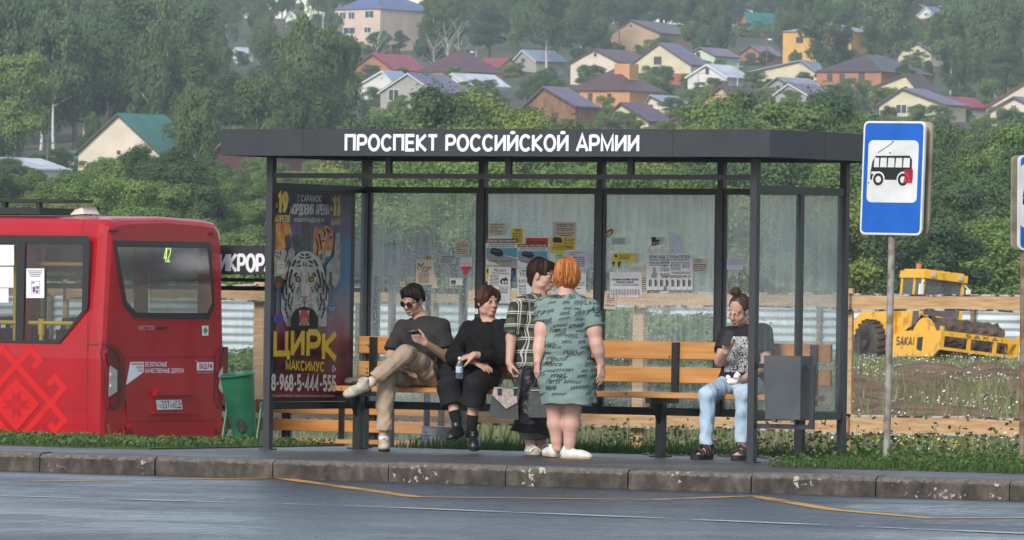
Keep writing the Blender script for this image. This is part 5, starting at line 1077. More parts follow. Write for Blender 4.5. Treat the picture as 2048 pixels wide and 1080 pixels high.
def frame(fwd, up=(0, 0, 1)):
    y = Vector(fwd).normalized(); z = Vector(up); x = y.cross(z).normalized(); z = x.cross(y).normalized(); return x, y, z     # x = the person's right
def vdir(r=0, d=0, z=0): return (rv*r+dv*d+Vector((0, 0, z))).normalized()
HDS, HDS_ = [], []
class Head:
    def __init__(s, c, fwd, up=(0, 0, 1), sc=1.): HDS.append(Vector(c)); HDS_.append(s); s.c = Vector(c); s.fr = frame(fwd, up); s.s = sc
    def p(s, x, y, z): return s.c+(s.fr[0]*x+s.fr[1]*y+s.fr[2]*z)*s.s
    def e(s, F_, c, r, k=.012, op='add'): F_.ell(s.p(*c), np.array(r)*s.s, s.fr, k*s.s, op)
    def sculpt(s, F_, jaw=1., fat=0.):
        e = s.e; e(F_, (0, -.012, .032), (.073, .093, .092)); e(F_, (0, .026, -.04), (.056+fat, .064, .076)); e(F_, (0, .066, -.092), (.025*jaw, .022, .019), .02); 
        for sg in (-1, 1):
            e(F_, (sg*.036, .052, -.03), (.027+fat*.5, .027, .03), .02); F_.cap(s.p(sg*.046, .072, .028), s.p(sg*.014, .089, .022), .010*s.s, .009*s.s, .012); e(F_, (sg*.045, .02, -.075), (.02*jaw+fat, .035, .022), .02)
            e(F_, (sg*.031, .098, .005), (.019, .011, .0105), .008, 'sub'); e(F_, (sg*.031, .080, .004), (.015, .0125, .0125), .003)
            e(F_, (sg*.076, -.006, -.006), (.009, .021, .032), .006); e(F_, (sg*.010, .102, -.030), (.009, .009, .008), .006)
        F_.cap(s.p(0, .09, .014), s.p(0, .111, -.026), .0085*s.s, .0125*s.s, .012); e(F_, (0, .093, -.061), (.023, .012, .0055), .004); e(F_, (0, .092, -.071), (.019, .012, .0065), .004)
    def local(s, V): d = (V-np.array(tuple(s.c)))/s.s; return [d@np.array(tuple(f)) for f in s.fr]
    def paint(s, base, brow, lip=(.36, .13, .11), browz=.030, eyes=True, beard=0.):
        def fn(V):
            x, y, z = s.local(V); C = np.tile(np.array(base), (len(V), 1)); front = (y > .03) & (abs(z) < .13)
            def put(m, col, a=1.): C[m] = C[m]*(1-a)+np.array(col)*a
            put(front & (((abs(x)-.036)/.022)**2+((z+.035)/.022)**2 < 1), (base[0]*1.04, base[1]*.84, base[2]*.8), .6)
            put(front & (abs(x) < .014) & (abs(z+.02) < .02) & (y > .1), (base[0]*1.02, base[1]*.85, base[2]*.8), .5)
            put(front & ((x/.022)**2+((z+.066)/.008)**2 < 1), lip, .55); put(front & (abs(x) < .021) & (abs(z+.066) < .0022), (.14, .05, .045), .6)
            bz = browz+.006-((abs(x)-.03)/.03)**2*.007; put(front & (abs(x) > .012) & (abs(x) < .053) & (abs(z-bz) < .0036), brow, .75)
            if eyes == 'down':
                ax_ = abs(x)-.031; put(front & (abs(ax_) < .016) & (abs(z+.0005-(ax_/.016)**2*.004) < .0026), (.10, .055, .045), .6)
            elif eyes:
                ax_ = abs(x)-.031; ey = front & ((ax_/.0155)**2+((z-.005)/.0068)**2 < 1); put(ey, (.55, .52, .5)); put(ey & (ax_**2+(z-.005)**2 < .0068**2), (.03, .02, .015)); put(front & (abs(ax_) < .017) & (abs(z-.0125+(ax_/.017)**2*.006) < .0026), (.05, .03, .025), .85)
            return C
        return fn
def hand(F_, W, f, n, th, sc=1., curl=(.5, .55, .6, .65), spread=.0, thumb=(.5, .7, .35), tcurl=.3, fine=1.):
    """W wrist, f the way the hand points, n the way the palm faces, th the thumb side"""
    f = Vector(f).normalized(); n = (Vector(n)-f*Vector(n).dot(f)).normalized(); sd = f.cross(n); sd = sd if sd.dot(Vector(th)) > 0 else -sd; W = Vector(W); g = sc
    for i, (o, L_) in enumerate(((.027, .086), (.009, .089), (-.009, .085), (-.026, .077))): F_.cap(W+sd*(o*.55*g), W+f*(L_*g)+sd*(o*g), .0155*g, .0115*g, .012)
    for i, (o, kn, ln) in enumerate(((.028, .088, .074), (.0095, .092, .082), (-.0095, .087, .075), (-.027, .079, .058))):
        p = W+f*(kn*g)+sd*(o*g); d = (f+sd*(spread*(o/.027))).normalized(); a = 0
        for j, (fr_, r0, r1) in enumerate(((.45, .0098, .0088), (.32, .0088, .008), (.26, .008, .0068))):
            a += curl[i]*(1. if j else .8); dd = d*math.cos(a)+n*math.sin(a); q = p+dd*(ln*fr_*g); F_.cap(p, q, r0*g, r1*g, .003); p = q
    p = W+f*(.018*g)+sd*(.024*g)+n*(.006*g); d = (f*thumb[0]+sd*thumb[1]+n*thumb[2]).normalized()
    for j, (L_, r0, r1) in enumerate(((.042, .0155, .0115), (.032, .011, .0098), (.026, .0095, .0075))):
        q = p+d*(L_*g); F_.cap(p, q, r0*g, r1*g, .006 if j else .012); p = q; d = (d+f*(tcurl*.6)+n*(tcurl*.5)-sd*(tcurl*.5)).normalized()
def mat_skin(name):
    k = NT(name); c = k.n('Attribute', attribute_name='skin').outputs['Color']; k.link(c, k.b.inputs[0]); k.b.inputs['Roughness'].default_value = .52; k.b.inputs['Specular IOR Level'].default_value = .35; k.b.inputs['Subsurface Weight'].default_value = .12; k.b.inputs['Subsurface Radius'].default_value = (.012, .005, .003); return k.m
m_skin = mat_skin('skin'); ZQ = Vector((0, 0, .05))
def cloth(name, col, var=.18, **kw): return M(name, col, .88, var=var, scale=7, spec=.2, bump=.25, bscale=220, dist=.004, **kw)
def hairm(name, a, b): return M(name, a, .75, spec=.15, col2=b, scale=26, detail=5, stretch=(1, 1, .14), bump=.9, bscale=70, dist=.012)
m_tee = cloth('charcoal_cotton', (.033, .031, .031)); m_bkw = cloth('black_knit', (.009, .009, .01)); m_bkp = cloth('black_trousers_cloth', (.014, .014, .015)); m_bei = cloth('beige_chino', (.36, .275, .2), .1); m_shoe = M('beige_trainer', (.36, .3, .22), .7, col2=(.5, .46, .38), scale=30); m_sole = M('pale_sole', (.35, .32, .27), .7); m_bshoe = M('black_leather', (.013, .013, .014), .35, var=.3, scale=10, bump=.1); m_bsole = M('black_sole', (.01, .01, .01), .7)
m_hblk = hairm('black_hair', (.006, .005, .005), (.018, .015, .014)); m_hbrn = hairm('brown_hair', (.03, .013, .007), (.075, .035, .018)); m_hdrk = hairm('dark_auburn_hair', (.012, .006, .006), (.04, .018, .014)); m_hora = hairm('orange_hair', (.22, .062, .012), (.52, .20, .05)); m_hbun = hairm('mousy_hair', (.05, .028, .016), (.12, .075, .045))
SKA, SKB, SKC, SKD, SKE = (.46, .275, .195), (.52, .315, .235), (.50, .29, .215), (.55, .325, .26), (.50, .30, .22)
def shoe(parent, name, heel, toe, up, w, hgt, mat, sole_m, ank=None, lace=True):
    heel, toe = Vector(heel), Vector(toe); f = (toe-heel).normalized(); up = (Vector(up)-f*Vector(up).dot(f)).normalized(); sd = f.cross(up); L_ = (toe-heel).length; fr = (sd, f, up)
    F_ = Field([heel, toe], .16, .0045); F_.ell(heel+f*(L_*.22)+up*hgt*.45, (w*.40, L_*.24, hgt*.55), fr, .02); F_.ell(heel+f*(L_*.55)+up*hgt*.36, (w*.44, L_*.34, hgt*.42), fr, .03); F_.ell(heel+f*(L_*.8)+up*hgt*.27, (w*.46, L_*.22, hgt*.30), fr, .03)
    if ank is not None: F_.cap(heel+f*(L_*.25)+up*hgt*.5, heel+f*(L_*.22)+up*hgt*.95, w*.40, w*.40, .02); F_.cut(heel+f*(L_*.22)+up*hgt*1.05, up, rad=.12)
    F_.cut(heel+up*.012, -up, rad=.4); F_.wrinkle(.0015, 60, 3); so = F_.mesh(name, [mat], parent)
    F_ = Field([heel, toe], .12, .0045)
    for a, r in ((.16, .37), (.4, .38), (.65, .45), (.82, .43)): F_.ell(heel+f*(L_*a)+up*.008, (w*r*1.07, L_*.2, .014), fr, .02)
    F_.mesh('sole', [sole_m], so)
    if lace:
        g = MB()
        for i in range(4): c = heel+f*(L_*(.42+.085*i))+up*(hgt*(.80-.07*i)); g.tube([c-sd*w*.2-up*.006, c+up*.004, c+sd*w*.2-up*.006], .0045, 5)
        g.build('lace', [sole_m if mat is m_shoe else m_bsole], so)
    return so

# ------------------------------------------------------------------ man in sunglasses, legs crossed
def person(label, base): return thing('person', label, 'person', base)
T = 62.1; J = lambda x, y, d=0.: Wp(x, y, T+d)
pa = person('seated man in round sunglasses and charcoal t-shirt with crossed legs looking at a phone', Wp(845, 770, T))
sy = Vector((0, -1, 0)); fr = frame(sy); hd = Head(J(825.5, 601, -.03), vdir(-.50, -.78, -.34), vdir(-.06, -.2, 1), 1.02)
RS, LS, CH, WA, PE, NB = J(806, 657, .09), J(884, 653, -.09), J(846, 672, 0), J(846, 716, .01), J(850, 748, .02), J(845, 640, .01)
LE, LW = J(893, 714, -.17), J(851, 686, -.36); RE, RW = J(781, 712, -.0), J(803, 738, -.25)
LH, LK, LA = J(868, 750, -.06), J(811, 708, -.43), J(741, 765, -.52); RH, RK, RA = J(836, 754, .09), J(773, 752, -.33), J(767, 872, -.36)
B = Field([hd.c, RS, LS, LK, RK, LA, RA, LE, RE], .17); hd.sculpt(B); B.cap(hd.p(0, -.02, -.06), NB, .052, .058, .03); B.ell(CH, (.175, .115, .17), fr, .04); B.ell(WA, (.15, .1, .12), fr, .05); B.ell(PE, (.17, .125, .1), fr, .05)
B.chain([RS, RE, RW], [.05, .04, .029]); B.chain([LS, LE, LW], [.05, .041, .029]); B.chain([LH, LK, LA], [.08, .055, .036], .03); B.chain([RH, RK, RA], [.08, .055, .036], .03); B.chain([NB-ZQ, RS], [.05, .05], .04); B.chain([NB-ZQ, LS], [.05, .05], .04)
hand(B, LW, vdir(-.80, -.35, .42), vdir(-.2, .75, .4), (0, 0, 1), 1.0, (.45, .6, .7, .75), thumb=(.75, .5, .3)); hand(B, RW, vdir(.7, -.6, -.2), vdir(0, .2, -1), vdir(0, 1, 0), 1., (.3, .3, .3, .3))
B.mesh('body', [m_skin], pa, hd.paint(SKA, (.03, .02, .015), eyes=False))
hf = Field([hd.c], .2, .0045); hd.e(hf, (0, -.018, .05), (.083, .100, .086)); hd.e(hf, (0, .055, .088), (.066, .042, .036), .03); hd.e(hf, (0, -.075, .0), (.066, .04, .06), .03); hd.e(hf, (0, .09, -.015), (.08, .062, .073), .012, 'sub'); hd.e(hf, (0, .03, -.075), (.11, .09, .075), .01, 'sub'); hf.wrinkle(.0045, 95, 5, 6); hf.mesh('hair', [m_hblk], pa, smooth=1)
g = MB(); rims = []
for sg in (-1, 1):
    c = hd.p(sg*.032, .107, .003); ax_ = (hd.fr[1]+hd.fr[0]*sg*.18).normalized(); g.lathe(c, [(.001, .003), (.017, .004), (.0245, .002), (.0255, 0), (.024, -.003)], 20, ax_)
    g.tube([hd.p(sg*.055, .100, .010), hd.p(sg*.079, .05, .010), hd.p(sg*.083, -.005, .006)], .0028, 6)
g.tube([hd.p(-.011, .112, .008), hd.p(0, .117, .011), hd.p(.011, .112, .008)], .003, 6); g.build('sunglasses', [M('sunglass_black', (.006, .005, .005), .08, coat=1)], pa, smooth=False)
S = Field([RS, LS, PE, LE, RE, CH], .2); S.ell(CH+Vector((0, 0, .0)), (.198, .135, .175), fr, .05); S.ell(WA, (.178, .13, .15), fr, .05); S.ell(PE+Vector((0, 0, .01)), (.185, .14, .085), fr, .05); S.cap(NB-Vector((0, 0, .035)), RS, .068, .066, .03); S.cap(NB-Vector((0, 0, .035)), LS, .068, .066, .03)
S.sleeve(RS, RE, .84, .072, .086); S.sleeve(LS, LE, .74, .072, .088); S.cap(hd.p(0, -.02, -.06), NB+Vector((0, 0, .005)), .055, .066, .004, 'sub'); S.wrinkle(.0055, 26, 11, 5, (1, 1, .5)); S.wrinkle(.0025, 55, 12, 4); S.mesh('t_shirt', [m_tee], pa)
P_ = Field([LH, LK, LA, RH, RK, RA, PE], .16); P_.ell(PE-Vector((0, 0, .015)), (.185, .145, .10), fr, .05); P_.cap(LH, LK, .100, .074, .03); P_.sleeve(LK, LA, .88, .074, .062); P_.cap(RH, RK, .102, .078, .03); P_.sleeve(RK, RA, .90, .078, .066); P_.wrinkle(.005, 34, 4, 5); P_.wrinkle(.0028, 70, 5, 4); P_.mesh('trousers', [m_bei], pa)
shoe(pa, 'shoe', J(741, 781, -.50), J(689, 797, -.60), vdir(.22, -.2, .9), .105, .115, m_shoe, m_bsole, 1); shoe(pa, 'shoe', J(769, 899, -.28), J(768, 902.5, -.57), (0, 0, 1), .105, .115, m_shoe, m_bsole, 1)
g = MB()
for a, b in ((LA+(LA-LK).normalized()*-.03, LA+(LA-LK).normalized()*.03), (RA+Vector((0, 0, .0)), RA-Vector((0, 0, .05)))): g.tube([a, b], .042, 12)
g.build('sock', [M('white_sock', (.55, .54, .5), .9)], pa, smooth=True)
ph = thing('phone', 'dark green backed phone held by the man in sunglasses', 'phone', J(828, 664, -.46)); g = MB(); c = J(828, 665, -.455); a1, a2 = vdir(.92, -.2, .12), vdir(-.1, -.75, .45); a3 = a1.cross(a2).normalized(); a2 = a3.cross(a1)
o = [c+a1*u+a2*v-a3*.004 for u, v in rrect(-.045, -.026, .045, .026, .01, 3)]; g.prism(o, a3*.009, 0); g.build('phone_case', [M('green_case', (.035, .07, .055), .3, coat=.5)], ph); g = MB(); g.poly([c+a1*u+a2*v+a3*.0056 for u, v in rrect(-.042, -.023, .042, .023, .008, 3)]); g.build('screen', [M('phone_screen', (.01, .01, .012), .1)], ph)

# ------------------------------------------------------------------ young man in black with a bottle
T = 61.9; pb_ = person('seated young man in black jumper with brown curtain hair and crossed wrists looking sideways', Wp(955, 770, T))
hd = Head(J(975, 603.5, -.05), vdir(.52, -.84, -.06), vdir(.02, -.05, 1), 1.03); fr = frame(sy)
RS, LS, CH, WA, PE, NB = J(938, 660, .08), J(1007, 655, -.10), J(970, 680, -.03), J(962, 722, .0), J(958, 750, .03), J(977, 642, -.03)
RE, RW, LE, LW = J(908, 712, -.10), J(946, 722, -.32), J(1012, 716, -.2), J(948, 710, -.385)
RH, RK, RA, LH, LK, LA = J(938, 755, .08), J(897, 774, -.36), J(914, 845, -.42), J(975, 755, -.06), J(950, 770, -.5), J(943, 858, -.47)
B = Field([hd.c, RS, LS, LK, RK, LA, RA, LE, RE], .17); hd.sculpt(B); B.cap(hd.p(0, -.02, -.06), NB, .055, .062, .03); B.ell(CH, (.175, .115, .17), fr, .04); B.ell(WA, (.15, .1, .12), fr, .05); B.ell(PE, (.17, .125, .1), fr, .05); B.chain([NB-ZQ, RS], [.05, .05], .04); B.chain([NB-ZQ, LS], [.05, .05], .04)
B.chain([RS, RE, RW], [.05, .04, .03]); B.chain([LS, LE, LW], [.05, .041, .03]); B.chain([RH, RK, RA], [.08, .055, .038], .03); B.chain([LH, LK, LA], [.08, .055, .038], .03)
hand(B, RW, vdir(.86, -.2, -.42), vdir(-.2, .5, -.8), (0, 0, 1), 1.05, (.12, .14, .18, .22), .12, thumb=(.8, .5, 0), tcurl=.1); hand(B, LW, vdir(-.88, -.1, -.25), vdir(.0, .3, -1), vdir(0, -1, 0), 1.05, (.45, .5, .55, .55), thumb=(.8, .4, .4))
B.mesh('body', [m_skin], pb_, hd.paint(SKB, (.05, .025, .015)))
hf = Field([hd.c], .2, .0045); hd.e(hf, (0, -.016, .048), (.085, .102, .086)); hd.e(hf, (0, -.06, -.015), (.075, .055, .055), .03)
for sg in (-1, 1): hd.e(hf, (sg*.052, .05, .052), (.032, .046, .05), .02); hd.e(hf, (sg*.072, .012, .022), (.016, .052, .048), .02)
hd.e(hf, (0, .118, .012), (.043, .05, .082), .01, 'sub'); hd.e(hf, (0, .085, -.03), (.066, .05, .05), .01, 'sub'); hd.e(hf, (0, .035, -.085), (.12, .09, .07), .01, 'sub'); hf.wrinkle(.0028, 80, 6, 6, (1, 1, .3)); hf.mesh('hair', [m_hbrn], pb_, smooth=1)
S = Field([RS, LS, PE, LE, RE, RW, LW], .19); S.ell(CH, (.195, .14, .18), fr, .05); S.ell(WA, (.185, .14, .15), fr, .05); S.ell(PE, (.185, .14, .085), fr, .05); S.cap(NB-Vector((0, 0, .03)), RS, .068, .068, .03); S.cap(NB-Vector((0, 0, .03)), LS, .068, .068, .03); S.cap(RS, RE, .075, .068, .03); S.sleeve(RE, RW, .88, .066, .05); S.cap(LS, LE, .075, .068, .03); S.sleeve(LE, LW, .88, .066, .05); S.cap(hd.p(0, -.02, -.06), NB+Vector((0, 0, .012)), .05, .066, .004, 'sub'); S.wrinkle(.006, 26, 21, 5); S.wrinkle(.003, 60, 22, 4); S.mesh('jumper', [m_bkw], pb_)
P_ = Field([RH, RK, RA, LH, LK, LA, PE], .17); P_.ell(PE-Vector((0, 0, .015)), (.19, .15, .10), fr, .05); P_.cap(RH, RK, .11, .092, .04); P_.sleeve(RK, RA, .5, .092, .098); P_.cap(LH, LK, .11, .092, .04); P_.sleeve(LK, LA, .47, .092, .1); P_.wrinkle(.006, 24, 14, 5); P_.mesh('trousers', [m_bkp], pb_)
g = MB(); g.tube([RK.lerp(RA, .68), RA, RA.lerp(RK, -.25)], [.05, .044, .045], 12); g.tube([LK.lerp(LA, .68), LA, LA.lerp(LK, -.2)], [.05, .044, .045], 12); g.build('sock', [m_bkw], pb_, smooth=True)
shoe(pb_, 'shoe', J(925, 868, -.40), J(900, 884, -.62), vdir(-.3, -.3, .9), .108, .12, m_bshoe, m_bsole, 1); shoe(pb_, 'shoe', J(944, 888, -.42), J(948, 903, -.62), vdir(.1, -.5, .85), .108, .125, m_bshoe, m_bsole, 1)
bo = thing('water_bottle', 'clear water bottle with a pale blue label held by the young man in black', 'bottle', J(918, 758, -.47)); c = J(918.2, 758, -.47); u = vdir(.02, -.1, 1); mb_ = mat_glass('bottle_plastic', (.8, .85, .87), .25)
g = MB(); g.lathe(c, [(.02, 0), (.028, .004), (.03, .02), (.028, .05), (.030, .055), (.030, .106), (.029, .12), (.016, .148), (.013, .155), (.013, .165)], 18, u, cap=False); g.build('bottle_body', [mb_], bo, smooth=True)
g = MB(); g.lathe(c, [(.0302, .055), (.0305, .056), (.0305, .105), (.0302, .106)], 18, u, cap=False); lb_ = g.build('bottle_label', [M('pale_blue_label', (.42, .55, .68), .5, col2=(.08, .22, .5), scale=28, lo=.55, hi=.62)], bo, smooth=True); g = MB(); g.lathe(c, [(.015, .165), (.015, .181), (.012, .183)], 14, u); g.build('bottle_cap', [m_paper], bo)

# ------------------------------------------------------------------ woman in the plaid shirt
T = 61.2; pc_ = person('standing woman with short dark hair in a green and white plaid shirt holding bags', J(1062, 908, 0))
hd = Head(J(1084, 551, .0), vdir(.86, -.42, -.10), vdir(.03, 0, 1), 1.06); fw = vdir(.62, -.78, 0); fr = frame(fw); Zv = Vector((0, 0, 1))
NB = J(1079, 592, .01); RS, LS = J(1039, 612, -.13), J(1092, 608, .12); CH, WA, PE = J(1064, 636, 0), J(1064, 684, -.01), J(1062, 722, 0)
RE, RW = J(1023, 676, -.15), J(1019, 726, -.22); LE, LW = J(1092, 676, .12), J(1082, 722, -.12)
RH, RK, RA = J(1052, 735, -.06), J(1056, 806, -.08), J(1060, 886, -.05); LH, LK, LA = J(1075, 735, .08), J(1080, 806, .06), J(1084, 884, .08)
B = Field([hd.c, RS, LS, LK, RK, LA, RA, LE, RE, RW], .17); hd.sculpt(B, 1.1, .006); B.cap(hd.p(0, -.02, -.06), NB, .057, .066, .03); B.ell(CH, (.17, .13, .16), fr, .04); B.ell(WA, (.17, .14, .14), fr, .05); B.ell(PE, (.18, .15, .13), fr, .05); B.chain([NB-ZQ, RS], [.05, .05], .04); B.chain([NB-ZQ, LS], [.05, .05], .04)
B.chain([RS, RE, RW], [.054, .045, .031]); B.chain([LS, LE, LW], [.054, .045, .031]); B.chain([RH, RK, RA], [.09, .06, .04], .03); B.chain([LH, LK, LA], [.09, .06, .04], .03)
hand(B, RW, vdir(.10, -.1, -1), vdir(.85, .3, .1), vdir(.3, -1, 0), 1.0, (.75, .8, .85, .9), thumb=(.7, .5, .4)); hand(B, LW, vdir(-.1, -.15, -1), vdir(-.8, .3, .1), vdir(0, -1, 0), 1.0, (.75, .8, .85, .9))
for A_, tx in ((RA, 8), (LA, 12)): B.chain([A_-Zv*.02, A_+vdir(.35, -.9, 0)*.15-Zv*.075], [.035, .026], .02)
B.mesh('body', [m_skin], pc_, hd.paint(SKC, (.05, .03, .025), lip=(.36, .12, .12)))
hf = Field([hd.c], .22, .0045); hd.e(hf, (0, -.022, .046), (.087, .105, .092)); hd.e(hf, (0, .05, .08), (.066, .045, .038), .03); hd.e(hf, (0, -.076, -.025), (.066, .038, .072), .03); hd.e(hf, (0, .098, -.018), (.085, .062, .078), .012, 'sub'); hd.e(hf, (0, .05, -.075), (.12, .087, .085), .01, 'sub'); hf.wrinkle(.0036, 60, 8, 6, (1, 1, .3)); hf.wrinkle(.0025, 120, 18, 5, (1, 1, .2)); hf.mesh('hair', [m_hdrk], pc_, smooth=1)
def mat_plaid():
    k = NT('plaid_cotton'); tc = k.n('TexCoord').outputs['Object']; mp = k.n('Mapping', {'Vector': tc, 'Rotation': (0.10, .06, -TH-.35)}).outputs[0]; x, y, z = [k.n('SeparateXYZ', {0: mp}).outputs[i] for i in range(3)]
    def stripes(v, per, off, w): m = k.math('FRACT', k.math('ADD', k.math('DIVIDE', v, per), off)); return k.math('LESS_THAN', m, w)
    h = k.math('ADD', x, k.math('MULTIPLY', y, .55)); fine = k.math('MAXIMUM', stripes(h, .021, .1, .18), stripes(z, .021, .2, .18)); dark = k.math('MAXIMUM', stripes(h, .092, .45, .38), stripes(z, .104, .55, .36))
    white = k.math('MAXIMUM', k.math('MAXIMUM', stripes(h, .092, .1, .10), stripes(h, .092, .25, .05)), k.math('MAXIMUM', stripes(z, .104, .1, .09), stripes(z, .104, .24, .05)))
    c = k.mix(dark, (.075, .085, .04), (.02, .023, .016)); c = k.mix(k.math('MULTIPLY', fine, .35), c, (.018, .02, .014)); c = k.mix(k.math('MULTIPLY', white, .85), c, (.5, .5, .47)); k.link(c, k.b.inputs[0]); k.b.inputs['Roughness'].default_value = .85; return k.m
m_plaid = mat_plaid()
S = Field([RS, LS, PE, RE, LE], .2); S.ell(CH, (.195, .155, .175), fr, .05); S.ell(CH+fw*.06-Zv*.02, (.15, .10, .09), fr, .05); S.ell(WA, (.2, .17, .17), fr, .05); S.ell(PE, (.205, .175, .15), fr, .05); S.cap(NB-Zv*.03, RS, .07, .07, .03); S.cap(NB-Zv*.03, LS, .07, .07, .03); S.sleeve(RS, RE, .88, .076, .085); S.sleeve(LS, LE, .88, .074, .085); S.cut(J(1060, 735), -Zv, rad=.5); S.cap(hd.p(0, -.02, -.06), NB+Zv*.01, .05, .07, .004, 'sub'); S.ell(NB+fw*.1+Zv*.0, (.05, .06, .085), fr, .005, 'sub'); S.wrinkle(.0055, 24, 31, 5); S.wrinkle(.0028, 55, 32, 4); S.mesh('plaid_shirt', [m_plaid], pc_)
g = MB(); g.tube([NB+fr[0]*x*.07+fw*(.05+.035*(1-x*x))+Zv*(.03-.06*(1-x*x)) for x in np.linspace(-1, 1, 9)], .0028, 5); g.build('necklace', [M('amber_cord', (.16, .05, .02), .5)], pc_)
P_ = Field([RH, RK, RA, LH, LK, LA], .16); P_.cap(RH, RK, .105, .085); P_.sleeve(RK, RA, .9, .085, .082); P_.cap(LH, LK, .105, .085); P_.sleeve(LK, LA, .9, .085, .08); P_.wrinkle(.007, 30, 41, 5); P_.mesh('trousers', [cloth('grey_green_trousers_cloth', (.11, .125, .12))], pc_)
m_sand = M('white_sandal_leather', (.58, .55, .5), .6)
for A_ in (RA, LA):
    f2 = vdir(.3, -.95, 0); c = Vector((A_.x, A_.y, 0.004)); g = MB(); g.prism([c+f2*(v)+f2.cross(Zv)*u for u, v in rrect(-.045, -.05, .045, .19, .04)], Zv*.028, 1)
    for v, hh in ((.03, .065), (.085, .055), (.135, .042)): g.tube([c+f2*v-f2.cross(Zv)*.046+Zv*.02, c+f2*v-f2.cross(Zv)*.03+Zv*hh, c+f2*v+Zv*(hh+.018), c+f2*v+f2.cross(Zv)*.03+Zv*hh, c+f2*v+f2.cross(Zv)*.046+Zv*.02], .013, 6, 0)
    g.build('sandal', [m_sand, m_sole], pc_)
# her bags
def blob_bag(root, part, corners, thick, mat, seed, dt=0.):
    pass
hb = thing('handbag', 'grey and pinkish handbag with a dark triangle flap hanging from the plaid woman', 'handbag', J(1007, 838, -.24)); m_snake = M('pinkish_snakeskin', (.27, .215, .195), .5, col2=(.42, .36, .33), scale=45, detail=4); m_dgr = M('dark_grey_leather', (.04, .042, .045), .42, var=.2, scale=14)
bq = [(977, 834), (1036, 839), (1034, 790), (1030, 779), (988, 774), (985, 790)]
g = MB(); g.prism([J(x, y, -.44) for x, y in bq], dv*.12, 0); g.build('bag_body', [m_snake], hb); g = MB(); g.prism([J(x, y, -.444) for x, y in ((977, 834.5), (1037, 839.5), (1036, 806), (1012, 818), (984, 790))], dv*.128, 0); g.prism([J(x, y, -.448) for x, y in ((984, 790), (1012, 817.5), (1036, 804), (1036, 807), (1012, 821), (983, 793))], dv*.003, 1); g.build('bag_panel', [m_dgr, m_bshoe], hb)
for dt in (-.43, -.34): g = MB(); g.tube([J(998, 780, dt), J(1001, 768, dt), J(1009, 748, -.33), J(1015, 742, -.30), J(1021, 748, -.33), J(1029, 768, dt), J(1031, 782, dt)], .009, 6); g.build('handle', [m_bshoe], hb)
for x in (999, 1031): g = MB(); g.prism([J(a, b, -.452) for a, b in ((x-4, 776), (x+4, 776), (x+4, 790), (x-4, 790))], dv*.01); g.tube([J(x-4, 776, -.455), J(x+4, 776, -.455)], .006, 6, 1); g.build('strap_tab', [m_bshoe, m_alu], hb)
cb = thing('carrier_bag', 'large black plastic carrier bag behind the grey handbag and the dress', 'bag', J(1060, 868, -.1)); g = MB(); ol = [(1044, 736), (1060, 733), (1077, 737), (1079, 760), (1088, 790), (1097, 830), (1098, 872), (1075, 867), (1048, 866), (1021, 861), (1030, 838), (1035, 812), (1040, 775)]
nn = len(ol); cc = [(1059, 800)]; fr_, bk_ = [], []
for ring_ in (1., .72, .42):
    for q_, (x, y) in enumerate(ol): xx, yy = 1059+(x-1059)*ring_, 802+(y-802)*ring_; dd = .075*(1-ring_**2)**.6+.03*noise.noise((xx*.055, yy*.018, 3.))*(ring_ < .99); fr_.append(J(xx, yy, -.30-dd)); bk_.append(J(xx, yy, -.29+dd*.7))
def shell(P, fl): b = len(g.v); F2 = [(r_*nn+i_, r_*nn+(i_+1) % nn, (r_+1)*nn+(i_+1) % nn, (r_+1)*nn+i_) for r_ in (0, 1) for i_ in range(nn)]+[tuple(range(2*nn, 3*nn))]; g.add(P, F2)
shell(fr_, 0); shell(bk_, 1); g.add(fr_[:nn]+bk_[:nn], [(i_, (i_+1) % nn, (i_+1) % nn+nn, i_+nn) for i_ in range(nn)])
g.build('bag_body', [M('black_plastic_bag', (.010, .010, .012), .4, spec=.4, bump=.5, bscale=14, dist=.05)], cb); g = MB(); g.tube([J(1050, 748, -.3), J(1068, 735, -.26), J(1082, 726, -.2), J(1086, 742, -.25)], [.03, .02, .012, .02], 8); g.build('handle', [m_bsole], cb)
hb2 = thing('handbag', 'dark grey leather handbag with long handles hanging beside the printed dress', 'handbag', J(1074, 834, -.22)); g = MB(); g.prism([J(x, y, -.47) for x, y in ((1055, 831), (1060, 835), (1095, 835), (1099, 829), (1094, 785), (1088, 775), (1064, 775), (1058, 785))], dv*.11, 0); g.build('bag_body', [M('pebbled_grey_leather', (.055, .057, .06), .45, var=.25, scale=30, bump=.3, bscale=90)], hb2)
for dt in (-.45, -.38): g = MB(); g.tube([J(1066, 780, dt), J(1072, 755, dt), J(1079, 733, -.3), J(1082, 724, -.26), J(1085, 735, -.3), J(1086, 758, dt), J(1088, 780, dt)], .007, 6); g.build('handle', [m_bshoe], hb2)
g = MB(); g.tube([J(1062, 781, -.475), J(1091, 781, -.475)], .006, 6); g.build('zip', [m_alu], hb2)

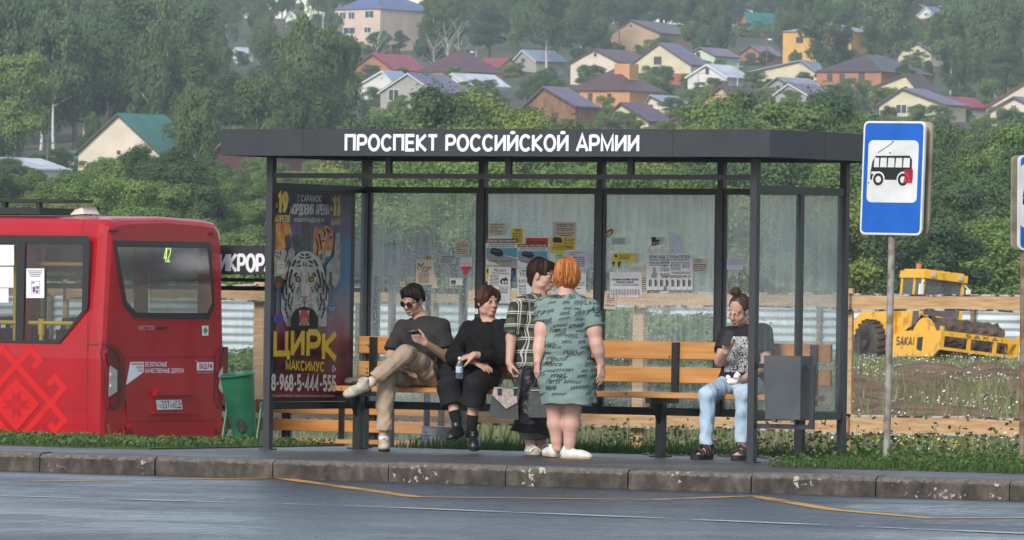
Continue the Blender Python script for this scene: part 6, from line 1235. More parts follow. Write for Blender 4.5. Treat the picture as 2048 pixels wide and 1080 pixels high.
# ------------------------------------------------------------------ woman with orange hair, back to the road
T = 59.9; pd = person('standing woman with short orange hair seen from behind in a printed grey green dress', J(1135, 916, 0)); fw = vdir(-.28, .96, 0); fr = frame(fw)
hd = Head(J(1131, 549, .01), vdir(-.58, .8, -.05), vdir(.02, 0, 1), 1.06); NB = J(1133, 594, .0)
LS, RS = J(1091, 616, .03), J(1180, 618, -.02); CH, WA, PE = J(1135, 640, 0), J(1136, 690, .01), J(1136, 744, .01)
RE, RW, LE, LW = J(1193, 688, -.05), J(1202, 728, -.02), J(1080, 688, -.02), J(1075, 722, -.06)
RH, RK, RA, LH, LK, LA = J(1150, 755, -.02), J(1145, 818, .0), J(1138, 900, .02), J(1116, 755, .03), J(1110, 818, .05), J(1114, 896, .07)
B = Field([hd.c, RS, LS, RA, LA, LE, RE, RW], .19); hd.sculpt(B, 1.1, .008); B.cap(hd.p(0, -.02, -.06), NB-Zv*.02, .062, .078, .03); B.ell(CH, (.18, .14, .16), fr, .04); B.ell(WA, (.19, .155, .15), fr, .05); B.ell(PE, (.21, .17, .17), fr, .05); B.chain([NB-ZQ, RS], [.06, .06], .05); B.chain([NB-ZQ, LS], [.06, .06], .05)
B.chain([RS, RS.lerp(RE, .6), RE, RE.lerp(RW, .35), RW], [.062, .061, .049, .048, .031], .03); B.chain([LS, LS.lerp(LE, .6), LE, LE.lerp(LW, .35), LW], [.062, .059, .048, .046, .031], .03)
B.chain([RH, RK, RK.lerp(RA, .38), RK.lerp(RA, .8), RA], [.112, .070, .071, .046, .04], .02); B.chain([LH, LK, LK.lerp(LA, .38), LK.lerp(LA, .8), LA], [.112, .068, .068, .044, .039], .02)
hand(B, RW, vdir(.02, -.1, -1), vdir(-.6, .6, 0), vdir(-.2, 1, 0), 1.05, (.3, .35, .4, .45), thumb=(.75, .55, .2)); hand(B, LW, vdir(-.05, .1, -1), vdir(.8, .4, 0), vdir(0, 1, 0), 1.05, (.4, .45, .5, .55))
B.mesh('body', [m_skin], pd, hd.paint(SKD, (.12, .06, .03)))
hf = Field([hd.c], .22, .0045); hd.e(hf, (0, -.016, .036), (.087, .106, .098)); hd.e(hf, (0, -.058, -.035), (.078, .06, .08), .04)
for sg in (-1, 1): hd.e(hf, (sg*.062, .01, -.035), (.028, .055, .068), .03)
hd.e(hf, (0, .11, -.02), (.075, .07, .095), .012, 'sub'); hd.e(hf, (0, -.02, -.155), (.14, .14, .05), .012, 'sub'); hf.wrinkle(.004, 45, 9, 6, (1, 1, .2)); hf.wrinkle(.0028, 120, 10, 5, (1, 1, .12)); hf.mesh('hair', [m_hora], pd, smooth=1)
m_dress = cloth('grey_green_jersey', (.175, .245, .225), .10)
S = Field([RS, LS, RE, LE, J(1135, 815)], .22); S.ell(CH, (.195, .16, .175), fr, .06); S.ell(CH+fw*.06, (.17, .12, .12), fr, .05); S.ell(WA, (.205, .175, .17), fr, .06); S.ell(PE, (.224, .195, .19), fr, .06); S.cap(PE-Zv*.08, J(1144, 822, .0), .205, .205, .06); S.cap(PE-Zv*.08+rv*-.03, J(1138, 822, .0), .2, .205, .06); S.cap(NB-Zv*.035, RS, .085, .085, .04); S.cap(NB-Zv*.035, LS, .085, .085, .04); S.sleeve(RS, RE, .50, .080, .090); S.sleeve(LS, LE, .42, .078, .086)
S.cap(hd.p(0, -.02, -.06), NB-Zv*.005, .062, .068, .004, 'sub'); S.cut(J(1140, 808), -Zv+rv*.03, rad=.6); S.wrinkle(.0055, 24, 51, 5, (1, 1, .35)); S.wrinkle(.003, 50, 52, 4); dr = S.mesh('dress', [m_dress], pd)
# handwriting print wrapped over the cloth
bv = BVHTree.FromPolygons([v.co.copy() for v in dr.data.vertices], [tuple(p.vertices) for p in dr.data.polygons]); o0 = ORG[pd.name]
def word_mesh(txt, shear):
    cu = bpy.data.curves.new('w', 'FONT'); cu.body = txt; cu.size = 1; cu.shear = shear; cu.resolution_u = 2; cu.offset = .004; o = bpy.data.objects.new('w', cu); COL.objects.link(o); me = bpy.data.meshes.new_from_object(o.evaluated_get(bpy.context.evaluated_depsgraph_get())); bpy.data.objects.remove(o)
    v = np.array([tuple(p.co)[:2] for p in me.vertices]); f = [tuple(p.vertices) for p in me.polygons]; bpy.data.meshes.remove(me); return v, f
WD = [word_mesh(w_, .42) for w_ in ('Paris', 'France', 'amour')]
def scribble(seed):
    r_ = random.Random(seed); pts = []; x = 0; n = r_.randint(26, 44)
    for i in range(n): ph_ = i*.9; pts.append((x+.16*math.sin(ph_+1.2)*(.5+r_.random()*.5), .28+(.26+.2*r_.random()*(r_.random() < .25))*math.cos(ph_))); x += r_.uniform(.045, .085)
    pts.append((x+.25, .1)); vs, qd = ribbon(pts, .085); return np.array([(v.x+.4*v.y, v.y) for v in vs]), [tuple(q_) for q_ in qd]
WD += [scribble(i) for i in range(7)]
g = MB(); rw_ = random.Random(4); cx = (PE-o0); zt_, zb_ = (NB-o0).z-.01, (J(1140, 806)-o0).z+.02; z = zt_
while z > zb_:
    a = rw_.uniform(0, .5)
    while a < 6.28:
        v, f = rw_.choice(WD); sc = rw_.choice((.034, .044, .052, .06)); Wd_ = (v[:, 0].max()-v[:, 0].min())*sc; R0 = .2; til = rw_.uniform(-.05, .2); ok = True; out = []
        for x_, y_ in v:
            aa = a+(x_-v[0, 0])*sc/R0; zz = z+y_*sc+(x_-v[0, 0])*sc*til; d_ = Vector((math.sin(aa)*-1, math.cos(aa), 0)); c_ = Vector((cx.x, cx.y, zz))
            h = bv.ray_cast(c_-d_*.7, d_, .8)
            if h[0] is None: ok = False; break
            out.append(h[0]+h[1]*.0022+o0)
        if ok:
            keep = [q for q in f if max((out[i]-out[q[0]]).length for i in q) < .05]; g.add(out, keep)
        a += (Wd_+rw_.uniform(.02, .075))/R0
    z -= rw_.uniform(.042, .052)
g.build('dress_print', [M('print_black', (.012, .014, .014), .8)], dr)
m_wsh = M('white_perforated_shoe', (.62, .6, .56), .6, var=.12, scale=60, bump=.3, bscale=120); m_gum = M('gum_sole', (.36, .24, .12), .6)
shoe(pd, 'shoe', J(1122, 917, .05), J(1183, 919, -.06), (0, 0, 1), .1, .10, m_wsh, m_gum, 1); shoe(pd, 'shoe', J(1110, 915, .06), J(1091, 911, .26), (0, 0, 1), .1, .10, m_wsh, m_gum, 1)

# ------------------------------------------------------------------ woman in jeans looking at her phone
T = 60.6; pe = person('seated woman with a hair bun in a black spotted t-shirt and ripped pale jeans', Wp(1480, 775, T)); fr = frame(sy)
hd = Head(J(1478, 621, -.06), vdir(-.52, -.74, -.40), vdir(-.02, -.3, 1), 1.0); NB = J(1491, 652, -.0)
RS, LS, CH, WA, PE = J(1454, 668, .07), J(1527, 666, -.10), J(1488, 690, -.01), J(1482, 735, -.02), J(1480, 765, .03)
RE, RW, LE, LW = J(1440, 722, -.06), J(1452, 704, -.29), J(1533, 728, -.16), J(1487, 758, -.36)
RH, RK, RA, LH, LK, LA = J(1462, 770, .08), J(1415, 790, -.33), J(1413, 898, -.30), J(1502, 770, -.06), J(1487, 788, -.43), J(1484, 895, -.38)
B = Field([hd.c, RS, LS, LK, RK, LA, RA, LE, RE], .17); hd.sculpt(B, 1., .004); B.cap(hd.p(0, -.02, -.06), NB, .048, .056, .03); B.ell(CH, (.165, .115, .16), fr, .04); B.ell(WA, (.155, .115, .12), fr, .05); B.ell(PE, (.18, .14, .1), fr, .05); B.chain([NB-ZQ, RS], [.045, .05], .04); B.chain([NB-ZQ, LS], [.045, .05], .04)
B.chain([RS, RE, RW], [.052, .043, .028]); B.chain([LS, LE, LW], [.052, .043, .028]); B.chain([RH, RK, RA], [.08, .055, .034], .03); B.chain([LH, LK, LA], [.08, .055, .034], .03)
hand(B, RW, vdir(.05, -.35, .9), vdir(.1, .8, .2), vdir(1, -.2, .1), .98, (.55, .65, .75, .8), thumb=(.8, .45, .2)); hand(B, LW, vdir(-.85, -.3, -.42), vdir(-.25, .1, 1), vdir(0, -1, 0), .98, (.4, .45, .5, .55), thumb=(.75, .5, .3))
for A_, f2 in ((RA, vdir(-.55, -.85, 0)), (LA, vdir(-.3, -.95, 0))): B.chain([A_-Zv*.015, A_+f2*.09-Zv*.05, A_+f2*.14-Zv*.062], [.034, .03, .024], .02); [B.cap(A_+f2*.13-Zv*.062+f2.cross(Zv)*u, A_+f2*(.175-abs(u)*.5)-Zv*.07+f2.cross(Zv)*u*1.15, .011, .009, .003) for u in (-.034, -.018, -.001, .016, .032)]
B.mesh('body', [m_skin], pe, hd.paint(SKE, (.07, .04, .025), eyes='down'))
hf = Field([hd.c, hd.p(0, -.08, .16)], .18, .0045); hd.e(hf, (0, -.022, .040), (.079, .095, .092)); hd.e(hf, (0, .09, -.03), (.075, .058, .085), .012, 'sub'); hd.e(hf, (0, .035, -.085), (.12, .08, .075), .01, 'sub'); hf.wrinkle(.0016, 110, 9, 6); hf.mesh('hair', [m_hdrk if 0 else M('tied_brown_hair', (.022, .013, .008), .5, col2=(.06, .036, .022), scale=22, bump=.4, bscale=70)], pe, smooth=1)
hf = Field([J(1471, 583, -.02)], .12, .0045); hf.ell(J(1471.5, 584, -.03), (.047, .042, .04), None, .01); hf.ell(J(1478, 592, -.03), (.035, .035, .03), None, .02); hf.wrinkle(.004, 90, 12, 5); hf.mesh('hair_bun', [m_hbun], pe, smooth=1)
def mat_print():
    k = NT('spotted_tee'); tc = k.n('TexCoord').outputs['Object']; vo = k.n('TexVoronoi', {'Vector': k.n('Mapping', {'Vector': tc, 'Scale': (15, 15, 12)}).outputs[0], 'Randomness': .9}, feature='DISTANCE_TO_EDGE')
    c0 = CH-ORG[pe.name]+Zv*-.075; axr = Vector((1, 0, 0)); s_ = k.n('SeparateXYZ', {0: k.n('VectorMath', {0: tc, 1: tuple(c0)}, operation='SUBTRACT').outputs[0]}); x, y, z = s_.outputs
    inx = k.math('LESS_THAN', k.math('ABSOLUTE', x), .118); inz = k.math('LESS_THAN', k.math('ABSOLUTE', z), .145); iny = k.math('LESS_THAN', y, -.02)
    n = k.n('TexNoise', {'Vector': tc, 'Scale': 30.}).outputs['Fac']; cell = k.math('GREATER_THAN', vo.outputs['Distance'], k.math('MULTIPLY', n, .2)); hole = k.math('GREATER_THAN', k.n('TexNoise', {'Vector': tc, 'Scale': 45.}).outputs['Fac'], .28)
    m = k.math('MULTIPLY', k.math('MULTIPLY', inx, inz), k.math('MULTIPLY', iny, cell)); k.link(k.mix(m, (.009, .009, .01), (.6, .6, .6)), k.b.inputs[0]); k.b.inputs['Roughness'].default_value = .85; return k.m
S = Field([RS, LS, PE, LE, RE], .2); S.ell(CH, (.175, .132, .17), fr, .05); S.ell(CH+sy*.06-Zv*.03, (.14, .085, .08), fr, .05); S.ell(WA, (.165, .13, .15), fr, .05); S.ell(PE+Zv*.02, (.185, .145, .075), fr, .05); S.cap(NB-Zv*.035, RS, .062, .064, .03); S.cap(NB-Zv*.035, LS, .062, .064, .03); S.sleeve(RS, RE, .64, .07, .08); S.sleeve(LS, LE, .62, .07, .082); S.cap(hd.p(0, -.02, -.06), NB+Zv*.012, .05, .062, .004, 'sub'); S.wrinkle(.0055, 26, 61, 5); S.wrinkle(.0028, 60, 62, 4); S.mesh('t_shirt', [mat_print()], pe)
m_jean = M('pale_denim', (.30, .42, .56), .85, col2=(.44, .55, .66), scale=7, detail=6, bump=.3, bscale=160, dist=.004)
P_ = Field([RH, RK, RA, LH, LK, LA, PE], .16); P_.ell(PE-Zv*.015, (.19, .15, .10), fr, .05); P_.cap(RH, RK, .095, .071, .03); P_.sleeve(RK, RA, .9, .070, .054); P_.cap(LH, LK, .095, .071, .03); P_.sleeve(LK, LA, .9, .070, .054); P_.wrinkle(.0048, 40, 71, 5); P_.wrinkle(.0028, 80, 72, 4); jn = P_.mesh('jeans', [m_jean], pe)
bj = BVHTree.FromPolygons([v.co.copy() for v in jn.data.vertices], [tuple(p.vertices) for p in jn.data.polygons]); o0 = ORG[pe.name]; g = MB()
for (x, y, w_) in ((1428, 776, 12), (1481, 783, 9), (1424, 779, 9), (1484, 785, 7)):
    pts = []
    for u, v in [(math.cos(a_), math.sin(a_)) for a_ in np.linspace(0, 6.28, 11)[:-1]]:
        r_ = ray(x+u*w_*(1+.2*math.sin(u*9)), y+v*1.9+u*1.2); h = bj.ray_cast(CAM-o0, r_.normalized(), 100); pts.append((h[0] if h[0] is not None else CAM+r_*T-o0)-r_.normalized()*.003+o0)
    MB().poly(pts).build('ripped_hole', [M('frayed_white', (.62, .62, .62), .9, col2=(.4, .27, .22), scale=60)], jn)
for A_, f2 in ((RA, vdir(-.55, -.85, 0)), (LA, vdir(-.3, -.95, 0))):
    c = Vector((A_.x, A_.y, .003)); sd_ = f2.cross(Zv); sn = MB(); sn.prism([c+f2*v+sd_*u for u, v in rrect(-.05, -.06, .05, .20, .045)], Zv*.04, 0)
    for v, hh, w_ in ((.125, .072, .02), (.05, .105, .016), (-.03, .11, .014)): sn.tube([c+f2*v-sd_*.05+Zv*.03, c+f2*v-sd_*.038+Zv*hh*.85, c+f2*v+Zv*(hh+.012), c+f2*v+sd_*.038+Zv*hh*.85, c+f2*v+sd_*.05+Zv*.03], w_, 6, 0)
    sn.build('sandal', [m_bsole], pe)
ph = thing('phone', 'black phone held up by the woman with the hair bun', 'phone', J(1454, 690, -.34)); c = J(1455, 677, -.36); a1, a2 = vdir(.92, -.30, -.25), vdir(.15, .45, .9); a3 = a1.cross(a2).normalized(); a2 = a3.cross(a1); g = MB(); g.prism([c+a1*u+a2*v for u, v in rrect(-.035, -.07, .035, .07, .012, 3)], a3*.01, 0); g.lathe(c+a1*-.02+a2*.045-a3*.002, [(.012, 0), (.012, .002)], 10, a3, 0); g.build('phone_case', [m_bsole], ph); g = MB(); g.poly([c+a1*u+a2*v-a3*.0006 for u, v in rrect(-.032, -.067, .032, .067, .01, 3)]); g.build('screen', [MATS['phone_screen']], ph)
ts_ = thing('tissue', 'crumpled white paper tissue in the lap of the woman with the bun', 'tissue', J(1467, 768, -.4)); F_ = Field([J(1467, 762, -.42)], .1, .004); F_.ell(J(1466, 763, -.42), (.045, .03, .028), (rv, dv, Zv), .01); F_.ell(J(1474, 752, -.42), (.022, .02, .03), (rv, dv, Zv), .012); F_.ell(J(1457, 755, -.42), (.016, .02, .018), (rv, dv, Zv), .012); F_.wrinkle(.005, 90, 3, 6); F_.mesh('tissue_paper', [M('tissue_white', (.75, .75, .78), .9)], ts_)

# ------------------------------------------------------------------ bags left on the bench
bk = thing('backpack', 'black backpack on the bench between the two young men', 'backpack', Wp(893, 765, 62.0)); F_ = Field([Wp(893, 730, 62.0)], .3); fr = frame(sy)
for x, y, d_, r in ((890, 735, .02, (.11, .09, .13)), (896, 712, .03, (.095, .08, .11)), (884, 752, 0, (.1, .1, .06)), (893, 745, -.07, (.07, .05, .07))): F_.ell(Wp(x, y, 62.0+d_), r, fr, .03)
F_.wrinkle(.006, 30, 5); F_.mesh('backpack_body', [m_bkp], bk); g = MB(); g.tube([Wp(872, 716, 61.9), Wp(878, 700, 61.9), Wp(893, 695, 61.93), Wp(906, 704, 62), Wp(909, 724, 62.0)], .014, 6); g.build('strap', [m_bsole], bk); g = MB(); g.tube([Wp(873, 712, 61.86), Wp(868, 735, 61.86), Wp(874, 755, 61.88)], .012, 6); g.build('strap', [m_bsole], bk)
fb = thing('folded_jacket', 'crumpled grey brown jacket lying on the left end of the bench', 'jacket', Wp(722, 768, 62.5)); F_ = Field([Wp(722, 760, 62.5)], .2)
for x, y, r in ((708, 763, (.07, .09, .03)), (722, 760, (.09, .10, .035)), (736, 764, (.07, .08, .025))): F_.ell(Wp(x, y, 62.55), r, fr, .03)
F_.wrinkle(.006, 50, 5); F_.mesh('jacket_cloth', [cloth('taupe_cloth', (.14, .12, .10))], fb)

# ------------------------------------------------------------------ loose locks of hair lying on each head
def locks(hair, c, fr, mats, n, e0, e1, az, r=.0034, seed=1, out=.003):
    rg_ = random.Random(seed); o = ORG[hair.name]; bv_ = BVHTree.FromPolygons([v.co.copy() for v in hair.data.vertices], [tuple(p.vertices) for p in hair.data.polygons]); g = MB()
    for i in range(n):
        a = math.radians(rg_.uniform(*az)); ea, eb = rg_.uniform(e0*.6, e0), rg_.uniform(e1, e1*.5+10); da = rg_.uniform(-.25, .25); pts = []
        for k in range(8):
            e = math.radians(ea+(eb-ea)*k/7); aa = a+da*k/7; d = fr[0]*(math.cos(e)*math.cos(aa))+fr[1]*(math.cos(e)*math.sin(aa))+fr[2]*math.sin(e); h = bv_.ray_cast(c-o+d*.3, -d, .3)
            if h[0] is not None: pts.append(h[0]+d*(out+.004*rg_.random()*(k > 5))+o)
        if len(pts) > 3 and max((p-q_).length for p, q_ in zip(pts, pts[1:])) < .06: g.tube(pts, [r*.7]+[r]*(len(pts)-2)+[r*.3], 5, rg_.randrange(len(mats)))
    g.build('hair_lock', mats, hair, smooth=True)
_h = [o for o in bpy.data.objects if o.name.split('.')[0] == 'hair']; _h.sort(key=lambda o: o.name)
for o, hc, f_, m_, e0, e1, az, n in zip(_h, HDS, [h.fr for h in HDS_], ([m_hblk, M('black_hair_lighter', (.03, .026, .025), .6)], [m_hbrn, M('brown_hair_light', (.11, .055, .03), .7)], [m_hdrk, M('auburn_hair_light', (.055, .025, .02), .7)], [m_hora, M('orange_hair_light', (.50, .20, .055), .75), M('orange_hair_dark', (.24, .07, .015), .75)], [MATS['tied_brown_hair'], m_hbun]), (85, 85, 85, 85, 80), (15, 0, -20, -45, 20), ((0, 360), (150, 400), (100, 440), (170, 370), (150, 390)), (60, 80, 70, 130, 50)): locks(o, hc, f_, m_, n, e0, e1, az)  # locks vary at random among a few tones of each hair colour
# ================================================================== circus poster in the left side panel
def pm(name, c, **kw):
    if 'col2' in kw: kw['col2'] = tuple(v*.95 for v in kw['col2'])
    return M('print_'+name, tuple(v*.95 for v in c), .35, spec=.4, coat=.25, **kw)
m_pbg = NT('poster_print'); _z = m_pbg.n('SeparateXYZ', {0: m_pbg.n('TexCoord').outputs['Object']}).outputs[2]; _n = m_pbg.n('TexNoise', {'Vector': m_pbg.n('TexCoord').outputs['Object'], 'Scale': 5., 'Detail': 6}).outputs['Fac']
_f = m_pbg.math('ADD', m_pbg.math('DIVIDE', _z, 1.75), m_pbg.math('MULTIPLY', m_pbg.math('SUBTRACT', _n, .5), .28))
m_pbg.link(m_pbg.ramp(_f, [(.02, (.22, .008, .02)), (.2, (.06, .012, .03)), (.3, (.20, .02, .05)), (.42, (.16, .13, .17)), (.6, (.03, .12, .30)), (.74, (.02, .17, .30)), (.82, (.10, .06, .16)), (.95, (.025, .02, .06))]), m_pbg.b.inputs[0]); m_pbg.b.inputs['Roughness'].default_value = .4; m_pbg.b.inputs['Coat Weight'].default_value = .2
PM = [m_pbg.m, pm('white_fur', (.42, .42, .40), var=.18, scale=18), pm('black', (.012, .012, .014)), pm('yellow', (.62, .42, .02), var=.12, scale=9), pm('orange_fur', (.5, .12, .02), col2=(.62, .3, .06), scale=12), pm('fire', (.55, .09, .01), col2=(.75, .42, .06), scale=11), pm('grey_fur', (.2, .2, .19), col2=(.36, .35, .33), scale=14), pm('pink', (.36, .13, .11)), pm('red', (.36, .02, .015)), pm('amber', (.6, .25, .02)), pm('letter_white', (.55, .55, .54)), pm('shadow', (.10, .035, .01)), pm('blue', (.03, .05, .3)), pm('cream', (.52, .46, .4), col2=(.4, .32, .26), scale=10), pm('dark_figure', (.02, .016, .018), col2=(.1, .055, .03), scale=14)]
po = onX(615, 590, .024); poster = thing('circus_poster', 'tall circus poster with a roaring white tiger in the left side panel of the shelter', 'poster', (.024, po.y, .40))
g = MB(); y0, y1 = onX(546, 600, .024).y, onX(686, 600, .024).y
g.box((-.016, .034, .398), (.0225, W_SH-.272, 2.149)); bb = g.build('backing_board', [m_blk], poster)
A1 = lambda x, y: (530+x/4.912, 370+y/4.912); A2 = lambda x, y: (530+x/4.694, 590+y/4.694); lvl = [0]
def PP(px, py, up=True):
    if up: pass
    return onX(px, py, .0235+.0005*lvl[0])
def pply(A, pts, m): lvl[0] += 1; g.poly([PP(*A(*p)) for p in pts], m)
def prib(A, pts, w, m): 
    lvl[0] += 1; vs, qd = ribbon([A(*p) for p in pts], w/4.8); g.add([PP(v.x, v.y) for v in vs], qd, m)
def ptxt(A, txt, x0, y0, x1, y1, m, th=.2, slant=0, rise=0.):
    lvl[0] += 1; a, b, c = PP(*A(x0, y1)), PP(*A(x1, y1+rise)), PP(*A(x0, y0)); h = c.z-a.z; X_ = a.x; k = (b.z-a.z)/(b.y-a.y)
    letters(g, txt, lambda u, v, l: (X_+l, a.y+u, a.z+v+k*u), h, th=th, sx=.6, sp=.09, width=b.y-a.y, m=m, slant=slant)
g = MB(); zb, zt = .415, 2.13
lvl[0] = 0; q0 = [PP(545, 803), PP(690, 806), PP(690, 384), PP(549, 378)]; q0 = [(.0235, .062, .43), (.0235, W_SH-.275, .43), (.0235, W_SH-.275, 2.12), (.0235, .062, 2.12)]; g.poly(q0, 0)
mid = lambda *a: [p for p in a]
pply(A1, [(100, 375), (235, 372), (262, 470), (240, 560), (180, 640), (98, 640)], 5); pply(A1, [(190, 510), (235, 480), (268, 545), (255, 620), (205, 640)], 14); pply(A1, [(268, 510), (320, 480), (350, 520), (350, 640), (280, 660)], 14); pply(A1, [(370, 390), (400, 360), (440, 385), (445, 500), (455, 640), (345, 645), (365, 520)], 14)
pply(A1, [(480, 430), (510, 415), (540, 440), (600, 395), (655, 430), (680, 520), (665, 640), (640, 700), (560, 720), (470, 690), (475, 560)], 4)
pply(A1, [(560, 470), (600, 440), (610, 520), (570, 560)], 1); pply(A1, [(590, 640), (650, 650), (640, 690), (600, 700)], 1)
for l_ in ([(500, 520), (520, 600), (515, 690)], [(530, 480), (545, 560), (560, 640)], [(570, 430), (590, 470), (580, 520)], [(610, 420), (620, 460)], [(640, 440), (632, 480)], [(555, 560), (585, 540)], [(545, 670), (590, 650)], [(660, 500), (640, 530)]): prib(A1, l_, 11, 2)
pply(A1, [(100, 640), (150, 625), (200, 640), (235, 720), (225, 850), (195, 960), (90, 960), (92, 700)], 13)
for l_ in ([(105, 660), (140, 670)], [(100, 690), (150, 720)], [(215, 690), (195, 760)], [(228, 740), (205, 810)], [(150, 640), (155, 690)]): prib(A1, l_, 9, 2)
pply(A1, [(95, 900), (150, 890), (190, 930), (180, 1010), (125, 1035), (95, 1000)], 14); pply(A1, [(105, 960), (150, 950), (145, 1010), (112, 1010)], 8)
pply(A1, [(690, 470), (738, 470), (740, 900), (700, 1000), (640, 1040), (605, 960), (600, 800), (640, 740), (680, 690)], 6); pply(A1, [(630, 860), (660, 850), (655, 960), (685, 1010), (660, 1050), (625, 990)], 14)
# the white tiger's head
HD = [(385, 648), (330, 665), (285, 710), (240, 810), (205, 920), (165, 1080), (160, 1240), (190, 1330), (215, 1390), (600, 1390), (610, 1250), (622, 1100), (600, 930), (565, 800), (520, 705), (450, 660)]
pply(A1, [(232, 640), (262, 610), (292, 650), (285, 735), (245, 770), (228, 700)], 6); pply(A1, [(520, 650), (560, 632), (592, 670), (585, 760), (550, 780), (520, 720)], 6); pply(A1, [(534, 690), (560, 665), (570, 720), (550, 750)], 14)
pply(A1, HD, 1)
for c, sg in ((392, -1), (392, 1)):
    S_ = lambda pts: [(c+sg*x, y) for x, y in pts]
    for l_, w in (([(8, 690), (40, 680)], 16), ([(12, 720), (60, 705)], 13), ([(15, 760), (10, 800)], 9), ([(45, 740), (75, 770)], 16), ([(40, 790), (75, 800)], 13), ([(90, 735), (125, 800)], 18), ([(80, 860), (105, 900)], 20), ([(125, 830), (150, 930), (150, 1010)], 17), ([(165, 850), (185, 960), (180, 1080)], 15), ([(195, 930), (215, 1040), (205, 1130)], 14), ([(110, 960), (135, 1000), (120, 1060)], 13), ([(95, 990), (118, 1040)], 9), ([(60, 1000), (82, 1060)], 8), ([(150, 1060), (165, 1150), (140, 1230)], 15), ([(185, 1120), (190, 1220), (165, 1310)], 14), ([(120, 1100), (135, 1180)], 10), ([(30, 850), (38, 900)], 7), ([(55, 900), (85, 905)], 9)): prib(A1, S_(l_), w, 2)
    pply(A1, S_([(38, 915), (60, 900), (92, 915), (85, 950), (55, 958), (40, 945)]), 2); pply(A1, S_([(50, 922), (68, 910), (82, 922), (74, 944), (56, 945)]), 9); pply(A1, S_([(62, 920), (70, 920), (70, 938), (62, 938)]), 2)
pply(A1, [(360, 970), (425, 970), (440, 1130), (345, 1130)], 1); pply(A2, [(330, 10), (405, 10), (385, 45), (372, 62), (358, 45)], 7); prib(A2, [(371, 60), (371, 95)], 8, 2)
for c, sg in ((370, -1), (370, 1)):
    S_ = lambda pts: [(c+sg*x, y) for x, y in pts]
    pply(A2, S_([(4, 85), (40, 60), (95, 70), (120, 110), (110, 160), (60, 150), (10, 120)]), 1)
    for k_ in range(3): prib(A2, S_([(30, 85+14*k_), (85, 95+18*k_)]), 4, 2)
    for k_ in range(4): prib(A2, S_([(90, 100+16*k_), (190, 60+48*k_)]), 3, 10)
pply(A2, [(285, 140), (330, 120), (370, 105), (410, 120), (460, 140), (500, 210), (500, 300), (440, 340), (300, 340), (240, 300), (245, 210)], 2); pply(A2, [(325, 140), (412, 140), (415, 230), (400, 290), (338, 290), (322, 230)], 8); pply(A2, [(345, 210), (395, 210), (405, 270), (370, 285), (340, 268)], 7)
for x in (328, 408): pply(A2, [(x-9, 145), (x+9, 145), (x+(2 if x < 370 else -2), 190)], 10); pply(A2, [(x-6, 285), (x+6, 285), (x, 250)], 10)
pply(A2, [(590, 100), (668, 100), (672, 155), (585, 150)], 12); pply(A2, [(78, 190), (172, 190), (172, 255), (80, 258)], 12); pply(A1, [(118, 745), (190, 752), (190, 872), (112, 868)], 10); ptxt(A1, 'ЦИРК', 124, 775, 184, 790, 8); ptxt(A1, 'ШОУ', 124, 805, 184, 820, 8)
ptxt(A2, 'ПОКУПАЙТЕ', 593, 112, 665, 125, 10); ptxt(A2, 'ОНЛАЙН', 600, 133, 655, 146, 10)
ptxt(A1, '19', 128, 75, 220, 270, 3, .26, rise=0); ptxt(A1, 'С', 108, 180, 126, 220, 3); ptxt(A1, 'АПРЕЛЯ', 100, 300, 243, 365, 3, .22); ptxt(A1, '11', 668, 120, 735, 300, 3, .3); ptxt(A1, 'ДО', 640, 215, 664, 250, 3); ptxt(A1, 'МАЯ', 652, 335, 736, 393, 3, .22)
ptxt(A1, 'Г.САРАНСК', 320, 100, 548, 160, 10, .18, rise=4); ptxt(A1, 'МОРДОВИЯ АРЕНА', 245, 185, 630, 285, 10, .17, rise=8); ptxt(A1, 'УЛ.ВОЛГОГРАДСКАЯ 1/1', 282, 325, 580, 362, 10, .18, rise=4)
for dx, dy, m_, th in ((5, 7, 11, .34), (0, 0, 3, .25)):
    ptxt(A2, 'Ц', 80+dx, 340+dy, 228+dx, 560+dy, m_, th); ptxt(A2, 'И', 245+dx, 335+dy, 365+dx, 565+dy, m_, th); ptxt(A2, 'Р', 390+dx, 338+dy, 515+dx, 570+dy, m_, th); ptxt(A2, 'К', 535+dx, 362+dy, 668+dx, 600+dy, m_, th)
    ptxt(A2, 'МАКСИМУС', 195+dx*.6, 612+dy*.6, 555+dx*.6, 700+dy*.6, m_, th*.8, rise=18)
ptxt(A2, '0+', 632, 660, 668, 722, 10, .16); ptxt(A2, '8-968-5-444-555', 62, 745, 665, 890, 10, .2, rise=12); ptxt(A2, 'ТОЛЬКОПРЕДСТАВЛЕНИЯКАССЫСТАДИОНА', 62, 936, 650, 954, 10, .16, rise=3)
g.build('poster_sheet', PM, poster)

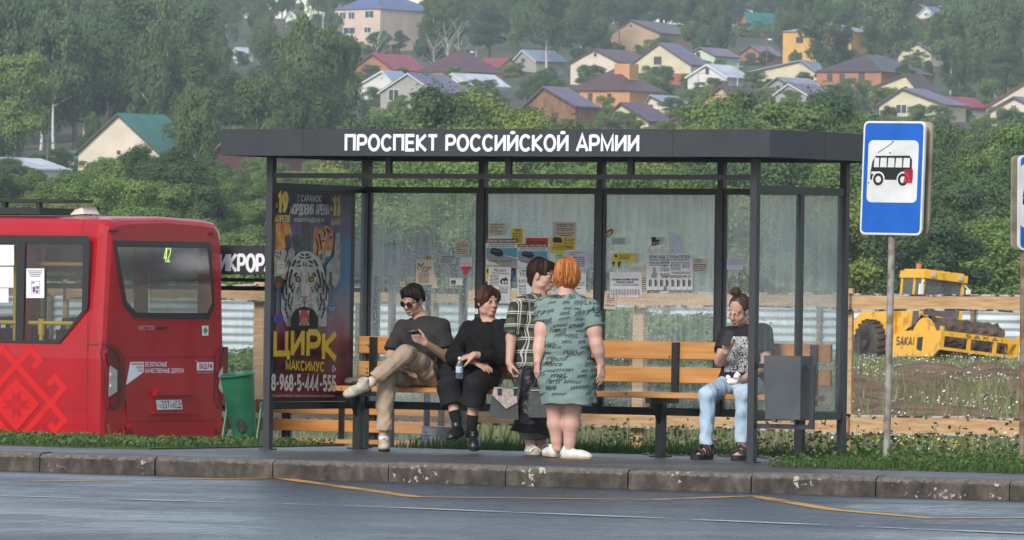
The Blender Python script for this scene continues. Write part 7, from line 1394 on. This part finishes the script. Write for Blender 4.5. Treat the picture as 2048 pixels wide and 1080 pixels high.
# ================================================================== paper notices on the back wall
PAPC = {'white': (.66, .66, .68), 'beige': (.55, .48, .38), 'yellow': (.66, .52, .07), 'lilac': (.56, .56, .70), 'green': (.35, .55, .33), 'red': (.5, .05, .035), 'darkred': (.2, .02, .03), 'sea': (.1, .34, .45), 'road': (.3, .3, .29), 'brown': (.22, .09, .02), 'dark': (.05, .03, .025), 'faint': (.42, .45, .45), 'orange': (.6, .22, .02), 'black': (.025, .025, .028), 'blue': (.05, .1, .3)}
PK = list(PAPC); PMAT = [M('paper_'+k_, v, .8, var=.06, scale=14) for k_, v in PAPC.items()]; ix = {k_: i for i, k_ in enumerate(PK)}
rp_ = random.Random(11)
def notice(label, box, col, items=(), lv=0, rot=0., torn=None, Y0=None, name='notice', cat='notice', cut_tabs=0):
    x0, y0, x1, y1 = box; Yp = (Y0 if Y0 is not None else W_SH-.024)-.0016*lv; cx, cy = (x0+x1)/2, (y0+y1)/2
    def pt(x, y, l=0): dx, dy = x-cx, y-cy; return onY(cx+dx*math.cos(rot)-dy*math.sin(rot), cy+dx*math.sin(rot)+dy*math.cos(rot), Yp-.0003*l)
    root = thing(name, label, cat, onY(cx, y1, Yp)); g = MB()
    o = torn or [(x0, y0), (x1, y0), (x1, y1), (x0, y1)]
    if not torn:
        if cut_tabs: o = [(x0, y0), (x1, y0)]+[p for k_ in range(cut_tabs-1, -1, -1) for p in ((x0+(x1-x0)*(k_+1)/cut_tabs, y1), (x0+(x1-x0)*(k_+.12)/cut_tabs, y1 if rp_.random() < .75 else y1-9), (x0+(x1-x0)*(k_+.06)/cut_tabs, y1-10))]
        else: o = [(x0, y0), (cx, y0+rp_.uniform(-.4, .4)), (x1, y0+rp_.uniform(-.5, .5)), (x1+rp_.uniform(-.4, .4), cy), (x1, y1+rp_.uniform(-.6, .6)), (cx, y1), (x0, y1+rp_.uniform(-.5, .5))]
    g.prism([pt(*p) for p in o], (0, .0008, 0), ix[col]); L_ = 1
    for it in items:
        L_ += 1
        if it[0] == 'r': g.poly([pt(x, y, L_) for x, y in ((it[1], it[4]), (it[3], it[4]), (it[3], it[2]), (it[1], it[2]))], ix[it[5]])
        elif it[0] == 'p': g.poly([pt(x, y, L_) for x, y in it[1]], ix[it[2]])
        elif it[0] == 't':
            _, tx, a, b, c, d, m_ = it[:7]; P0, P1, P2 = pt(a, d, L_), pt(c, d, L_), pt(a, b, L_); h = (P2-P0).length; ud = (P1-P0).normalized(); vd = (P2-P0).normalized()
            letters(g, tx, lambda u, v, l: P0+ud*u+vd*v+Vector((0, -l*.5, 0)), h, th=it[7] if len(it) > 7 else .2, sx=.7, sp=.12, width=(P1-P0).length, m=ix[m_])
        else:
            _, a, b, c, d, n, m_ = it[:7]
            for i in range(n):
                yy = b+(d-b)*(i+.5)/n; hh = (d-b)/n*.22; x = a+rp_.uniform(0, (c-a)*.08)
                while x < c-1: w_ = min(rp_.uniform(1.5, 6), c-x); g.poly([pt(p, q, L_) for p, q in ((x, yy+hh), (x+w_, yy+hh), (x+w_, yy-hh), (x, yy-hh))], ix[m_]); x += w_+rp_.uniform(.7, 1.4)
                if rp_.random() < .25: pass
    g.build('paper_sheet', PMAT, root); return root
N = notice
N('square beige notice with a small dark frame, highest paper on the left pane', (909.5, 482.5, 939, 509.4), 'beige', [('l', 912, 486, 922, 500, 4, 'dark'), ('r', 924, 484, 925.2, 493, 'dark'), ('r', 924, 492, 936, 493.2, 'dark'), ('l', 926, 486, 936, 492, 2, 'brown'), ('l', 914, 498, 935, 508, 3, 'brown')])
N('torn beige repair notice with a round house emblem above the man in sunglasses', (832.7, 518, 874.5, 571.5), 'beige', [('p', arc(841.5, 526, 6, 6, 0, 180, 10)+[(835.5, 529), (847.5, 529)], 'black'), ('p', arc(841.5, 526.5, 3.5, 3.5, 0, 360, 10)[:-1], 'beige'), ('t', 'СТРОЙ', 835, 533, 862, 539, 'black'), ('t', 'РЕМОНТ', 843, 540, 857, 543.5, 'black'), ('l', 836, 545, 858, 566, 9, 'dark')], torn=[(832.7, 518), (874, 519), (873, 524), (866, 525), (868, 537), (869, 548), (875, 560), (873, 571), (855, 570), (832, 568)])
N('black and yellow striped scrap above the torn beige notice', (851, 510, 863, 518.5), 'yellow', [('p', [(852, 518), (855, 511), (857, 511), (855, 518)], 'black'), ('p', [(857, 518), (860, 512), (862, 514), (860, 518)], 'black')], torn=[(851, 518.5), (855, 510), (861, 511), (863, 518.5)], lv=1)
N('pale almost clear notice right of the torn beige one', (878, 509.4, 913, 527.7), 'faint', [('l', 884, 511, 910, 517, 2, 'dark'), ('l', 881, 518, 905, 526, 3, 'black'), ('r', 905, 523, 909, 528, 'green')])
N('white and red notice with a torn red lower half', (921.3, 515.5, 943.3, 533), 'white', [('t', 'РАБОТА', 925, 518, 941, 521, 'red'), ('l', 923, 523, 942, 531, 3, 'red'), ('p', [(923, 533), (943, 532), (940, 540), (936, 541), (936, 549), (926, 548), (925, 540), (922, 539)], 'red')])
N('small white card with a black picture on the left pane', (899.5, 556, 925, 570.5), 'white', [('r', 902, 560.5, 911.5, 569, 'black'), ('l', 903.5, 564, 910, 568, 2, 'faint'), ('l', 904, 557, 922, 559, 1, 'red')])
N('tiny paper tag left of the sunglasses man\'s hair', (801, 563, 810, 574), 'beige', [('l', 803, 565, 808, 573, 3, 'dark')], rot=-.2)
N('pale handwritten notice at the upper left of the second pane', (976.7, 446, 1010, 470.5), 'beige', [('l', 980, 448, 1007, 451, 1, 'black'), ('l', 980, 453, 1006, 456, 1, 'black'), ('l', 981, 458, 995, 461, 1, 'black'), ('l', 981, 462, 1004, 465, 1, 'black'), ('l', 994, 466, 1001, 469, 1, 'black')], rot=-.05)
N('narrow yellow notice in the second pane', (1023, 456.4, 1046, 487), 'yellow', [('t', '8800', 1030, 459, 1042, 463, 'black'), ('l', 1025, 465, 1044, 485, 6, 'dark')], rot=.03)
def tour(label, box, lv):
    a, b, c, d = box; w, h = c-a, d-b; q = lambda u, v: (a+w*u, b+h*v)
    N(label, box, 'white', [('r', a, b, c, b+h*.14, 'darkred'), ('t', 'АВТОБУСНЫЕ ТУРЫ НА ЧЕРНОЕ МОРЕ', a+w*.04, b+h*.035, c-w*.04, b+h*.11, 'white', .18), ('t', 'КРЫМ И КРАСНОДАРСКИЙ КРАЙ', a+w*.1, b+h*.17, c-w*.08, b+h*.225, 'black', .18), ('l', a+w*.06, b+h*.25, c-w*.1, b+h*.3, 1, 'black'), ('p', [q(.02, .32), q(.98, .32), q(.98, .66), q(.5, .55), q(.02, .5)], 'sea'), ('p', [q(.02, .48), q(.5, .55), q(.98, .70), q(.98, .98), q(.6, .98), q(.02, .7)], 'road'), ('p', [q(.16, .36), q(.25, .31), q(.46, .36), q(.55, .48), q(.52, .60), q(.38, .62), q(.14, .5)], 'black'), ('p', [q(.2, .38), q(.42, .4), q(.46, .47), q(.22, .44)], 'blue'), ('l', a+w*.08, b+h*.74, a+w*.36, b+h*.8, 1, 'black'), ('l', a+w*.45, b+h*.74, a+w*.8, b+h*.8, 1, 'black')], lv=lv)
tour('bus tour poster with a sea picture, left one of the overlapping pair', (971.4, 477.5, 1035.7, 535.6), 1); 
N('red headed repair poster behind the right sea tour poster', (1051.5, 475.7, 1095.5, 489), 'red', [('t', 'РЕМОНТ', 1054, 483, 1093, 490, 'black', .2)], lv=0)
tour('bus tour poster with a sea picture, right one of the overlapping pair', (1034.8, 488, 1095.5, 534), 2)
N('beige job notice headed in large letters, topmost at the right of the second pane', (1106, 444.4, 1151.4, 475), 'beige', [('t', 'ТРЕБУЕТСЯ', 1112, 448, 1146, 453.5, 'black', .17), ('l', 1113, 455.5, 1145, 462, 2, 'dark'), ('l', 1110, 464.5, 1148, 468, 1, 'black'), ('l', 1120, 469, 1143, 473, 1, 'dark')], lv=0)
N('yellow tour notice with a dark bus picture under the beige job notice', (1100.8, 474, 1150, 507.4), 'yellow', [('p', [(1105, 478), (1110, 474.8), (1121, 475.5), (1124, 480), (1123, 486), (1106, 486)], 'dark'), ('l', 1126, 476, 1148, 482, 2, 'dark'), ('t', 'АБХАЗИЯ', 1127, 484, 1148, 487.5, 'dark'), ('l', 1104, 489, 1146, 500, 4, 'dark'), ('l', 1130, 491, 1146, 496, 1, 'black')], lv=1, rot=.05)
N('small green slip under the yellow tour notice', (1111, 507, 1126.3, 522.4), 'green', [('l', 1114, 510, 1124, 513, 1, 'dark'), ('t', 'ЬГ', 1120, 514, 1126, 519, 'black')])
N('lilac sheet of small print above the orange haired woman', (1129.8, 499.5, 1175.6, 537.3), 'lilac', [('l', 1137, 504, 1165, 507, 1, 'dark'), ('l', 1138, 508, 1150, 511, 1, 'dark'), ('l', 1137, 513, 1170, 534, 5, 'dark')], lv=2)
N('yellow notice peeping out behind the white repair sheet', (971, 529, 1017, 563), 'yellow', [('l', 975, 531, 1012, 534, 1, 'dark'), ('p', arc(977, 542, 4, 5, 0, 360, 10)[:-1], 'dark')], lv=2)
N('dark torn colourful scrap right of the white repair sheet', (1012, 524, 1033, 565), 'dark', [('p', [(1020, 526), (1030, 524), (1031, 534), (1022, 536)], 'red'), ('p', [(1020, 545), (1028, 540), (1026, 556), (1020, 560)], 'blue')], lv=1, torn=[(1014, 530), (1022, 524), (1032, 526), (1031, 545), (1024, 562), (1018, 566), (1013, 560)])
N('white repair sheet with a drawn house above the young man in black', (975.8, 533.8, 1020.7, 606), 'white', [('t', 'РЕМОНТ', 987, 538, 1011, 543.5, 'black', .16), ('t', 'СТАРЫХ ДОМОВ КРЫШ', 981, 545, 1017, 548, 'dark', .16), ('l', 979, 550, 998, 572, 8, 'dark'), ('p', [(1000, 561), (1005, 555), (1007, 557), (1011, 553), (1015, 558), (1015, 568), (1001, 568)], 'black'), ('r', 1004, 561, 1007, 567, 'white'), ('r', 1009, 561, 1013, 566, 'white'), ('l', 998, 572, 1016, 582, 4, 'dark'), ('t', 'АЛЕКСЕЙ', 1000, 583, 1015, 586, 'black'), ('l', 980, 590, 1014, 600, 3, 'lilac')], lv=4, rot=.05)
N('white builder notice half hidden by the plaid woman', (1034, 538, 1062, 567.5), 'white', [('t', 'СТРОЙКА', 1039, 540, 1066, 545.5, 'black', .2), ('l', 1039, 546, 1052, 553, 3, 'black'), ('t', '8(90', 1037, 559, 1051, 565.5, 'black', .15), ('t', 'К', 1054, 558, 1060, 566, 'black', .2)], lv=3)
N('white price list under the builder notice', (1035, 568.5, 1066, 592), 'white', [('t', 'ПЕНСИОНЕР', 1037, 571, 1052, 574, 'black', .22), ('l', 1037, 575, 1053, 590, 5, 'black')], lv=3)
N('white sheet with a spiky sun mark right of the orange hair', (1150, 546, 1172, 588), 'white', [('p', [(1153+6*math.cos(a_)*(1 if i % 2 else .45)+5, 556+6*math.sin(a_)*(1 if i % 2 else .45)) for i, a_ in enumerate(np.linspace(0, 6.28, 17)[:-1])], 'black'), ('l', 1152, 563, 1170, 572, 3, 'black'), ('l', 1152, 575, 1162, 579, 1, 'black')], lv=1)
N('brown curled leaf like scrap at the left of the third pane', (1206.7, 456.4, 1226, 477.5), 'brown', [('p', [(1213, 468), (1222, 461), (1223, 466), (1216, 472)], 'beige')], torn=[(1207, 477), (1209, 471), (1215, 461), (1222, 456.5), (1226, 459), (1225.5, 467), (1219, 472)], name='scrap', cat='scrap')
N('faint grey strip under the brown scrap', (1222.5, 475, 1250.7, 489), 'faint', [('l', 1226, 478, 1248, 487, 3, 'road')])
N('yellow tear off notice in the third pane', (1224.7, 506, 1271, 523), 'yellow', [('l', 1231, 507, 1266, 508.5, 1, 'dark'), ('p', arc(1232, 512, 3, 3, 0, 360, 8)[:-1], 'dark'), ('l', 1238, 509.5, 1260, 516, 3, 'dark'), ('t', '9-927-270-50-42', 1238, 516, 1258, 518.6, 'black', .2), ('p', [(1224.5, 523), (1231, 523), (1226, 535)], 'dark'), ('p', [(1236, 523), (1242, 523), (1239, 535), (1236, 536)], 'dark'), ('p', [(1230, 523), (1236, 523), (1233, 534), (1229, 534)], 'yellow')])
N('dark brown torn picture scrap above the builders notice', (1302.6, 473.6, 1328, 492.5), 'faint', [('p', [(1303, 474), (1311, 474), (1313, 480), (1321, 479), (1317, 485), (1321, 488), (1303, 492)], 'dark'), ('t', 'ШТО', 1305, 484, 1319, 488.5, 'beige', .2)], torn=[(1303, 474), (1328, 474), (1327, 484), (1318, 489), (1303, 492.5)], name='scrap', cat='scrap')
N('torn lilac sheet standing on the builders notice', (1337, 467.3, 1366.8, 506.5), 'lilac', [('p', [(1342, 500), (1346, 497), (1347, 503), (1341, 505)], 'green')], torn=[(1337, 467), (1355, 468), (1363, 474), (1366, 485), (1367, 506.5), (1338, 506)])
N('large white builders notice with a row of torn phone tabs', (1292.4, 507, 1385, 580), 'white', [('t', 'БРИГАДА СТРОИТЕЛЕЙ', 1298.5, 511, 1380, 516.5, 'black', .2), ('t', 'ВЫПОЛНЯЕТ ЛЮБЫЕ ВИДЫ СТРОИТЕЛЬНЫХ РАБОТ', 1300, 518, 1379, 521, 'dark', .17), ('t', 'ДОМОВ', 1321, 523, 1338, 527, 'black', .22), ('t', 'И ДАЧ:', 1322, 529, 1337, 533, 'black', .22), ('l', 1298, 523, 1319, 532, 3, 'dark'), ('l', 1341, 524, 1361, 541, 6, 'dark'), ('l', 1364, 524, 1380, 537, 5, 'dark'), ('p', [(1305, 536), (1309, 534), (1312, 537), (1311, 543), (1315, 548), (1313, 556), (1303, 556), (1302, 550), (1306, 544)], 'road'), ('l', 1321, 536, 1338, 543, 2, 'dark'), ('t', 'ВЫЕЗД', 1321, 547, 1339, 550.5, 'black', .2), ('t', 'И ДЕРЕВНИ', 1322, 552, 1337, 555, 'black', .2), ('l', 1341, 543, 1381, 548, 2, 'dark'), ('t', '8(903)323-99-37', 1340, 550.5, 1381, 555.5, 'black', .15)]+[('r', 1298+11.2*i, 559, 1300.2+11.2*i, 573, 'black') for i in range(8)]+[('r', 1301.5+11.2*i, 560, 1302.7+11.2*i, 572, 'black') for i in range(8)], lv=4, cut_tabs=8)
N('beige handwritten note right of the builders notice', (1385.3, 514.5, 1413.8, 544.4), 'beige', [('l', 1387, 518, 1404, 526, 2, 'brown'), ('l', 1387, 527, 1412, 543, 4, 'dark')], torn=[(1384, 514), (1398, 516), (1399, 519), (1414, 518), (1413, 544), (1398, 543), (1395, 548), (1392, 543), (1384, 541)], lv=1)
N('white job notice with tear off strips at the left of the third pane', (1219.6, 544, 1283.3, 594.5), 'white', [('l', 1221, 549, 1280, 555, 2, 'lilac'), ('t', 'КУХОННЫЙ РАБОЧИЙ, ПЕКАРЬ,', 1224, 557, 1277, 561, 'black', .2), ('t', 'ПРОДАВЕЦ, КОНДИТЕР', 1232, 562.5, 1268, 566, 'black', .2), ('l', 1223, 567, 1278, 572, 2, 'dark')]+[('r', 1222+5.4*i, 578, 1223+5.4*i, 590, 'dark') for i in range(11)]+[('r', 1224.5+5.4*i, 579, 1225.1+5.4*i, 590, 'road') for i in range(11)], lv=3, cut_tabs=11)
N('beige paper hanging below the white job notice', (1208.5, 583, 1232.2, 618.3), 'beige', [('l', 1213, 588, 1229, 606, 5, 'dark'), ('t', '8-960-336', 1211, 609, 1229, 612.5, 'black', .2)], lv=2, rot=.06)
N('crumpled beige sheet between the two white notices', (1255, 531, 1294, 588), 'beige', [('l', 1284, 554, 1292, 584, 7, 'dark'), ('p', [(1258, 540), (1275, 534), (1292, 545), (1280, 543)], 'faint')], torn=[(1257, 532), (1284, 532), (1293, 541), (1294, 588), (1262, 586)], lv=1)
N('lilac sheet alone on the narrow pane above the hair bun', (1453.6, 514.7, 1488.3, 539), 'lilac', [('l', 1456, 518, 1486, 530, 5, 'road')], torn=[(1454.5, 514.5), (1488.5, 515), (1485, 539.5), (1453.5, 539)])
N('small torn grey scrap under the lilac sheet', (1455, 540.5, 1478.6, 557), 'faint', [('p', [(1464, 546), (1468, 545), (1467, 549)], 'red'), ('p', [(1470, 543), (1473, 543), (1472, 546)], 'red')], torn=[(1456, 541), (1478, 541), (1474, 556), (1466, 550), (1456, 557)])
N('white sticker on the dark post beside the young man\'s head', (949.5, 617, 956, 628), 'white', [('l', 950.5, 619, 955, 626, 3, 'lilac')], Y0=W_SH-.034, name='sticker', cat='sticker')
# ================================================================== grass, weeds and flowers
m_grass = mat_leaf('grass_blade', (.035, .085, .02), (.085, .15, .038), .25); m_weed = mat_leaf('weed_leaf', (.045, .095, .03), (.12, .175, .055), .25); m_dry = mat_leaf('dry_stem', (.16, .12, .06), (.30, .23, .12), .2)
m_pale = mat_leaf('pale_weed', (.10, .135, .05), (.25, .27, .12), .25); m_petal = M('daisy_petal', (.74, .74, .72), .7); m_yolk = M('daisy_centre', (.6, .38, .02), .8)
def blades(name, P, H_, Wd, lean, mats, rg, curl=.35):
    n = len(P); a = rg.uniform(0, 6.28, n); d = np.stack([np.cos(a), np.sin(a), np.zeros(n)], 1); e = np.stack([-np.sin(a), np.cos(a), np.zeros(n)], 1); w = Wd[:, None]; h = H_[:, None]; up = np.array([0, 0, 1.]); ln = (lean*rg.random(n))[:, None]*h
    m = P+up*h*.55+d*ln*.4; t = P+up*h*(1-.25*rg.random((n, 1)))+d*ln; V = np.stack([P-e*w, P+e*w, m+e*w*.8, m-e*w*.8, t], 1).reshape(-1, 3); b = np.arange(n)[:, None]*5
    return np_mesh(name, V, [b+np.array([[0, 1, 2, 3]]), b+np.array([[3, 2, 4]])], mats, attr={'tint': np.repeat(rg.random(n), 5)})
def stuff(name, me): o = link(name, me); o['kind'] = 'stuff'; return o
rg = np.random.default_rng(5)
def clumpy(n, x0, x1, y0, y1, c=60, sp=.18):
    k = rg.uniform([x0, y0], [x1, y1], (c, 2)); i = rg.integers(0, c, n); p = k[i]+rg.normal(size=(n, 2))*sp; m = rg.random(n) < .35; p[m] = rg.uniform([x0, y0], [x1, y1], (m.sum(), 2)); ok = (p[:, 0] > x0) & (p[:, 0] < x1) & (p[:, 1] > y0) & (p[:, 1] < y1); return p[ok]
# soil strips where the pavement narrows beside the shelter
g = MB(); g.box((-40, -1.0, -.01), (-.5, 1.955, .012)); struct(g.build('soil_strip', m_ground)); g = MB(); g.box((5.35, -1.0, -.01), (40, 1.955, .012)); struct(g.build('soil_strip', m_ground))
# low mat of weeds in front of the bus, taller grass round the signs
def grass_patch(name, n, x0, x1, y0, y1, h0, h1, w, zf, c=80, sp=.16, lean=.6, mat=m_grass):
    p = clumpy(n, x0, x1, y0, y1, c, sp); P = np.c_[p, zf(p)]; stuff(name, blades(name, P, rg.uniform(h0, h1, len(P))*(.75+.5*rg.random(len(P))), np.full(len(P), w), lean, mat, rg))
grass_patch('low_weeds', 30000, -6, -.52, -1.02, 1.9, .015, .05, .0045, lambda p: np.full(len(p), .008), 130, .13, 1.0)
grass_patch('grass', 46000, 5.3, 13, -1.06, 1.9, .025, .085, .0045, lambda p: np.full(len(p), .008), 170, .16)
grass_patch('grass', 3500, 4.7, 5.4, .3, 1.9, .04, .10, .0045, lambda p: np.full(len(p), .004), 14, .12)
zv = lambda p: verge_z(p[:, 1])-.02
grass_patch('grass', 52000, -.2, 15, 1.97, 4.2, .06, .19, .0055, zv, 260, .22); grass_patch('grass', 36000, .2, 16, 4, 12, .12, .42, .007, zv, 240, .4)
p = clumpy(14000, .9, 15, 2.0, 5.5, 150, .3); n = len(p)      # leafy weeds with small leaves
h = rg.uniform(.08, .42, n); C = np.c_[p, verge_z(p[:, 1])+h*rg.random(n)]; Nn = rg.normal(size=(n, 3)); Nn[:, 2] = abs(Nn[:, 2])+.3; Nn /= np.linalg.norm(Nn, axis=1, keepdims=True)
stuff('leafy_weeds', leaf_mesh('leafy_weeds', C, Nn, np.full(n, .028), .8, rg.random(n), m_weed, rg))
def daisies(name, P, H_, r, stems=True):
    n = len(P); k = 7; a = np.linspace(0, 2*np.pi, k+1)[:-1]; nn = rg.normal(size=(n, 3))*.45+np.array([-.1, -.35, .9]); nn /= np.linalg.norm(nn, axis=1, keepdims=True); u = np.cross(nn, np.array([0, 0, 1.])+rg.normal(size=(n, 3))*.2); u /= np.linalg.norm(u, axis=1, keepdims=True); v = np.cross(nn, u); T = P+np.c_[np.zeros((n, 2)), H_]; R_ = (r*rg.uniform(.7, 1.25, n))[:, None]
    ring = [T+(u*np.cos(x)+v*np.sin(x))*R_*(1 if i % 2 else .8) for i, x in enumerate(a)]; cen = [T+nn*.004+(u*np.cos(x)+v*np.sin(x))*R_*.32 for x in a[::2]]
    s0, s1 = [P-u*.0018, P+u*.0018], [T+u*.0018-nn*.002, T-u*.0018-nn*.002]; V = np.stack(ring+cen+s0+s1, 1).reshape(-1, 3); m = k+len(cen)+4; b = np.arange(n)[:, None]*m
    fs = [b+np.arange(k)[None], b+np.arange(k, k+len(cen))[None], b+np.arange(m-4, m)[None]]; mi = np.repeat([0, 1, 2], n); stuff(name, np_mesh(name, V, fs, [m_petal, m_yolk, m_weed], mi=mi, attr={'tint': np.repeat(rg.random(n), m)}))
p = clumpy(1500, 1.0, 14, 2.1, 5.5, 70, .28); daisies('daisies', np.c_[p, zv(p)], rg.uniform(.1, .36, len(p)), .0115)
p = clumpy(1300, 4.2, 14, 2.4, 7, 50, .3); daisies('daisies', np.c_[p, zv(p)], rg.uniform(.14, .42, len(p)), .0125)
# rough meadow beyond the fence
def far_zone(n, t0, t1, s0, s1, c, sp): q = clumpy(n, t0, t1, s0, s1, c, sp); x, y = TS(q[:, 0], q[:, 1]); return np.c_[x, y, far_z(q[:, 0], q[:, 1])+.01]
P = far_zone(20000, 84, 190, -10, 15.5, 220, 1.0); stuff('tall_grass', blades('tall_grass', P, rg.uniform(.2, .85, len(P)), np.full(len(P), .02), .5, m_pale, rg))
P = far_zone(9000, 84, 190, 1, 15.5, 200, 1.2); stuff('dry_stems', blades('dry_stems', P, rg.uniform(.2, .7, len(P)), np.full(len(P), .012), .5, m_dry, rg))
P = far_zone(1500, 86, 135, 3.5, 9, 60, .7); daisies('daisies', P, rg.uniform(.2, .55, len(P)), .017)
P = far_zone(3600, 160, 199, 7.2, 15.5, 120, .8); daisies('daisies', P, rg.uniform(.12, .5, len(P)), .021)
P = far_zone(18000, 150, 203, 6.5, 15.5, 150, .9); stuff('tall_grass', blades('tall_grass', P, rg.uniform(.15, .55, len(P)), np.full(len(P), .016), .4, m_pale, rg))
P = far_zone(220, 88, 100, 4.6, 5.6, 12, .25); daisies('yellow_flowers', P, rg.uniform(.3, .6, len(P)), .02); SC.objects[-1] if 0 else None
yo = bpy.data.objects['yellow_flowers']; yo.data.materials[0] = M('yellow_petal', (.7, .5, .03), .7)
for px, y0, y1, kx in ((222, 896, 848, -8), (240, 896, 860, 9), (232, 896, 866, 2), (213, 896, 872, -6), (40, 896, 868, 5), (78, 896, 862, 3)):
    t_ = 62.3; r0 = thing('dry_weed', 'dry brown weed stalk standing in the grass before the red bus', 'weed', Wp(px, y0, t_), 'dry stalks before the red bus'); g = MB(); a = Wp(px, y0, t_); b = Wp(px+kx, y1, t_); g.tube([a, a.lerp(b, .5)+rv*.01, b], [.004, .003, .002], 5)
    for q in (.4, .55, .7, .85): c = a.lerp(b, q); g.tube([c, c+rv*random.uniform(-.04, .04)+Vector((0, 0, .05))], [.003, .0015], 4)
    g.build('stalk', MATS['dry_stem'], r0)
p = clumpy(9000, 5.3, 13, -1.05, 1.9, 60, .25); n = len(p); h = rg.uniform(.02, .13, n); C = np.c_[p, h*rg.random(n)+.012]; Nn = rg.normal(size=(n, 3)); Nn[:, 2] = abs(Nn[:, 2])+.3; Nn /= np.linalg.norm(Nn, axis=1, keepdims=True); stuff('leafy_weeds', leaf_mesh('leafy_weeds', C, Nn, np.full(n, .024), .9, rg.random(n), m_weed, rg))
p = clumpy(7000, -6, -.55, -1.0, 1.9, 60, .2); n = len(p); C = np.c_[p, rg.uniform(.015, .06, n)]; Nn = rg.normal(size=(n, 3)); Nn[:, 2] = abs(Nn[:, 2])+.3; Nn /= np.linalg.norm(Nn, axis=1, keepdims=True); stuff('leafy_weeds', leaf_mesh('leafy_weeds', C, Nn, np.full(n, .022), .9, rg.random(n), m_weed, rg))
# gravel and litter along the pavement's back edge
g = MB(); rr = random.Random(8)
for i in range(170):
    x = rr.uniform(2.6, 5.3); y = 1.7+rr.gauss(0, .12); r = rr.uniform(.008, .022); g.ell((x, y, r*.5), (r*rr.uniform(.8, 1.3), r, r*.7), 6, 4)
o = g.build('gravel', M('pebble', (.3, .25, .2), .9, col2=(.12, .1, .09), scale=12)); o['kind'] = 'stuff'
# bushes seen through the third pane, before the metal fence
for px, yb, yt, t_, w_ in ((1235, 700, 612, 118, 1.3), (1330, 700, 606, 122, 1.4), (1405, 705, 618, 115, 1.2), (1190, 705, 632, 120, 1.2), (455, 760, 680, 110, 1.2), (490, 770, 700, 105, 1.1)):
    P = Wp(px, yb, t_); P.z = -.85; Hm = Wp(px, yt, t_).z-P.z; place_tree('willow', P, Hm, w_*1.2, 'small green bush between the wooden rails and the metal fence', 'bushes before the metal fence', rnd, 0)
# ================================================================== haze over the valley
k = NT('haze_air'); k.t.nodes.remove(k.b); pv = k.n('VolumePrincipled', {'Color': (.86, .93, 1, 1), 'Density': .0002, 'Anisotropy': .2}); k.link(pv.outputs[0], k.out.inputs[1])
g = MB(); c = CAM+dv*1200
cx0, cx1, cy0, cy1 = -6200, 6200, -7000, 7000
g.box((cx0, cy0, -3), (cx1, cy1, 130)); o = g.build('haze', k.m); o['kind'] = 'stuff'
